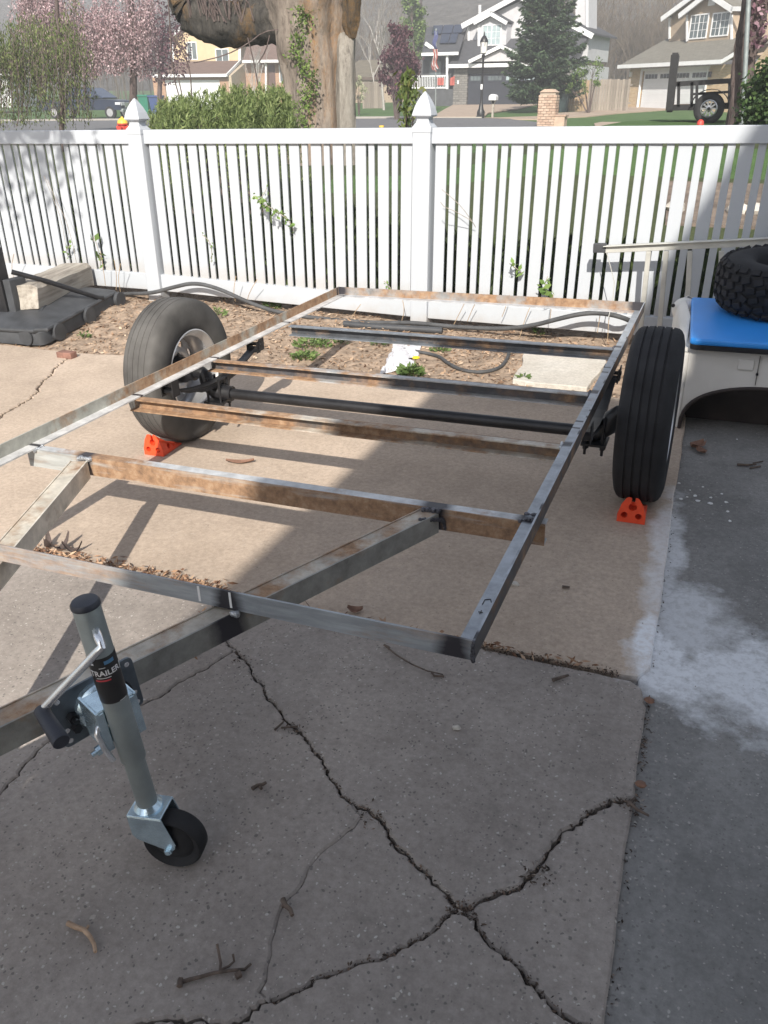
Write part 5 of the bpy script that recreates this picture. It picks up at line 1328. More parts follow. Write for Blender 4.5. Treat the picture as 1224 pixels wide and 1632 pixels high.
# hill behind the houses
def hill_z(x, y):
    t = (y - 118) / 500
    r = mnoise.fractal(Vector((x * .006, y * .006, 2.2)), 0.9, 2.1, 6)
    return 1.5 + max(0, t) * 138 + max(0, min(1, t * 4)) * r * 7
xs = np.arange(-620, 420, 8.0); ys = np.arange(118, 330, 6.0); nx = len(xs); mb = MB()
mb.v = [(x, y, hill_z(x, y)) for y in ys for x in xs]; mb.f = [(j * nx + i, j * nx + i + 1, (j + 1) * nx + i + 1, (j + 1) * nx + i) for j in range(len(ys) - 1) for i in range(nx - 1)]; mb.m = [0] * len(mb.f)
def hillmat():
    m, nt, b = new_mat('dry_hillside', 1.0, 0, spec=0.0); v = coords(nt, 'World')
    c = ramp(nt, noise(nt, v, 0.02, 8, 0.65), [(0.3, (0.105, 0.098, 0.092)), (0.55, (0.155, 0.142, 0.128)), (0.75, (0.120, 0.115, 0.098))])
    s = ramp(nt, noise(nt, v, 0.35, 9, 0.8), [(0.42, 0.55), (0.6, 1.1)])
    nt.links.new(mixc(nt, 1.0, c, s, 'MULTIPLY'), b.inputs['Base Color']); bump(nt, b, noise(nt, v, 0.25, 8, .75), 1.0, 2.5); return m
obj('hillside', mb, hillmat(), None, smooth=True, kind='structure')

# ================================================================== HOUSES
class Face:
    """local frame of a house: x along the front to the right, y away from the street, z up; origin on the ground at a picture point"""
    def __init__(s, px, py, Y, yaw_deg):
        s.o = at(px, py, Y); a = math.radians(yaw_deg); s.M = Matrix.Translation(s.o) @ Matrix.Rotation(a, 4, 'Z'); s.Mi = s.M.inverted()
        s.c = s.Mi @ Vector(CW)
    def p(s, px, py, v=0.0):
        d = (s.Mi.to_3x3() @ Vector(RW @ np.array([px - CX, py - CY, F_PX])))
        return s.c + d * ((v - s.c.y) / d.y)
def house(name, label, fc, **k):
    t = thing(name, label, 'house', (0, 0, 0), LEVEL, k.get('group')); t.matrix_world = fc.M; ORIGIN[t.name] = Vector((0, 0, 0)); return t
def hp_(t, name, pts, mat, vec, parent=None, **k): return obj(name, MB().prism(pts, vec), mat, parent or t, **k)
def hbox(t, name, x0, x1, y0, y1, z0, z1, mat, parent=None, **k): return obj(name, MB().box(x0, x1, y0, y1, z0, z1), mat, parent or t, **k)
def bar_between(t, name, a, b, w, h, mat, parent=None):
    a, b = Vector(a), Vector(b); d = b - a; L_ = d.length; d.normalize(); s_ = d.cross(Vector((0, 0, 1)))
    s_ = s_.normalized() if s_.length > 1e-4 else Vector((1, 0, 0)); u_ = s_.cross(d)
    M_ = Matrix(((d.x, s_.x, u_.x, a.x), (d.y, s_.y, u_.y, a.y), (d.z, s_.z, u_.z, a.z), (0, 0, 0, 1)))
    return obj(name, MB().box(0, L_, -w / 2, w / 2, -h / 2, h / 2, 0, M_), mat, parent or t)
def window(t, x0, x1, y, z0, z1, mats, panes=2, grid=True, parent=None):
    fw = 0.07
    mb = MB(); mb.box(x0 - fw, x1 + fw, y - 0.05, y, z1, z1 + fw).box(x0 - fw, x1 + fw, y - 0.05, y, z0 - fw, z0).box(x0 - fw, x0, y - 0.05, y, z0, z1).box(x1, x1 + fw, y - 0.05, y, z0, z1)
    for i in range(1, panes): x = x0 + (x1 - x0) * i / panes; mb.box(x - .03, x + .03, y - 0.045, y, z0, z1)
    if grid:
        for i in range(1, panes * 2):
            if i % 2: x = x0 + (x1 - x0) * i / (panes * 2); mb.box(x - .012, x + .012, y - 0.035, y, z0, z1)
        for q in (1 / 3, 2 / 3): z = z0 + (z1 - z0) * q; mb.box(x0, x1, y - 0.034, y, z - .012, z + .012)
    w = obj('window', mb, mats[0], t)
    ps = (x1 - x0) / panes
    for i in range(panes):
        obj('pane', MB().box(x0 + ps * i + .03, x0 + ps * (i + 1) - .03, y - 0.022, y - 0.012, z0, z1), mats[1], w)
    return w
GL = simple('window_glass', (0.10, 0.125, 0.135), 0.12, 0, 0.3, 1.5, spec=0.8)
GLB = simple('window_blind_glass', (0.34, 0.42, 0.44), 0.2, 0, 0.15, 3, spec=0.7)
GLD = simple('dark_glass', (0.03, 0.033, 0.038), 0.12, 0, 0.3, 3, spec=0.8)
TRIM = simple('white_trim', (0.72, 0.73, 0.74), 0.6, 0, 0.05, 3)
WALLG = simple('light_grey_siding', (0.48, 0.48, 0.50), 0.8, 0, 0.06, 3)
WALLD = simple('dark_porch_siding', (0.075, 0.078, 0.085), 0.8, 0, 0.2, 3)
STONE = brickmat('grey_stone', (0.17, 0.165, 0.155), (0.23, 0.22, 0.205), (0.12, 0.115, 0.11), 2.0)
ROOFD = roofmat('charcoal_shingle', (0.075, 0.077, 0.085))
ROOFT = roofmat('tan_grey_shingle', (0.185, 0.175, 0.150))
ROOFB = roofmat('brown_shingle', (0.160, 0.110, 0.092))
DOORB = simple('charcoal_door', (0.030, 0.034, 0.046), 0.5, 0, 0.1, 2)
DOORW = simple('white_door', (0.66, 0.67, 0.69), 0.55, 0, 0.04, 2)
TAN = simple('tan_siding', (0.34, 0.27, 0.20), 0.85, 0, 0.08, 3)
CREAM = simple('cream_siding', (0.56, 0.43, 0.27), 0.85, 0, 0.06, 3)
BRICKB = brickmat('buff_brick', (0.44, 0.30, 0.17), (0.56, 0.41, 0.25), (0.46, 0.40, 0.32))
BRICKR = brickmat('red_brown_brick', (0.32, 0.17, 0.10), (0.42, 0.25, 0.15), (0.36, 0.29, 0.24))
SOLAR = simple('solar_panel', (0.012, 0.018, 0.040), 0.15, 0.2, 0.2, 4, spec=0.8)

# ---- grey house with the charcoal garage door
fm = Face(800, 169.5, 65, -8)
hM = house('grey_house', 'light grey house with charcoal roof, dark garage door and solar panels behind the lamp post', fm)
P = fm.p
g0, g1 = P(722, 170), P(906, 169); zt = P(800, 106).z; ze = P(757, 104.5, -0.5).z
d0, d1 = P(744, 169).x, P(858, 169).x; dzt = P(800, 117.5).z
hbox(hM, 'wall', g0.x, d0 - 0.04, 0, 0.35, -0.4, ze, STONE)
hbox(hM, 'wall', d1 + 0.04, g1.x, 0, 0.35, -0.4, ze, STONE)
hbox(hM, 'wall', d0 - 0.04, d1 + 0.04, 0, 0.35, dzt + 0.03, ze, WALLD)
hbox(hM, 'body_wall', g0.x, g1.x, 0.36, 9.0, -0.4, ze, WALLG)
dr = hbox(hM, 'garage_door', d0, d1, 0.10, 0.16, 0.0, dzt, DOORB)
for i in range(1, 4): hbox(hM, 'door_panel_rail', d0 + .03, d1 - .03, 0.085, 0.0995, dzt * i / 4 - .02, dzt * i / 4 + .02, DOORB, dr)
wz0, wz1 = dzt - 0.42, dzt - 0.14; n_ = 4; wd = (d1 - d0) / n_
for i in range(n_):
    x0 = d0 + wd * i + 0.16; x1 = d0 + wd * (i + 1) - 0.16
    for k in range(4): hbox(hM, 'pane', x0 + (x1 - x0) * k / 4 + .02, x0 + (x1 - x0) * (k + 1) / 4 - .02, 0.080, 0.099, wz0, wz1, GLB if i > 1 else GL, dr)
for i in range(6): hbox(hM, 'stone_block', g0.x - 0.03, g0.x + 0.32 + 0.2 * (i % 2), -0.03, -0.004, 0.38 * i, 0.38 * i + 0.34, STONE) 
hbox(hM, 'wall_lamp', P(730, 150).x - .06, P(730, 150).x + .06, -0.10, -0.035, P(730, 134).z, P(730, 128).z, TRIM)
# lower roof: eave to ridge line
e0, e1 = P(714, 105, -0.5), P(905, 100, -0.5); e1.z = e0.z
r0, r1 = P(741, 62, 3.4), P(940, 60, 3.4); r1.z = r0.z
lr = hp_(hM, 'roof', [e0, e1, r1, r0], ROOFD, (0, 0.02, -0.14))
bar_between(hM, 'fascia', e0 + Vector((0, -.03, -.02)), e1 + Vector((0, -.03, -.02)), 0.06, 0.24, TRIM)
# small gable over the garage door
a, b, c = P(747, 98.5, -0.9), P(798, 74, -0.9), P(850, 98.5, -0.9)
hp_(hM, 'gable_wall', [a + Vector((.3, .25, 0)), Vector((c.x - .3, a.y + .25, a.z)), Vector((b.x, a.y + .25, b.z - .15))], WALLG, (0, 0.2, 0))
for p_, q_ in ((a, b), (Vector((c.x, a.y, a.z)), b)): bar_between(hM, 'rake_trim', p_, q_, 0.10, 0.22, TRIM); hp_(hM, 'gable_roof', [p_, q_, q_ + Vector((0, 4.4, 0)), p_ + Vector((0, 1.0, 0))], ROOFD, (0, 0, 0.06))
# upper storey with its big gable, 3 m back
v = 3.2
l = P(746, 76, v); ur = P(938, 70, v); lk = P(736, 42, v - .5); pk_ = P(826, -7, v - .5); rk_ = P(945, 58, v - .5)
hp_(hM, 'upper_wall', [Vector((l.x, v, l.z - 1)), Vector((ur.x, v, l.z - 1)), Vector((ur.x, v, P(938, 54, v).z)), Vector((pk_.x, v, pk_.z - .3)), Vector((l.x, v, P(746, 38, v).z))], WALLG, (0, 5.2, 0))
for p_, q_ in ((lk, pk_), (rk_, pk_)):
    bar_between(hM, 'rake_trim', p_, q_, 0.12, 0.34, TRIM); hp_(hM, 'upper_roof', [p_ + Vector((0, .02, .1)), q_ + Vector((0, .02, .1)), q_ + Vector((0, 6.2, .1)), p_ + Vector((0, 6.2, .1))], ROOFD, (0, 0, 0.12))
hp_(hM, 'tall_wall', [P(917, 70, 4.6), P(937, 70, 4.6), P(937, -25, 4.6), P(917, -25, 4.6)], WALLG, (0, 2.2, 0))
bar_between(hM, 'downpipe', P(936, 74, 4.5), P(936, -20, 4.5), 0.16, 0.16, TRIM)
# bay with its own little gable and window
v = 2.3
bl, br_ = P(762, 77, v), P(806, 77, v); 
hp_(hM, 'bay_wall', [bl, Vector((br_.x, v, bl.z)), Vector((br_.x, v, P(806, 38, v).z)), Vector((P(783, 24, v).x, v, P(783, 26, v).z)), Vector((bl.x, v, P(762, 38, v).z))], WALLG, (0, 1.2, 0))
gl, gt, gr = P(755, 37, v - .4), P(782, 22, v - .4), P(808, 37, v - .4)
for p_, q_ in ((gl, gt), (gr, gt)):
    bar_between(hM, 'rake_trim', p_, q_, 0.10, 0.24, TRIM); hp_(hM, 'bay_roof', [p_ + Vector((0, 0, .08)), q_ + Vector((0, 0, .08)), q_ + Vector((0, 2.2, .08)), p_ + Vector((0, 2.2, .08))], ROOFD, (0, 0, 0.08))
window(hM, P(769, 70, v).x, P(797, 70, v).x, v - 0.002, P(780, 71, v).z, P(780, 41, v).z, (TRIM, GLB), 2)
bar_between(hM, 'corner_trim', P(763, 79, v - .02), P(763, 40, v - .02), 0.05, 0.16, TRIM); bar_between(hM, 'corner_trim', P(747, 74, 3.15), P(747, 42, 3.15), 0.05, 0.16, TRIM)
bar_between(hM, 'vent_pipe', P(765, 24, 5), P(765, 8, 5), 0.16, 0.16, TRIM)
# left wing with solar panels and porch
a, b, c, d = P(672, 86, -0.2), P(731, 84, -0.2), P(745, 40, 5.0), P(680, 40, 5.0)
b.z = a.z; d.z = c.z
hp_(hM, 'wing_roof', [a, b, c, d], ROOFD, (0, 0.02, -0.15))
bar_between(hM, 'fascia', a + Vector((0, -.04, -.03)), b + Vector((0, -.04, -.03)), 0.06, 0.20, TRIM)
nrm = (b - a).cross(d - a).normalized(); nrm = nrm if nrm.z > 0 else -nrm
def on_roof(u, w): return a.lerp(b, u).lerp(d.lerp(c, u), w) + nrm * 0.08
for u0, u1, w0, w1 in ((.18, .42, .66, .97), (.44, .68, .66, .97), (.70, .94, .66, .97), (.44, .66, .30, .63), (.68, .86, .30, .63)):
    hp_(hM, 'solar_panel', [on_roof(u0, w0), on_roof(u1, w0), on_roof(u1, w1), on_roof(u0, w1)], SOLAR, nrm * 0.05)
hbox(hM, 'porch_wall', P(672, 130, 1.2).x, g0.x, 1.2, 4.5, -0.4, a.z - .1, WALLD)
hbox(hM, 'porch_window', P(684, 130, 1.1).x, P(702, 130, 1.1).x, 1.12, 1.19, P(690, 126, 1.15).z, P(690, 98, 1.15).z, GL)
bar_between(hM, 'porch_post', P(713, 142, 0), P(713, 88, 0), 0.16, 0.16, TRIM)
zr1, zr0 = P(700, 120, 0).z, P(700, 141, 0).z
xr0, xr1 = P(655, 120).x, P(713, 120).x
rl = hbox(hM, 'porch_railing', xr0, xr1, -0.04, 0.04, zr1 - .08, zr1, TRIM); hbox(hM, 'bottom_rail', xr0, xr1, -0.04, 0.04, zr0, zr0 + .08, TRIM, rl)
x = xr0
while x < xr1 - .05: hbox(hM, 'baluster', x, x + .04, -0.02, 0.02, zr0 + .081, zr1 - .081, TRIM, rl); x += .14
hbox(hM, 'porch_floor', xr0, g0.x - .01, -0.05, 1.19, -0.4, zr0 - .05, WALLD)
for p_, q_ in ((P(678, 69, .8), P(694, 80, .8)),): bar_between(hM, 'rake_trim', p_, q_, 0.10, 0.24, TRIM)
REDC = simple('red_cloth', (0.42, 0.11, 0.09), 0.8, 0, 0.2, 5)
for (px0, px1, py0, py1, nm, lb) in ((697, 707, 124, 136, 'red_bunting', 'red and white bunting hung on the porch railing of the grey house'), (717, 724, 121, 136, 'red_flag', 'red banner hanging beside the garage of the grey house')):
    a_ = fm.M @ P(px0, py1, -0.10); 
    t = thing(nm, lb, 'banner', a_, LEVEL); t.matrix_world = Matrix.Translation(a_) @ Matrix.Rotation(math.radians(-8), 4, 'Z'); ORIGIN[t.name] = Vector((0, 0, 0))
    w_ = (P(px1, py1, -.1) - P(px0, py1, -.1)).x; h_ = (P(px0, py0, -.1) - P(px0, py1, -.1)).z
    vs_, fs = [], []
    for i in range(9): 
        for j in range(3): vs_.append((w_ * i / 8, 0.04 * math.sin(i * 1.9), h_ * (j / 2) * (1 - 0.25 * (1 - i / 8) * (0 if 'bunting' in nm else 1))))
    for i in range(8):
        for j in range(2): fs.append((3 * i + j, 3 * i + 3 + j, 3 * i + 4 + j, 3 * i + 1 + j))
    obj('cloth', thick(vs_, fs, (0, 0.01, 0)), REDC, t, smooth=True)

# ---- buff brick house on the right, turned to the left
fr_ = Face(1018, 174, 58, -46)
hR = house('brick_house', 'buff brick house with white garage door and tan gabled upper floor at the upper right', fr_)
P = fr_.p
d0, d1 = P(1018, 173).x, P(1118, 172).x; dzt = P(1060, 112).z
x0, x1 = P(997, 173).x, P(1192, 165).x; ze = P(1068, 103, -0.5).z
hbox(hR, 'wall', x0, d0 - .12, 0, .3, -.5, ze - .1, BRICKB); hbox(hR, 'wall', d1 + .12, x1 + 2.5, 0, .3, -.5, ze - .1, BRICKB); hbox(hR, 'wall', d0 - .12, d1 + .12, 0, .3, dzt + .12, ze - .1, TAN)
hbox(hR, 'body_wall', x0, x1 + 2.5, .31, 9, -.5, ze - .1, TAN)
hp_(hR, 'side_gable_wall', [Vector((x1 + .0, .0, ze - .1)), Vector((x1 + 2.5, 0, ze - .1)), Vector((x1 + 2.5, 0, ze + 1.6)), Vector((x1 + 1.6, 0, ze + 1.6))], BRICKB, (0, .3, 0))
dr = hbox(hR, 'garage_door', d0, d1, .10, .16, 0, dzt, DOORW)
for i in range(1, 5): hbox(hR, 'door_groove', d0 + .02, d1 - .02, .092, .0995, dzt * i / 5 - .012, dzt * i / 5 + .012, TRIM, dr)
wd = (d1 - d0) / 4
for i in range(4):
    for k in range(4):
        xx0 = d0 + wd * i + .12; xx1 = d0 + wd * (i + 1) - .12
        hbox(hR, 'pane', xx0 + (xx1 - xx0) * k / 4 + .02, xx0 + (xx1 - xx0) * (k + 1) / 4 - .02, .086, .0995, dzt - .42, dzt - .18, GLD, dr)
for p_, q_ in (((d0 - .12, -.02, 0), (d0 - .12, -.02, dzt + .06)), ((d1 + .12, -.02, 0), (d1 + .12, -.02, dzt + .06)), ((d0 - .18, -.02, dzt + .06), (d1 + .18, -.02, dzt + .06))): bar_between(hR, 'door_trim', p_, q_, .05, .14, TRIM)
for px in (1007, 1133): c = P(px, 118); hbox(hR, 'wall_lamp', c.x - .07, c.x + .07, -.13, -.004, c.z - .15, c.z + .12, TRIM if px < 1100 else MT['black_plastic'])
e0, e1 = P(986, 105, -.6), P(1152, 98, -.6); e1.z = e0.z
r0, r1 = P(1062, 62, 4.0), P(1190, 58, 4.0); r1.z = r0.z
hp_(hR, 'roof', [e0, e1, r1, r0], ROOFT, (0, .02, -.16))
bar_between(hR, 'gutter', e0 + Vector((0, -.05, -.05)), e1 + Vector((0, -.05, -.05)), .10, .20, TRIM)
rk2 = P(1186, 77, -.6); bar_between(hR, 'rake_trim', e1 + Vector((0, -.05, -.05)), rk2, .08, .20, TRIM)
hp_(hR, 'rake_roof', [e1, rk2, rk2 + Vector((0, 5, .8)), e1 + Vector((0, 5, .8))], ROOFT, (0, 0, .10))
v = 3.4
ua, ub = P(1066, 66, v), P(1196, 60, v)
hp_(hR, 'upper_wall', [Vector((ua.x, v, ua.z - 1)), Vector((ub.x, v, ua.z - 1)), Vector((ub.x, v, P(1192, 14, v).z)), Vector((P(1122, -14, v).x, v, P(1122, -14, v).z)), Vector((ua.x, v, P(1066, 24, v).z))], TAN, (0, 5, 0))
v2 = 2.9
hp_(hR, 'bay_wall', [P(1094, 70, v2), Vector((P(1168, 65, v2).x, v2, P(1094, 70, v2).z)), Vector((P(1168, 12, v2).x, v2, P(1168, 14, v2).z)), Vector((P(1130, -10, v2).x, v2, P(1130, -10, v2).z)), Vector((P(1094, 24, v2).x, v2, P(1094, 24, v2).z))], TAN, (0, .8, 0))
for s0, s1, vv, nm in ((P(1054, 31, v - .5), P(1118, -16, v - .5), v, 'upper_roof'), (P(1082, 26, v2 - .4), P(1128, -10, v2 - .4), v2, 'bay_roof'), (P(1168, 16, v2 - .4), P(1128, -10, v2 - .4), v2, 'bay_roof')):
    bar_between(hR, 'rake_trim', s0, s1, .10, .28, TRIM); hp_(hR, nm, [s0 + Vector((0, 0, .1)), s1 + Vector((0, 0, .1)), s1 + Vector((0, 4, .1)), s0 + Vector((0, 4, .1))], ROOFT, (0, 0, .1))
bar_between(hR, 'eave_trim', P(1166, 14, v2 - .4), P(1196, 14, v2 - .4), .10, .22, TRIM)
for px in (1067, ): bar_between(hR, 'corner_trim', P(px, 62, v - .03), P(px, 28, v - .03), .05, .14, TRIM)
for px in (1095, 1166): bar_between(hR, 'corner_trim', P(px, 66, v2 - .03), P(px, 24, v2 - .03), .05, .16, TRIM)
window(hR, P(1100, 50, v2).x, P(1126, 50, v2).x, v2 - .002, P(1112, 60, v2).z, P(1112, 25, v2).z, (TRIM, GL), 2)
window(hR, P(1134, 50, v2).x, P(1160, 50, v2).x, v2 - .002, P(1146, 56, v2).z, P(1146, 22, v2).z, (TRIM, GL), 2)
c = P(1135, 5, v2); hbox(hR, 'gable_vent', c.x - .28, c.x + .28, v2 - .05, v2 - .003, c.z - .12, c.z + .3, TRIM)

# ---- cream house on the left behind the tree limb
fl = Face(306, 168, 66, 8)
hL = house('cream_house', 'cream two storey house with brown roofs behind the tree limb', fl)
P = fl.p
x0, x1 = P(247, 160).x, P(366, 160).x; ze = P(305, 121, -.4).z; d0, d1 = P(266, 160).x, P(352, 160).x; dzt = P(305, 127).z
hbox(hL, 'wall', x0, d0 - .02, 0, .3, -.6, ze - .05, BRICKR); hbox(hL, 'wall', d1 + .02, x1, 0, .3, -.6, ze - .05, BRICKR); hbox(hL, 'wall', d0 - .02, d1 + .02, 0, .3, dzt, ze - .05, BRICKR)
dr = hbox(hL, 'garage_door', d0, d1, .10, .16, -.5, dzt - .02, DOORW)
for i in range(1, 5): hbox(hL, 'door_groove', d0 + .02, d1 - .02, .092, .0995, dzt * i / 5 - .012, dzt * i / 5 + .012, TRIM, dr)
sx1 = P(408, 160, 3.5).x
hbox(hL, 'body_wall', x0, x1, .31, 8, -.6, ze - .1, BRICKB)
gy = 3.5; pkz = P(382, 98, 1.5).z
hp_(hL, 'side_gable_wall', [Vector((x1 + .002, 0.02, -.6)), Vector((x1 + .002, 7, -.6)), Vector((x1 + .002, 7, ze)), Vector((x1 + .002, gy, pkz)), Vector((x1 + .002, .02, ze))], simple('tan_brick_wall', (0.42, 0.35, 0.26), .85, 0, .1, 4), (.3, 0, 0))
e0, e1 = P(244, 121, -.4), P(361, 118, -.4); e1.z = e0.z; r0, r1 = P(276, 98, 3.5), P(384, 98, 3.5); r1.z = r0.z
hp_(hL, 'roof', [e0, e1, r1, r0], ROOFB, (0, .02, -.15)); bar_between(hL, 'fascia', e0 + Vector((0, -.04, 0)), e1 + Vector((0, -.04, 0)), .06, .22, TRIM); bar_between(hL, 'rake_trim', e1, r1, .10, .2, TRIM)
v = 4.2
wl, wm, wr = P(274, 100, v), P(328, 100, v), P(383, 100, v)
hp_(hL, 'upper_wall', [Vector((wl.x, v, wl.z - 1)), Vector((wm.x, v, wl.z - 1)), Vector((wm.x, v, P(328, 30, v).z)), Vector((P(300, 26, v).x, v, P(300, 34, v).z)), Vector((wl.x, v, P(274, 60, v).z))], CREAM, (0, 5, 0))
hp_(hL, 'upper_wall', [Vector((wm.x, v - .25, wl.z - 1)), Vector((wr.x, v - .25, wl.z - 1)), Vector((wr.x, v - .25, P(383, 60, v).z)), Vector((wm.x, v - .25, P(328, 60, v).z))], CREAM, (0, 5, 0))
bar_between(hL, 'rake_trim', P(270, 60, v - .4), P(302, 32, v - .4), .1, .26, TRIM)
hp_(hL, 'upper_roof', [P(270, 58, v - .4), P(302, 30, v - .4), P(302, 30, v - .4) + Vector((0, 5.5, .0)), P(270, 58, v - .4) + Vector((0, 5.5, .0))], ROOFB, (0, 0, .1))
hp_(hL, 'upper_roof', [P(326, 60, v - .6), P(386, 60, v - .6), P(386, 22, v + 3), P(326, 22, v + 3)], ROOFB, (0, 0, .1))
bar_between(hL, 'corner_trim', P(276, 99, v - .02), P(276, 64, v - .02), .05, .2, TRIM); bar_between(hL, 'corner_trim', P(382, 99, v - .28), P(382, 64, v - .28), .05, .2, TRIM)
window(hL, P(300, 90, v).x, P(314, 90, v).x, v - .002, P(306, 94, v).z, P(306, 68, v).z, (TRIM, GL), 2, False)
window(hL, P(345, 90, v - .25).x, P(364, 90, v - .25).x, v - .252, P(354, 97, v - .25).z, P(354, 79, v - .25).z, (TRIM, GL), 2, False)
v = 2.0
a, b, c, d = P(386, 98, v), P(456, 95, v), P(452, 58, v + 4), P(398, 58, v + 4); b.z = a.z; c.z = d.z
hp_(hL, 'wing_roof', [a, b, c, d], ROOFB, (0, .02, -.15)); bar_between(hL, 'fascia', a, b, .06, .2, TRIM)
hbox(hL, 'wing_wall', P(392, 130, v + 1).x, P(462, 130, v + 1).x, v + 1, v + 5, -.6, a.z - .1, BRICKR)
window(hL, P(446, 120, v + .9).x, P(458, 120, v + .9).x, v + .99, P(450, 130, v + .9).z, P(450, 103, v + .9).z, (TRIM, GL), 1, False)
bar_between(hL, 'porch_post', P(424, 150, v + .4), P(424, 98, v + .4), .14, .14, TRIM)
hbox(hL, 'porch_door', P(428, 120, v + .9).x, P(438, 120, v + .9).x, v + .93, v + .99, 0, P(430, 104, v + .9).z, simple('brown_door', (0.10, 0.06, 0.05), .6))

# ---- white garage at the far left, low house beyond the tree
f5 = Face(4, 150, 60, 22)
h5 = house('white_garage', 'white garage with a grey eave at the far left edge behind the willow', f5)
P = f5.p; x0, x1 = P(-60, 150).x, P(17, 150).x
hbox(h5, 'wall', x0, x1, 0, 6, -1.0, P(4, 122).z, DOORW); e0, e1 = P(-60, 120, -.4), P(20, 118, -.4); e1.z = e0.z
hp_(h5, 'roof', [e0, e1, e1 + Vector((0, 4, 1.6)), e0 + Vector((0, 4, 1.6))], ROOFD, (0, 0, .14)); bar_between(h5, 'fascia', e0, e1, .06, .2, TRIM)
f6 = Face(585, 163, 78, 0)
h6 = house('low_house', 'low house with a dull brown roof just right of the big tree trunk', f6)
P = f6.p; x0, x1 = P(540, 150).x, P(650, 150).x
hbox(h6, 'wall', x0, x1, 0, 7, -1.0, P(585, 124).z, TAN); e0, e1 = P(530, 126, -.5), P(656, 126, -.5); e1.z = e0.z
hp_(h6, 'roof', [e0, e1, e1 + Vector((-1, 4, 1.5)), e0 + Vector((1, 4, 1.5))], simple('dull_roof', (0.125, 0.108, 0.078), .95, 0, .2, 2), (0, 0, .14)); bar_between(h6, 'fascia', e0, e1, .06, .26, simple('brown_fascia', (.09, .065, .05), .8))
bar_between(h6, 'corner_trim', P(564, 160, -.05), P(564, 105, -.05), .1, .2, TRIM)

# ---- the house whose roof throws the shade over the drive (behind the camera)
hS = thing('siding_house', 'tan siding house beside the driveway whose roof shades the concrete', 'house', (3, -6, 0), LEVEL)
RX = 0.355
obj('wall', MB().box(0.95, 14, -11.5, -2.95, -0.3, 4.75), TAN, hS)
obj('roof', MB().box(RX + 0.0, 15, -12.2, -2.46, 4.86, 5.02), ROOFT, hS)
obj('upper_wall', MB().prism([(1.88, -2.9, 5.03), (9.0, -2.9, 5.03), (9.0, -2.9, 8.0), (5.4, -2.9, 11.0), (2.9, -2.9, 8.6), (2.25, -2.9, 7.66), (1.88, -2.9, 6.9)], (0, -0.7, 0)), TAN, hS)  # unseen gable, kept thin so the sun passes behind it to the cart
obj('fascia', MB().box(RX, 15, -2.455, -2.42, 4.80, 5.03), TRIM, hS)
obj('added_shade_roof', MB().box(-0.34, 9, -2.9, 0.22, 2.86, 2.96), ROOFT, hS)  # low roof added over the camera to block sky and darken the foreground
obj('added_roof_post', MB().box(-0.20, -0.08, -2.0, -1.88, -0.1, 2.855).box(4.5, 4.62, 0.0, 0.12, -0.1, 2.855), TRIM, hS, kind='stuff')
gd_ = obj('garage_door', MB().box(1.5, 6.4, -2.94, -2.90, -0.1, 2.2), DOORW, hS)

# ================================================================== TREES AND SHRUBS BEYOND THE FENCE
def gpt(px, Y, py=185):
    a = at(px, py, Y); return Vector((a.x, Y, terr(a.x, Y)))
BARK = barkmat('grey_bark', (0.20, 0.165, 0.14), (0.34, 0.295, 0.25), (0.30, 0.17, 0.075), 7)
BARKD = barkmat('dark_bark', (0.045, 0.042, 0.038), (0.10, 0.090, 0.078), (0.17, 0.10, 0.04), 10)
BARKP = barkmat('plum_bark', (0.105, 0.080, 0.075), (0.19, 0.155, 0.145), None, 14)
BARKW = barkmat('pale_bark', (0.34, 0.32, 0.30), (0.52, 0.50, 0.47), None, 14)

# big tree: fluted trunk, second stem, heavy limb, leaves climbing its front
bY = 14.0
b0 = gpt(508, bY)
big = thing('big_tree', 'thick grey trunk with orange streaked bark and one heavy low limb behind the fence', 'tree', b0)
def wtrunk(path, n=40, amp=0.10, fr=7, seed=0.0):
    P = [Vector(p[0]) for p in path]; R_ = [p[1] for p in path]
    k = max(26, 2 * len(path)); vs_, fs = [], []
    for i in range(k + 1):
        t = i / k * (len(P) - 1); a = min(int(t), len(P) - 2); u = t - a
        c = P[a].lerp(P[a + 1], u); r = R_[a] * (1 - u) + R_[a + 1] * u
        d = (P[a + 1] - P[a]).normalized(); s_ = d.orthogonal().normalized() if abs(d.z) < .8 else Vector((1, 0, 0)); s_ = (s_ - d * s_.dot(d)).normalized(); w = d.cross(s_)
        for j in range(n):
            an = 2 * math.pi * j / n
            q = 1 + amp * math.sin(fr * an + seed + 0.6 * t) * 0.5 + amp * 1.6 * mnoise.fractal(Vector((math.cos(an) * 2.2 + seed, math.sin(an) * 2.2, t * 0.9)), .8, 2.2, 5)
            vs_.append(c + (s_ * math.cos(an) + w * math.sin(an)) * r * q)
    for i in range(k):
        for j in range(n): fs.append((i * n + j, i * n + (j + 1) % n, (i + 1) * n + (j + 1) % n, (i + 1) * n + j))
    fs.append([k * n + j for j in range(n)]); m_ = MB(); m_.add(vs_, fs); return m_
def wp(px, py, Y=bY): return at(px, py, Y)
tk = wtrunk([(b0 + Vector((-.05, 0, -.2)), .60), (wp(508, 205), .535), (wp(506, 120), .535), (wp(500, 60), .60), (wp(496, 10), .70), (wp(494, -60), .85)], 64, .09, 7)
obj('trunk', tk, BARK, big, smooth=True)
obj('second_stem', wtrunk([(gpt(552, bY - .25) + Vector((0, 0, -.2)), .17), (wp(552, 200, bY - .25), .155), (wp(551, 110, bY - .2), .15), (wp(549, 50, bY), .16), (wp(548, -40, bY), .19)], 28, .12, 5, 3.0), barkmat('pale_stem_bark', (.22, .20, .175), (.33, .31, .275), None, 8), big, smooth=True)
obj('bark_split', wtrunk([(wp(562, 62, bY - .1), .05), (wp(559, 36, bY - .1), .14), (wp(556, -30, bY - .1), .20)], 20, .2, 5, 1.0), BARKD, big, smooth=True)
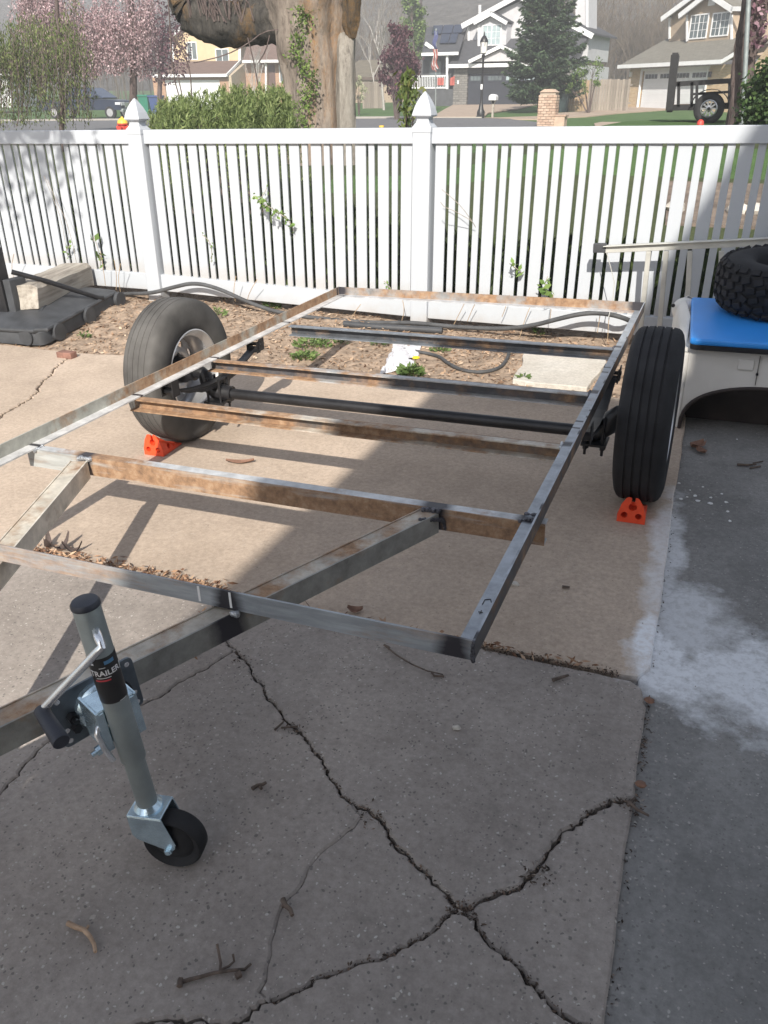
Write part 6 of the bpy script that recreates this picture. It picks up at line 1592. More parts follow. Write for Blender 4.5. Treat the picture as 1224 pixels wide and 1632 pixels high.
lp_ = [(wp(478, 28), .44), (wp(434, 34), .34), (wp(388, 37), .33), (wp(348, 39), .35), (wp(312, 20), .36), (wp(292, -16), .34), (wp(282, -70), .33)]
for _ in range(2):
    q_ = [lp_[0]]
    for (a_, ra), (b_, rb_) in zip(lp_, lp_[1:]): q_ += [(a_.lerp(b_, .25), ra * .75 + rb_ * .25), (a_.lerp(b_, .75), ra * .25 + rb_ * .75)]
    lp_ = q_ + [lp_[-1]]
limb = wtrunk(lp_, 44, .08, 5, 5.0)
obj('limb', limb, BARKD, big, smooth=True)
sh = MB()
for i in range(34):
    u = rnd.random(); a = wp(300 + 110 * u, 22 + 8 * u + rnd.uniform(-6, 10), bY - .35); b = a + Vector((rnd.uniform(-.35, .25), rnd.uniform(-.1, .1), rnd.uniform(.4, .9)))
    sh.tube([a, a.lerp(b, .5) + Vector((rnd.uniform(-.08, .08), 0, .02)), b], [.012, .009, .005], 4)
for path in ([(450, 46), (420, 50), (395, 70), (360, 88), (320, 98), (308, 100)], [(268, 50), (285, 70), (300, 88), (302, 100)], [(292, 50), (280, 68), (276, 82)], [(276, 62), (290, 80), (303, 110), (306, 160)], [(395, 60), (405, 100), (412, 140), (418, 160)], [(430, 56), (424, 80), (412, 100)], [(268, -5), (272, 60), (276, 120), (290, 170)], [(283, 120), (290, 150), (292, 175)]):
    sh.tube(smooth_path([wp(x, y, bY - .5) for x, y in path], 1), .011, 4)
obj('shoots', sh, BARKP, big, kind='stuff')
n = 760
yy = rng.uniform(8, 206, n); xx = 462 + (yy / 206) * 18 + rng.normal(12, 8.5, n) + 8 * np.sin(yy * .06)
P_ = np.array([wp(a, b, bY - 0.60 - 0.12 * rng.random()) for a, b in zip(xx, yy)])
U, V = leaf_axes(n, .027, .018)
IVY = leafmat('trunk_leaves', [(0, (.075, .13, .035)), (.6, (.16, .24, .06)), (1, (.25, .34, .10))], .5, .3)
quads('climbing_leaves', P_, U, V, IVY, big)

# juniper shrub left of the trunk: feathery upright plumes
jp = thing('juniper_shrub', 'broad feathery green juniper shrub behind the fence left of the big trunk', 'shrub', gpt(350, 9.6))
LJ = leafmat('juniper_leaf', [(0, (.080, .120, .042)), (.5, (.170, .225, .078)), (1, (.27, .32, .135))], .6, .25)
topy = lambda x: float(np.interp(x, [236, 255, 290, 320, 345, 380, 420, 450, 466], [192, 165, 158, 150, 145, 143, 142, 140, 160]))
Pl, Ul, Vl = [], [], []
for k in range(520):
    px = rng.uniform(238, 464); Y = 9.6 + rng.uniform(-.9, .9); tp = topy(px) - 6 + abs(rng.normal(0, 8)) + 8 * (Y < 9.4) * rng.random()
    hgt = rng.uniform(.35, .75); tip = at(px, tp, Y) + Vector((0, 0, rng.uniform(-.42, 0.04) if rng.random() < .55 else rng.uniform(-.04, .05))); lean = Vector((rng.normal(0, .28), rng.normal(0, .25), 1)).normalized()
    m_ = 60; t = rng.random(m_); base = tip - lean * hgt
    c = np.array(base) + np.outer(t, np.array(lean) * hgt); rad = .13 * (1 - t) + .015
    off = rdir(m_) * (rad * rng.random(m_))[:, None]; c += off
    mn = np.array(lean) + off / (np.linalg.norm(off, axis=1)[:, None] + 1e-6) * .7
    u_, v_ = leaf_axes(m_, .036, .0062, mn, .5); Pl.append(c); Ul.append(u_); Vl.append(v_)
quads('foliage', np.concatenate(Pl), np.concatenate(Ul), np.concatenate(Vl), LJ, jp)
st = MB()
for k in range(26):
    a = gpt(rng.uniform(260, 450), 9.6 + rng.uniform(-.5, .5)); b = at(rng.uniform(250, 455), rng.uniform(165, 200), 9.6); st.tube([a, a.lerp(b, .5), b], [.03, .02, .008], 5)
obj('stems', st, BARKP, jp)

# weeping trees at the left
def weeping(name, label, cat, base_px, Y, mats, strands, leaf, trunk_r=.14, wood=BARKP, top_py=-60):
    b = gpt(base_px, Y); t = thing(name, label, cat, b)
    top = at(base_px, top_py, Y)
    obj('trunk', MB().tube(smooth_path([b - Vector((0, 0, .2)), b.lerp(top, .4) + Vector((.15, 0, 0)), top], 1), [trunk_r * (1 - .1 * i) for i in range(len(smooth_path([b, b, top], 1)))], 10), wood, t, smooth=True)
    Pl, Ul, Vl = [], [], []; tw = MB()
    for (px, py0, py1, n_) in strands:
        Yk = Y + rng.uniform(-.9, .9); a = at(px + rng.normal(0, 3), py0, Yk); e = at(px + rng.normal(0, 6), py1, Yk)
        mid = a.lerp(e, .45) + Vector((rng.normal(0, .10), 0, .08)); pth = smooth_path([a, mid, e], 2)
        tw.tube(pth, .006, 3, caps=False)
        m_ = int(n_); tt = rng.random(m_) * (len(pth) - 1.001); ii = tt.astype(int); uu = (tt - ii)[:, None]; A = np.array([tuple(p) for p in pth])
        c = A[ii] * (1 - uu) + A[ii + 1] * uu + rng.normal(0, leaf[2], (m_, 3)); u_, v_ = leaf_axes(m_, leaf[0], leaf[1], np.array([0, 0, -1.0]), leaf[3]); Pl.append(c); Ul.append(u_); Vl.append(v_)
    obj('twigs', tw, wood, t, kind='stuff')
    quads('crown', np.concatenate(Pl), np.concatenate(Ul), np.concatenate(Vl), mats, t); return t
PINK = leafmat('pink_blossom', [(0, (.26, .165, .18)), (.35, (.42, .29, .31)), (.8, (.58, .44, .46)), (1, (.68, .56, .57))], .7, .3)
WIL = leafmat('willow_leaf', [(0, (.070, .10, .035)), (.6, (.14, .18, .06)), (1, (.22, .25, .10))], .6, .3)
S = []
for k in range(540):
    px = rng.uniform(28, 246); low = float(np.interp(px, [28, 60, 80, 110, 135, 160, 200, 230, 248], [60, 78, 98, 118, 132, 122, 118, 128, 105]))
    y1 = low - abs(rng.normal(0, 30)); S.append((px, y1 - rng.uniform(40, 110), y1, 52))
weeping('weeping_cherry', 'pink flowering weeping cherry tree at the upper left above the dark truck', 'tree', 205, 24.0, PINK, S, (.034, .022, .055, .9))
S = []
for k in range(330):
    px = rng.uniform(-25, 140) if k > 60 else rng.uniform(-25, 70); y1 = rng.uniform(95, 204) if px < 122 else rng.uniform(150, 196); S.append((px, max(y1 - rng.uniform(60, 130), 78 - px * .35 + rng.uniform(-45, 25)), y1, 40))
weeping('willow', 'sparse yellow green weeping willow at the far left edge', 'tree', 85, 15.0, WIL, S, (.034, .010, .06, .6), .06)
pl2 = thing('purple_tree', 'dark purple leafed tree between the pink cherry and the cream house', 'tree', gpt(252, 40))
n = 2600; c0 = at(258, 70, 40); P_ = np.array(c0) + rdir(n) * (rng.random(n) ** .5)[:, None] * np.array([1.6, 1.2, 1.9]); U, V = leaf_axes(n, .07, .05)
PURP = leafmat('purple_leaf', [(0, (.055, .025, .035)), (.6, (.12, .055, .07)), (1, (.20, .11, .125))], .6, .25)
quads('crown', P_, U, V, PURP, pl2); obj('trunk', MB().tube([gpt(252, 40), at(256, 90, 40), c0], [.14, .10, .05], 8), BARKP, pl2)

# generic leafy crown made of clumps
def crown_tree(name, label, base_px, Y, boxes, n_, mat, leaf, wood, cat='tree', tr=.10, up=None, spread=1.0, sig=.16):
    b = gpt(base_px, Y); t = thing(name, label, cat, b); Pl = []; br = MB()
    topc = None; tot = sum(q[3] for q in boxes)
    for (px, py, rpx, w) in boxes:
        c = at(px, py, Y + rng.uniform(-.6, .6)); m_ = at(px + 10, py, Y) - at(px, py, Y); s_ = m_.length / 10 * rpx
        k = max(3, int(n_ * w / tot)); nc = max(3, k // 45); cc = np.array(c) + rdir(nc) * (rng.random(nc) ** .45)[:, None] * s_
        idx = rng.integers(0, nc, k); Pl.append(cc[idx] + rng.normal(0, s_ * sig + .03, (k, 3)))
        mid = b.lerp(c, .5) + Vector((0, 0, (c.z - b.z) * .12)); br.tube([b + Vector((0, 0, -.1)), mid, c], [tr, tr * .6, tr * .2], 6)
        for q in range(5): e = Vector(cc[rng.integers(0, nc)]); br.tube([mid.lerp(c, .5), e], [tr * .25, tr * .08], 4)
    P_ = np.concatenate(Pl); U, V = leaf_axes(len(P_), leaf[0], leaf[1], up, spread); obj('trunk', br, wood, t); quads('crown', P_, U, V, mat, t); return t
crown_tree('plum_tree', 'dark purple plum tree left of the flag and the middle fence post', 632, 42, [(635, 62, 16, 2), (625, 90, 18, 3), (645, 95, 20, 3), (655, 110, 15, 2), (620, 120, 16, 2), (642, 130, 20, 2), (630, 45, 10, 1), (648, 52, 10, 1), (626, 146, 10, 1)], 5200, PURP, (.075, .04), BARKP, up=np.array([0, 0, 1.0]), spread=.9)
LG = leafmat('fresh_green_leaf', [(0, (.07, .12, .03)), (.6, (.14, .215, .055)), (1, (.21, .29, .09))], .6, .3)
crown_tree('green_tree', 'light green leafy tree rising behind the purple plum tree', 662, 74, [(666, 20, 16, 2), (660, 45, 18, 2), (672, 60, 16, 2), (676, 82, 12, 1.5), (660, 80, 14, 1), (655, 5, 14, 1), (672, -15, 14, 1)], 3600, LG, (.14, .09), BARKP)
crown_tree('flowering_shrub', 'small pale flowering shrub just right of the big trunk', 572, 50, [(572, 128, 5, 1), (568, 140, 7, 1), (577, 142, 6, 1), (572, 155, 7, 1)], 500, leafmat('pale_blossom', [(0, (.25, .28, .14)), (1, (.55, .55, .40))], .7, .3), (.06, .03), BARKP, 'shrub', .04, np.array([0, 0, 1.0]), .8)
sp_ = crown_tree('sapling', 'yellow green young sapling just left of the middle post cap', 652, 8.0, [(651, 125, 7, 1.2), (646, 150, 9, 1), (660, 148, 8, .8), (648, 170, 10, 1), (655, 192, 12, 1)], 330, leafmat('sapling_leaf', [(0, (.07, .105, .032)), (.6, (.14, .185, .055)), (1, (.25, .25, .09))], .55, .3), (.036, .013), BARKP, 'sapling', .012, np.array([0, 0, 1.0]), .9)
crown_tree('thin_shrub', 'thin budding shrub in front of the wooden fence, right of the spruce', 938, 50, [(925, 118, 12, 1), (945, 110, 14, 1), (950, 130, 10, .7), (930, 138, 8, .5), (908, 140, 8, .6)], 900, LG, (.06, .03), BARKP, 'shrub', .05)
# spruce: whorls of drooping boughs with hanging needles
def spruce(label, base_px, Y, top_py, width_fn):
    b = gpt(base_px, Y); t = thing('spruce_tree', label, 'tree', b); topv = at(base_px, top_py, Y); H_ = topv.z - b.z
    obj('trunk', MB().tube([b - Vector((0, 0, .2)), b.lerp(topv, .5), topv], [.22, .14, .02], 10), BARKD, t, smooth=True)
    Pl, Ul, Vl = [], [], []; bw = MB()
    for k in range(330):
        w = (k + rng.random()) / 330; z = b.z + H_ * (.115 + .88 * w); R_ = width_fn(w) * rng.uniform(.70, 1.12); an = rng.uniform(0, 2 * math.pi)
        d = Vector((math.cos(an), math.sin(an), 0)); o_ = Vector((b.x, b.y, z)); m_ = int(85 + 90 * (1 - w))
        tt = rng.random(m_) ** .65; dr = -.16 * R_ * np.sin(tt * math.pi * .8) + .06 * R_ * tt ** 3
        side = rng.normal(0, .16, m_) * R_ * (1.05 - tt * .7); s_ = Vector((-d.y, d.x, 0))
        c = np.array(o_) + np.outer(tt * R_, np.array(d)) + np.outer(side, np.array(s_)); c[:, 2] += dr - abs(side) * .25 - rng.random(m_) * .10
        mn = np.array(d) * .7 + np.outer(np.sign(side) * .6, np.array(s_)) + np.array([0, 0, -.35])
        u_, v_ = leaf_axes(m_, .115, .036, mn, .45); Pl.append(c); Ul.append(u_); Vl.append(v_)
        if k % 3 == 0: bw.tube([o_, o_ + d * R_ * .5 + Vector((0, 0, -.12 * R_)), o_ + d * R_ * .85 + Vector((0, 0, -.06 * R_))], [.035, .02, .008], 4)
    obj('branches', bw, BARKD, t)
    quads('crown', np.concatenate(Pl), np.concatenate(Ul), np.concatenate(Vl), leafmat('spruce_needles', [(0, (.020, .040, .022)), (.55, (.048, .080, .042)), (1, (.095, .140, .068))], .6, .15), t)
sm = (at(870, 100, 52) - at(860, 100, 52)).length / 10
spruce('dense dark green spruce in front of the dark garage door', 862, 52, -60, lambda w: sm * float(np.interp(w, [0, .12, .25, .5, .8, 1], [54, 68, 66, 54, 37, 2])))
# bare pale trees and a bare wood behind the houses
def bare(b, h, r, seed, depth=4, mb=None, spread=.55, dirv=None, lo=5):
    q = random.Random(seed); mb = mb or MB()
    def go(p, d, L_, r_, k):
        e = p + d * L_; m_ = p.lerp(e, .5) + Vector((q.uniform(-.06, .06), q.uniform(-.06, .06), 0)) * L_
        mb.tube([p, m_, e], [r_, r_ * .85, r_ * .65], lo if k > 2 else 3, caps=False)
        if k == 0: return
        for _ in range(q.choice((2, 3, 3))):
            dd = (d + Vector((q.uniform(-1, 1), q.uniform(-1, 1), q.uniform(-.15, .6))) * spread).normalized(); go(p.lerp(e, q.uniform(.5, 1)), dd, L_ * q.uniform(.6, .85), r_ * .58, k - 1)
    go(b, dirv or Vector((0, 0, 1)), h, r, depth); return mb
for i, (px, Y, h, r, lb, sd) in enumerate(((612, 58, 2.6, .10, 'pale bare birch with forked top right of the big trunk', 4), (596, 66, 2.4, .07, 'slender bare pale tree between the big trunk and the birch', 9), (417, 58, 1.9, .06, 'bare pale young tree in front of the cream house', 12), (408, 60, 1.7, .05, 'second bare young tree by the cream house porch', 15))):
    b = gpt(px, Y); t = thing('bare_tree', lb, 'tree', b, group='bare pale trees'); obj('trunk', bare(b, h, r, sd, 5, spread=.5), BARKW, t)
WOODM = simple('bare_twigs', (.125, .100, .076), 1, 0, .35, .3, kind='World')
mb = MB()
for k in range(150):
    Y = rng.uniform(82, 112); zone = rng.random()
    px = rng.uniform(905, 1075) if zone < .62 else (rng.uniform(550, 640) if zone < .8 else rng.uniform(140, 300))
    a = at(px, 150, Y); b = Vector((a.x, Y, terr(a.x, Y))); bare(b, rng.uniform(1.8, 3.4), rng.uniform(.06, .12), int(rng.integers(1e6)), 4, mb, .5, lo=3)
obj('bare_woods', mb, WOODM, None, kind='stuff')
n = 26000
px = np.where(rng.random(n) < .72, rng.uniform(900, 1090, n), rng.uniform(545, 660, n)); Y = rng.uniform(84, 112, n)
P_ = np.array([at(a, rng.uniform(-70, 132), b) for a, b in zip(px, Y)])
U, V = leaf_axes(n, .30, .013, np.array([0, 0, 1.0]), .55)
quads('twig_haze', P_, U, V, leafmat('twig_haze', [(0, (.075, .062, .050)), (.5, (.15, .118, .085)), (.85, (.185, .15, .10)), (1, (.21, .12, .06))], 1, 0), kind='stuff')
# right edge: plum trunk with a metal pole beside it, dark green shrub
pY = 15.5
t = thing('blossom_tree', 'gnarled dark trunk with purple blossom at the right edge beside the black trailer', 'tree', gpt(1178, pY))
tb_ = gpt(1176, pY) + Vector((0, 0, -.2))
obj('trunk', wtrunk([(tb_, .17), (at(1180, 150, pY), .14), (at(1186, 100, pY), .15), (at(1196, 50, pY), .17), (at(1210, -20, pY), .20), (at(1216, -60, pY), .2)], 24, .22, 5, 2.0), BARKP, t, smooth=True)
obj('limb', wtrunk([(at(1186, 100, pY), .07), (at(1200, 80, pY), .06), (at(1222, 60, pY), .05)], 12, .2, 4, 1), BARKP, t, smooth=True)
n = 420; P_ = np.array([at(1196 + abs(rng.normal(0, 18)), rng.uniform(-40, 75), pY + rng.uniform(-.4, .4)) for _ in range(n)]); U, V = leaf_axes(n, .045, .03)
quads('crown', P_, U, V, leafmat('plum_blossom', [(0, (.08, .04, .055)), (.6, (.20, .11, .14)), (1, (.42, .29, .33))], .6, .25), t)
t = thing('metal_pole', 'slim grey metal pole standing against the gnarled trunk', 'pole', gpt(1189, pY - .5)); obj('shaft', MB().tube([gpt(1187, pY - .4), at(1196, -60, pY - .4)], .035, 10), MT['zinc_dark'], t, smooth=True)
obj('base_collar', MB().tube([gpt(1187, pY - .4), gpt(1187, pY - .4) + Vector((0, 0, .12))], .06, 10), MT['zinc_dark'], t)
BX = leafmat('boxwood_leaf', [(0, (.018, .040, .014)), (.6, (.045, .085, .026)), (1, (.095, .150, .05))], .5, .2)
crown_tree('round_shrub', 'dense dark green shrub at the right edge', 1222, 13.5, [(1222, 140, 36, 3), (1210, 165, 34, 3), (1235, 175, 40, 3), (1215, 190, 34, 2), (1230, 115, 22, 1)], 5200, BX, (.034, .022), BARKP, 'shrub', .03)
# low greenery seen through the fence gaps
n = 17000; xx = rng.uniform(-7.5, 1.2, n); yy = 6.15 + 1.6 * rng.random(n) ** 1.4; hh = np.where(xx > -2.6, .62, .85) * rng.random(n)
P_ = np.stack([xx, yy, np.array([terr(a, b) for a, b in zip(xx, yy)]) + hh * (1 - .4 * (yy - 6.1))], 1); U, V = leaf_axes(n, .055, .013, np.array([0, 0, 1.0]), .6)
quads('undergrowth', P_, U, V, leafmat('undergrowth_leaf', [(0, (.022, .034, .017)), (.6, (.055, .082, .030)), (1, (.12, .165, .055))], .6, .3), kind='stuff')
# bark strip and pale stones on the rise behind the right fence panel
RB = simple('red_bark_mulch', (.145, .115, .092), .95, 0, .4, 9, .6, 40, 'World')
strip('mulch_strip', [(9.2, -0.62, 1.6), (10.6, -0.75, 1.8)], 0.03, RB, .2)
for i, (px, py, lb) in enumerate(((1182, 294, 'pale edging stone seen through the fence gap in the shade'), (1084, 282, 'pale edging stone seen through the fence gap in the sun'), (1215, 272, 'pale edging stone at the right edge behind the fence'))):
    a = at(px, py, 9.6); a.z = terr(a.x, 9.6) + .06; tag(obj('edging_stone', MB().ball(a, .09, 9, 6, 0, .15, (1.2, 1, .8)), MT['conc_old'], None, LEVEL, a, smooth=True), lb, 'stone')

# ================================================================== STREET FURNITURE AND VEHICLES
BLK = MT['black_steel']
b = gpt(766, 45.3)
t = thing('street_lamp', 'black street lamp post with a lantern head in front of the grey house', 'street lamp', b)
s_ = (at(770, 50, 45.3).z - b.z)
I = Matrix.Translation(b)
obj('post', MB().lathe([(.24, -.1), (.24, .08), (.20, .12), (.20, .30), (.13, .42), (.10, .62), (.075, .70), (.060, .9), (.050, s_ * .70), (.060, s_ * .705), (.11, s_ * .725), (.05, s_ * .745)], I, 16), BLK, t, smooth=True, sharp=40)
lz = s_ * .745
obj('lantern', MB().lathe([(.08, lz), (.15, lz + .05), (.19, s_ * .88), (.14, s_ * .885)], I, 12), simple('lamp_glass', (.62, .62, .60), .35, 0, .1, 4), t, smooth=True)
obj('lantern_cage', MB().lathe([(.21, s_ * .88), (.20, s_ * .90), (.10, s_ * .945), (.04, s_ * .955), (.03, s_ * .985), (.005, s_)], I, 12), BLK, t, smooth=True)
cg = MB()
for i in range(6): a = i * math.pi / 3; cg.tube([b + Vector((.10 * math.cos(a), .10 * math.sin(a), lz)), b + Vector((.205 * math.cos(a), .205 * math.sin(a), s_ * .885))], .014, 4)
obj('cage_bar', cg, BLK, t)
obj('notice', MB().box(b.x - .05, b.x + .05, b.y - .09, b.y - .07, b.z + s_ * .34, b.z + s_ * .40), MT['white_ink'], t)
b = gpt(785, 45.4); ht = at(786, 150, 45.4).z - b.z
t = thing('mailbox', 'white mailbox on a wooden post beside the lamp post', 'mailbox', b)
hw = .30
obj('post', MB().box(b.x - .05, b.x + .05, b.y - .05, b.y + .05, b.z - .2, b.z + ht - .28), MT['timber'], t); obj('arm', MB().prism([(b.x - .16, b.y - .05, b.z + ht - .28), (b.x + .16, b.y - .05, b.z + ht - .28), (b.x + .05, b.y - .05, b.z + ht - .45), (b.x - .05, b.y - .05, b.z + ht - .45)], (0, .1, 0)), MT['timber'], t)
pf = [(b.x - hw / 1.6, b.y - .25, b.z + ht - .28)] + [(b.x - hw / 1.6 * math.cos(math.pi * i / 8), b.y - .25, b.z + ht - .13 + .13 * math.sin(math.pi * i / 8)) for i in range(9)] + [(b.x + hw / 1.6, b.y - .25, b.z + ht - .28)]
obj('box', MB().prism(pf, (0, .5, 0)), DOORW, t, bevel=.01)
# brick pillar with a low wing, its bricks laid one by one
b = gpt(873, 32); wpx = (at(886, 170, 32) - at(860, 170, 32)).length; hp2_ = at(873, 142, 32).z - b.z
t = thing('brick_pillar', 'tan brick pillar with a low brick wing at the kerb', 'pillar', b)
hw = wpx / 2
obj('core', MB().box(b.x - hw + .02, b.x + hw - .02, b.y - hw + .02, b.y + hw - .02, b.z - .2, b.z + hp2_ - .08), simple('mortar', (.36, .30, .24), .95), t)
BM = [simple('pillar_brick_%d' % i, c, .9, 0, .15, 5, .3) for i, c in enumerate(((.40, .285, .215), (.45, .335, .26), (.36, .25, .19)))]
rows = int((hp2_ - .12) / .085); pb = {}
def brick(M_, L_, mi):
    k = (round(L_, 3), mi)
    if k not in pb: pb[k] = mesh_from('brick', [(sx * L_ / 2, sy * .05, sz * .036) for sx in (-1, 1) for sy in (-1, 1) for sz in (-1, 1)], [(0, 1, 3, 2), (4, 6, 7, 5), (0, 4, 5, 1), (2, 3, 7, 6), (0, 2, 6, 4), (1, 5, 7, 3)], BM[mi])
    o = bpy.data.objects.new('brick', pb[k]); COL.objects.link(o); o.parent = t; o.matrix_local = Matrix.Translation(-b) @ M_
for r in range(rows):
    z = b.z + .04 + .085 * r; w_ = hw + .02 * math.sin(r / rows * 3.1)
    for s in range(3):
        Ms = Matrix.Translation((b.x, b.y, z)) @ Matrix.Rotation(math.radians((0, 90, -90)[s]), 4, 'Z')
        nb_ = 3; L_ = 2 * hw / nb_
        for i in range(nb_ + (r % 2)):
            if r % 2 == 0: xc, Lc = -hw + L_ * (i + .5), L_
            else:
                xc, Lc = (-hw + L_ * i, L_) if 0 < i < nb_ else ((-hw + L_ * .25, L_ * .5) if i == 0 else (hw - L_ * .25, L_ * .5))
            brick(Ms @ Matrix.Translation((xc, -hw + .035 - rnd.uniform(0, .012), rnd.uniform(-.003, .003))), Lc - .014, rnd.choice((0, 1, 1, 2)))
obj('coping', MB().prism([(b.x - hw - .01, b.y - hw - .02, b.z + hp2_ - .10), (b.x + hw + .01, b.y - hw - .02, b.z + hp2_ - .10), (b.x + hw * .45, b.y - hw - .02, b.z + hp2_), (b.x - hw * .45, b.y - hw - .02, b.z + hp2_)], (0, 2 * hw + .04, 0)), BM[1], t)
obj('wing', MB().box(b.x + hw + .005, b.x + hw + .36, b.y - hw + .02, b.y + hw - .02, b.z - .2, b.z + .34), BM[1], t, bevel=.01); obj('wing_cap', MB().box(b.x + hw + .003, b.x + hw + .40, b.y - hw, b.y + hw, b.z + .342, b.z + .40), BM[2], t, bevel=.008)
# flag on its pole
b = gpt(694, 55); tp_ = at(695, 47, 55)
t = thing('flagpole', 'thin grey flagpole with a limp striped flag in front of the grey house', 'flagpole', b)
obj('pole', MB().tube([b, tp_], .035, 8), MT['zinc_dark'], t, smooth=True); obj('finial', MB().ball(tp_, .06), MT['zinc_dark'], t)
z1, z0 = at(696, 49, 55).z, at(698, 112, 55).z
n_st = 7
for i in range(n_st * 2 - 1):         # limp stripes, seen nearly edge on; the blue canton above
    pass
fw = (at(701, 90, 55) - at(693, 90, 55)).length
def flagstrip(name, u0, u1, za, zb_, mat):
    vs_, fs = [], []
    for k in range(11):
        w = k / 10; z = za + (zb_ - za) * w; sw = .10 * math.sin(w * 7) * w
        for u in (u0, u1): vs_.append((tp_.x - fw * .45 + fw * u + sw, 55 - .08 + .10 * math.sin(u * 16 + w * 5), z))
    for k in range(10): fs.append((2 * k, 2 * k + 2, 2 * k + 3, 2 * k + 1))
    return obj(name, thick(vs_, fs, (0, .006, 0)), mat, fl_o)
fl_o = thing('flag', 'limp flag with red and white stripes and a blue field hanging on the flagpole', 'flag', tp_)
zm = z1 + (z0 - z1) * .46; FB = simple('flag_blue', (.055, .065, .16), .8); FW = simple('flag_white', (.62, .58, .58), .8)
for i in range(9): flagstrip('stripe', i / 9, (i + 1) / 9, zm - (.0 if i else 0), z0 + .1 * math.sin(i), REDC if i % 2 == 0 else FW)
flagstrip('canton', .12, .80, z1, zm + .001, FB)
# bins
def bin_(px, Y, top_py, mat, label, wpx, grp):
    b = gpt(px, Y); h = at(px, top_py, Y).z - b.z; w = (at(px + wpx, 160, Y) - at(px, 160, Y)).length / 2
    t = thing('wheelie_bin', label, 'bin', b, group=grp); m_ = MB(); vs_ = []
    for z, q in ((0, .74), (h * .9, 1.0)):
        for sx, sy in ((-1, -1), (1, -1), (1, 1), (-1, 1)): vs_.append((b.x + sx * w * q, b.y + sy * w * q, b.z + z))
    m_.add(vs_, [(3, 2, 1, 0), (4, 5, 6, 7), (0, 1, 5, 4), (1, 2, 6, 5), (2, 3, 7, 6), (3, 0, 4, 7)]); obj('body', m_, mat, t, bevel=.02)
    obj('lid', MB().box(b.x - w * 1.08, b.x + w * 1.08, b.y - w * 1.15, b.y + w * 1.08, b.z + h * .902, b.z + h), mat, t, bevel=.02)
    obj('wheel', MB().cyl((b.x - w * .9, b.y + w * .8, b.z + .12), (b.x + w * .9, b.y + w * .8, b.z + .12), .12, 12), BLK, t)
bin_(236, 56, 151, simple('bin_green', (.02, .17, .11), .55, 0, .1, 3), 'green wheelie bin by the left post cap', 15, 'wheelie bins in front of the houses')
bin_(252, 56, 152, simple('bin_blue', (.045, .075, .19), .55, 0, .1, 3), 'blue wheelie bin beside the green one', 15, 'wheelie bins in front of the houses')
bin_(897, 52, 145, simple('bin_dark', (.022, .040, .042), .55, 0, .1, 3), 'dark wheelie bin in front of the wooden fence', 15, 'wheelie bins in front of the houses')
# fire hydrant
b = gpt(194, 20); h = at(194, 186, 20).z - b.z
t = thing('fire_hydrant', 'red fire hydrant with a yellow top left of the second fence post', 'fire hydrant', b); I = Matrix.Translation(b)
RED = simple('hydrant_red', (.48, .05, .035), .5); YEL = simple('hydrant_yellow', (.75, .48, .06), .5)
obj('barrel', MB().lathe([(.16, -.1), (.16, .04), (.115, .06), (.115, h * .62), (.15, h * .64), (.15, h * .70)], I, 16), RED, t, smooth=True, sharp=40); obj('bonnet', MB().lathe([(.14, h * .702), (.13, h * .80), (.08, h * .92), (.035, h * .94), (.03, h), (.001, h)], I, 16), YEL, t, smooth=True)
obj('nozzle', MB().cyl(b + Vector((-.19, 0, h * .5)), b + Vector((.19, 0, h * .5)), .055, 10).cyl(b + Vector((0, -.19, h * .46)), b + Vector((0, 0, h * .46)), .07, 10), RED, t)
b = gpt(608, 29.5); t = thing('marker_post', 'short yellow marker at the kerb just right of the big trunk', 'marker', b); zt_ = at(608, 200, 29.5).z
obj('post', MB().tube([b, Vector((b.x, b.y, zt_))], .09, 10), YEL, t, smooth=True)
b = gpt(1118, 16.4); t = thing('red_reflector', 'small red marker at the foot of the black trailer wheel', 'marker', b); zt_ = at(1118, 192, 16.4).z
obj('body', MB().lathe([(.06, 0), (.055, .05), (.04, max(.1, zt_ - b.z) - .03), (.015, max(.1, zt_ - b.z) - .015)], Matrix.Translation(b), 10), RED, t, smooth=True)
# wooden fence right of the spruce, board by board; grey one by the low house
def board_fence(name, label, px0, px1, Y, top_py, mats_, w=.14, dz=.0, yaw=0.0):
    a, c = gpt(px0, Y), gpt(px1, Y + yaw); t = thing(name, label, 'fence', a); d = c - a; d.z = 0; L_ = d.length; d.normalize(); n_ = int(L_ / (w + .012)); zt_ = at((px0 + px1) / 2, top_py, Y).z
    nn = Vector((-d.y, d.x, 0)); proto = {}
    for i in range(n_):
        mi = mats_[min(len(mats_) - 1, int(i / n_ * len(mats_)))]; p = a + d * (i * (w + .012)); z0 = terr(p.x, p.y) - .05; h = zt_ - z0 + rnd.uniform(-.03, .03)
        if mi.name not in proto:
            proto[mi.name] = mesh_from('board', [(x, y, z) for z in (0, 1) for x, y in ((0, 0), (w, 0), (w, .02), (0, .02))], [(3, 2, 1, 0), (4, 5, 6, 7), (0, 1, 5, 4), (1, 2, 6, 5), (2, 3, 7, 6), (3, 0, 4, 7)], mi)
        o = bpy.data.objects.new('board', proto[mi.name]); COL.objects.link(o); o.parent = t
        o.matrix_local = Matrix.Translation(-a) @ Matrix(((d.x, nn.x, 0, p.x), (d.y, nn.y, 0, p.y + rnd.uniform(-.008, .008)), (0, 0, h, z0), (0, 0, 0, 1)))
    for q in (.25, .8): bar = MB(); z = a.z + (zt_ - a.z) * q; bar.prism([a + nn * .03 + Vector((0, 0, z - a.z)), a + nn * .03 + d * L_ + Vector((0, 0, z - a.z)), a + nn * .03 + d * L_ + Vector((0, 0, z - a.z + .09)), a + nn * .03 + Vector((0, 0, z - a.z + .09))], nn * .04); obj('fence_rail', bar, mats_[-1], t)
    return t
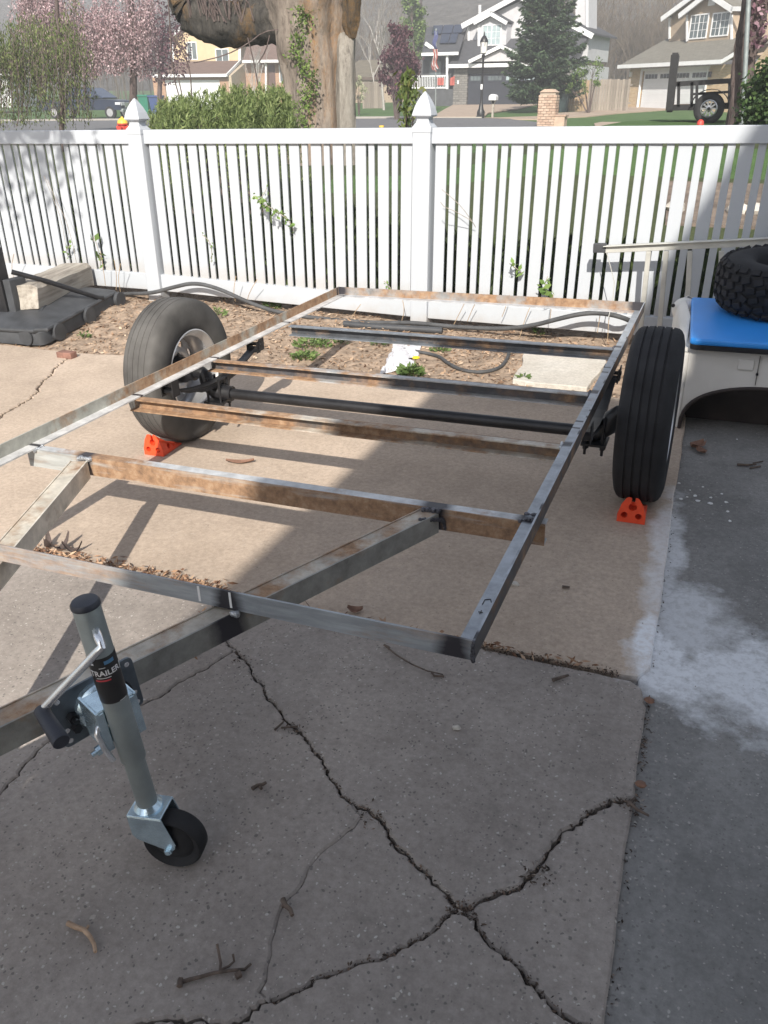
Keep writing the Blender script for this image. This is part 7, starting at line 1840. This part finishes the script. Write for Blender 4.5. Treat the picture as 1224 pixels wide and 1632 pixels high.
def woodm(name, c): 
    m, nt, bb2 = new_mat(name, .9, 0, spec=.15); v = coords(nt); oi = nt.nodes.new('ShaderNodeObjectInfo')
    r = ramp(nt, oi.outputs['Random'], [(0, tuple(.72 * x for x in c)), (1, tuple(1.2 * x for x in c))]); n1 = ramp(nt, noise(nt, v, 14, 6, .7, (1, 1, .15)), [(.3, .7), (.7, 1.1)])
    nt.links.new(mixc(nt, 1, r, n1, 'MULTIPLY'), bb2.inputs[0]); return m
WT, WG = woodm('fence_tan', (.40, .29, .19)), woodm('fence_grey', (.27, .235, .20))
board_fence('wooden_fence', 'weathered board fence, tan turning grey, between the spruce and the brick house', 872, 1002, 53, 127, [WT, WT, WG, WG])
board_fence('grey_fence', 'grey board fence by the low house right of the big trunk', 578, 614, 62, 130, [WG])
# dark blue pickup behind the willow
tY = 48
tb2 = gpt(168, tY); tr2 = thing('pickup_truck', 'dark blue pickup truck with its headlights to the right, behind the pink cherry', 'truck', tb2)
tr2.matrix_world = Matrix.Translation(tb2) @ Matrix.Rotation(math.radians(6), 4, 'Z'); ORIGIN[tr2.name] = Vector((0, 0, 0))
NAVY = simple('navy_paint', (.020, .030, .055), .3, .2, .15, 1.2); TG = simple('truck_glass', (.035, .055, .10), .1, 0, .3, 1, spec=.8)
hw_ = .98
body = [(-4.2, .52), (-4.2, 1.12), (-2.3, 1.12), (-2.3, 1.14), (.55, 1.14), (1.75, 1.06), (1.82, .95), (1.82, .52)]
obj('body', MB().prism([(x, -hw_, z) for x, z in body], (0, 2 * hw_, 0)), NAVY, tr2, bevel=.06)
cabp = [(-2.25, 1.14), (-2.05, 1.78), (-.55, 1.80), (.55, 1.16)]
obj('cab', MB().prism([(x, -hw_ + .10, z) for x, z in cabp], (0, 2 * hw_ - .2, 0)), NAVY, tr2, bevel=.05)
obj('windscreen', MB().prism([(-.46, -hw_ + .2, 1.75), (.50, -hw_ + .14, 1.20), (.50, hw_ - .14, 1.20), (-.46, hw_ - .2, 1.75)], (.035, 0, .03)), TG, tr2)
for x0, x1 in ((-1.98, -1.25), (-1.15, -.12)): obj('side_window', MB().prism([(x0, -hw_ + .085, 1.24), (x1 + (.38 if x1 > -.5 else 0), -hw_ + .085, 1.24), (x1 - (.10 if x1 > -.5 else 0), -hw_ + .085, 1.70), (x0 + .06, -hw_ + .085, 1.70)], (0, .012, 0)), TG, tr2)
for y in (-.72, .72): obj('headlight', MB().box(1.80, 1.85, y - .20, y + .20, .78, .98), simple('lamp_clear', (.55, .57, .6), .2), tr2, bevel=.02)
obj('headlight', MB().box(1.45, 1.80, -hw_ - .012, -hw_ + .02, .82, .97), simple('lamp_clear2', (.5, .52, .55), .2), tr2, bevel=.008)
obj('grille', MB().box(1.81, 1.84, -.48, .48, .66, .96), MT['chrome'], tr2, bevel=.01); obj('bumper', MB().box(1.72, 1.95, -hw_ + .02, hw_ - .02, .42, .60), MT['zinc_dark'], tr2, bevel=.03)
for x in (-3.1, 1.0):
    for y in (-hw_ + .10, hw_ - .10):
        w_ = obj('wheel', MB().lathe([(.10, -.11), (.34, -.12), (.38, -.08), (.38, .08), (.34, .12), (.10, .11)], Matrix.Translation((x, y, .38)) @ Matrix.Rotation(math.radians(90), 4, 'X'), 24), MT['rubber'], tr2, smooth=True, sharp=40)
        obj('rim', MB().lathe([(.23, -.125), (.21, -.10), (.05, -.115), (.05, .115), (.21, .10), (.23, .125)], Matrix.Translation((x, y, .38)) @ Matrix.Rotation(math.radians(90), 4, 'X'), 20), MT['rim'], w_, smooth=True)
obj('mirror', MB().box(.05, .22, -hw_ - .22, -hw_ + .02, 1.20, 1.38), NAVY, tr2, bevel=.03)
# black utility trailer with its ramp up
uY = 17.0
c0 = at(1130, 197, uY); gz = terr(c0.x, uY)
ut = thing('utility_trailer', 'black utility trailer with raised ramp gate and silver spoked wheel on the lawn', 'trailer', (c0.x, uY, gz))
def u3(px, py, v=0.0): return at(px, py, uY + v)
ur = (u3(1155, 173).x - u3(1106, 173).x) / 2
wc = u3(1130, 173)
Mw_ = Matrix.Translation(wc) @ Matrix.Rotation(math.radians(90), 4, 'X')
w_ = obj('wheel', MB().lathe([(ur * .54, -.09), (ur * .7, -.105), (ur * .9, -.10), (ur, -.075), (ur, .075), (ur * .9, .10), (ur * .7, .105), (ur * .54, .09)], Mw_, 40, close=True), MT['rubber'], ut, smooth=True, sharp=40)
rim_ = MB().lathe([(ur * .56, -.06), (ur * .56, .10), (ur * .50, .112), (ur * .46, .09), (ur * .46, -.06)], Mw_, 32, close=True); obj('rim', rim_, MT['rim'], w_, smooth=True)
spk = MB()
for i in range(10):
    a = 2 * math.pi * i / 10; Mq = Mw_ @ Matrix.Rotation(a, 4, 'Z'); spk.box(ur * .14, ur * .49, -ur * .055, ur * .055, .075, .095, 0, Mq)
obj('spoke', spk, MT['rim'], w_); obj('hub', MB().lathe([(ur * .20, .08), (ur * .20, .10), (ur * .12, .105), (ur * .11, .15), (.005, .155)], Mw_, 16), MT['rim'], w_, smooth=True)
hubc = obj('hub_cap', MB().lathe([(ur * .10, .15), (ur * .09, .17), (.004, .172)], Mw_, 12), BLK, w_)
fd_ = MB(); R0 = ur * 1.22
for i in range(10):
    a0, a1 = math.pi * (.02 + .96 * i / 10), math.pi * (.02 + .96 * (i + 1) / 10)
    q = lambda a, r: wc + Vector((r * 1.04 * math.cos(a), 0, r * .96 * math.sin(a)))
    fd_.prism([q(a0, R0) + Vector((0, -.13, 0)), q(a1, R0) + Vector((0, -.13, 0)), q(a1, R0 + .012) + Vector((0, -.13, 0)), q(a0, R0 + .012) + Vector((0, -.13, 0))], (0, .26, 0))
obj('fender', fd_, BLK, ut)
def ubar(name, a, b2, w=.045, h=.055): return bar_between(ut, name, a, b2, w, h, BLK)
def bar_between(t, name, a, b, w, h, mat, parent=None):
    off = ORIGIN[(parent or t).name]; a, b = Vector(a), Vector(b); d = b - a; L_ = d.length; d.normalize(); s_ = d.cross(Vector((0, 0, 1)))
    s_ = s_.normalized() if s_.length > 1e-3 else Vector((1, 0, 0)); u_ = s_.cross(d)
    M_ = Matrix(((d.x, s_.x, u_.x, a.x), (d.y, s_.y, u_.y, a.y), (d.z, s_.z, u_.z, a.z), (0, 0, 0, 1)))
    return obj(name, MB().box(0, L_, -w / 2, w / 2, -h / 2, h / 2, 0, M_), mat, parent or t)
for v in (.14, 1.6):
    ubar('top_rail', u3(1076, 134, v), u3(1195, 127, v), .05, .08)
    ubar('bed_rail', u3(1072, 172, v), u3(1195, 168, v), .05, .09)
    for px in ((1081, 1102, 1162) if v < 1 else (1110, 1168)): ubar('upright', u3(px, 170, v), u3(px + 1, 131, v), .05, .05)
ubar('mid_rail', u3(1104, 150) + Vector((0, .14, 0)), u3(1168, 146) + Vector((0, .14, 0)), .04, .04)
# the gate stands up at the rear: frame with mesh, seen nearly edge on
ga, gb = u3(1067, 176), u3(1076, 87)
gw = Vector((-.10, 1.5, 0))
for k, (p_, q_) in enumerate(((ga, gb), (ga + gw, gb + gw), (ga, ga + gw), (gb, gb + gw), (ga.lerp(gb, .5), ga.lerp(gb, .5) + gw))): ubar('gate_bar', p_, q_, .10, .13 if k == 0 else .06)
gm = MB()
for i in range(1, 24): gm.prism([ga.lerp(gb, i / 24), ga.lerp(gb, i / 24) + gw, ga.lerp(gb, i / 24 + .012) + gw, ga.lerp(gb, i / 24 + .012)], (.012, 0, 0))
obj('gate_mesh', gm, BLK, ut); obj('gate_flat', MB().prism([u3(1064, 178), u3(1071, 178), u3(1083, 89), u3(1075, 85)], (0, .05, 0)), simple('gate_plate', (.030, .034, .042), .5), ut)
obj('deck', MB().prism([u3(1072, 170) + Vector((0, .14, 0)), u3(1195, 166) + Vector((0, .14, 0)), u3(1195, 166) + Vector((0, 1.6, 0)), u3(1072, 170) + Vector((0, 1.6, 0))], (0, 0, .03)), simple('deck_boards', (.10, .085, .07), .9), ut)

# tree beside the drive, out of the picture at the left; its boughs dapple the top of the left fence panel
ot = thing('shade_tree', 'leafy tree left of the driveway whose boughs shade the left fence panel', 'tree', (-8.2, 0.6, -.3))
om = MB().tube([(-8.2, .6, -.4), (-8.1, .7, 2.0), (-7.6, 1.0, 4.2)], [.22, .17, .10], 9)
for e_ in ((-4.1, 1.5, 4.35), (-5.6, .9, 4.9), (-6.4, 1.8, 4.6), (-5.2, 2.2, 3.9)): om.tube([(-7.6, 1.0, 4.0), (-6.6, 1.2, 4.3), e_], [.07, .05, .02], 6)
obj('trunk', om, BARKP, ot, smooth=True)
n = 1500; P_ = np.concatenate([np.array((-4.55, 1.55, 4.42)) + rng.normal(size=(1100, 3)) * np.array([.42, .25, .10]), np.array((-4.6, 2.1, 3.85)) + rng.normal(size=(400, 3)) * np.array([.45, .3, .22])])
P_ = P_[P_[:, 0] < -3.80]; U, V = leaf_axes(len(P_), .045, .03); quads('crown', P_, U, V, LG, ot)

# ------------------------------------------------------------------ air: added haze volume standing in for lens glare over street and hill
hz_ = MB().box(-640, 440, -60, 345, -2.6, 66)
hm_ = bpy.data.materials.new('lens_veil_haze'); hm_.use_nodes = True; hn = hm_.node_tree
hn.nodes.remove(hn.nodes['Principled BSDF']); pv = hn.nodes.new('ShaderNodeVolumePrincipled')
pv.inputs['Density'].default_value = HAZE; pv.inputs['Color'].default_value = (0.86, 0.88, 0.92, 1); pv.inputs['Anisotropy'].default_value = 0.0
hn.links.new(pv.outputs[0], hn.nodes['Material Output'].inputs['Volume'])
obj('haze', hz_, hm_, kind='stuff')
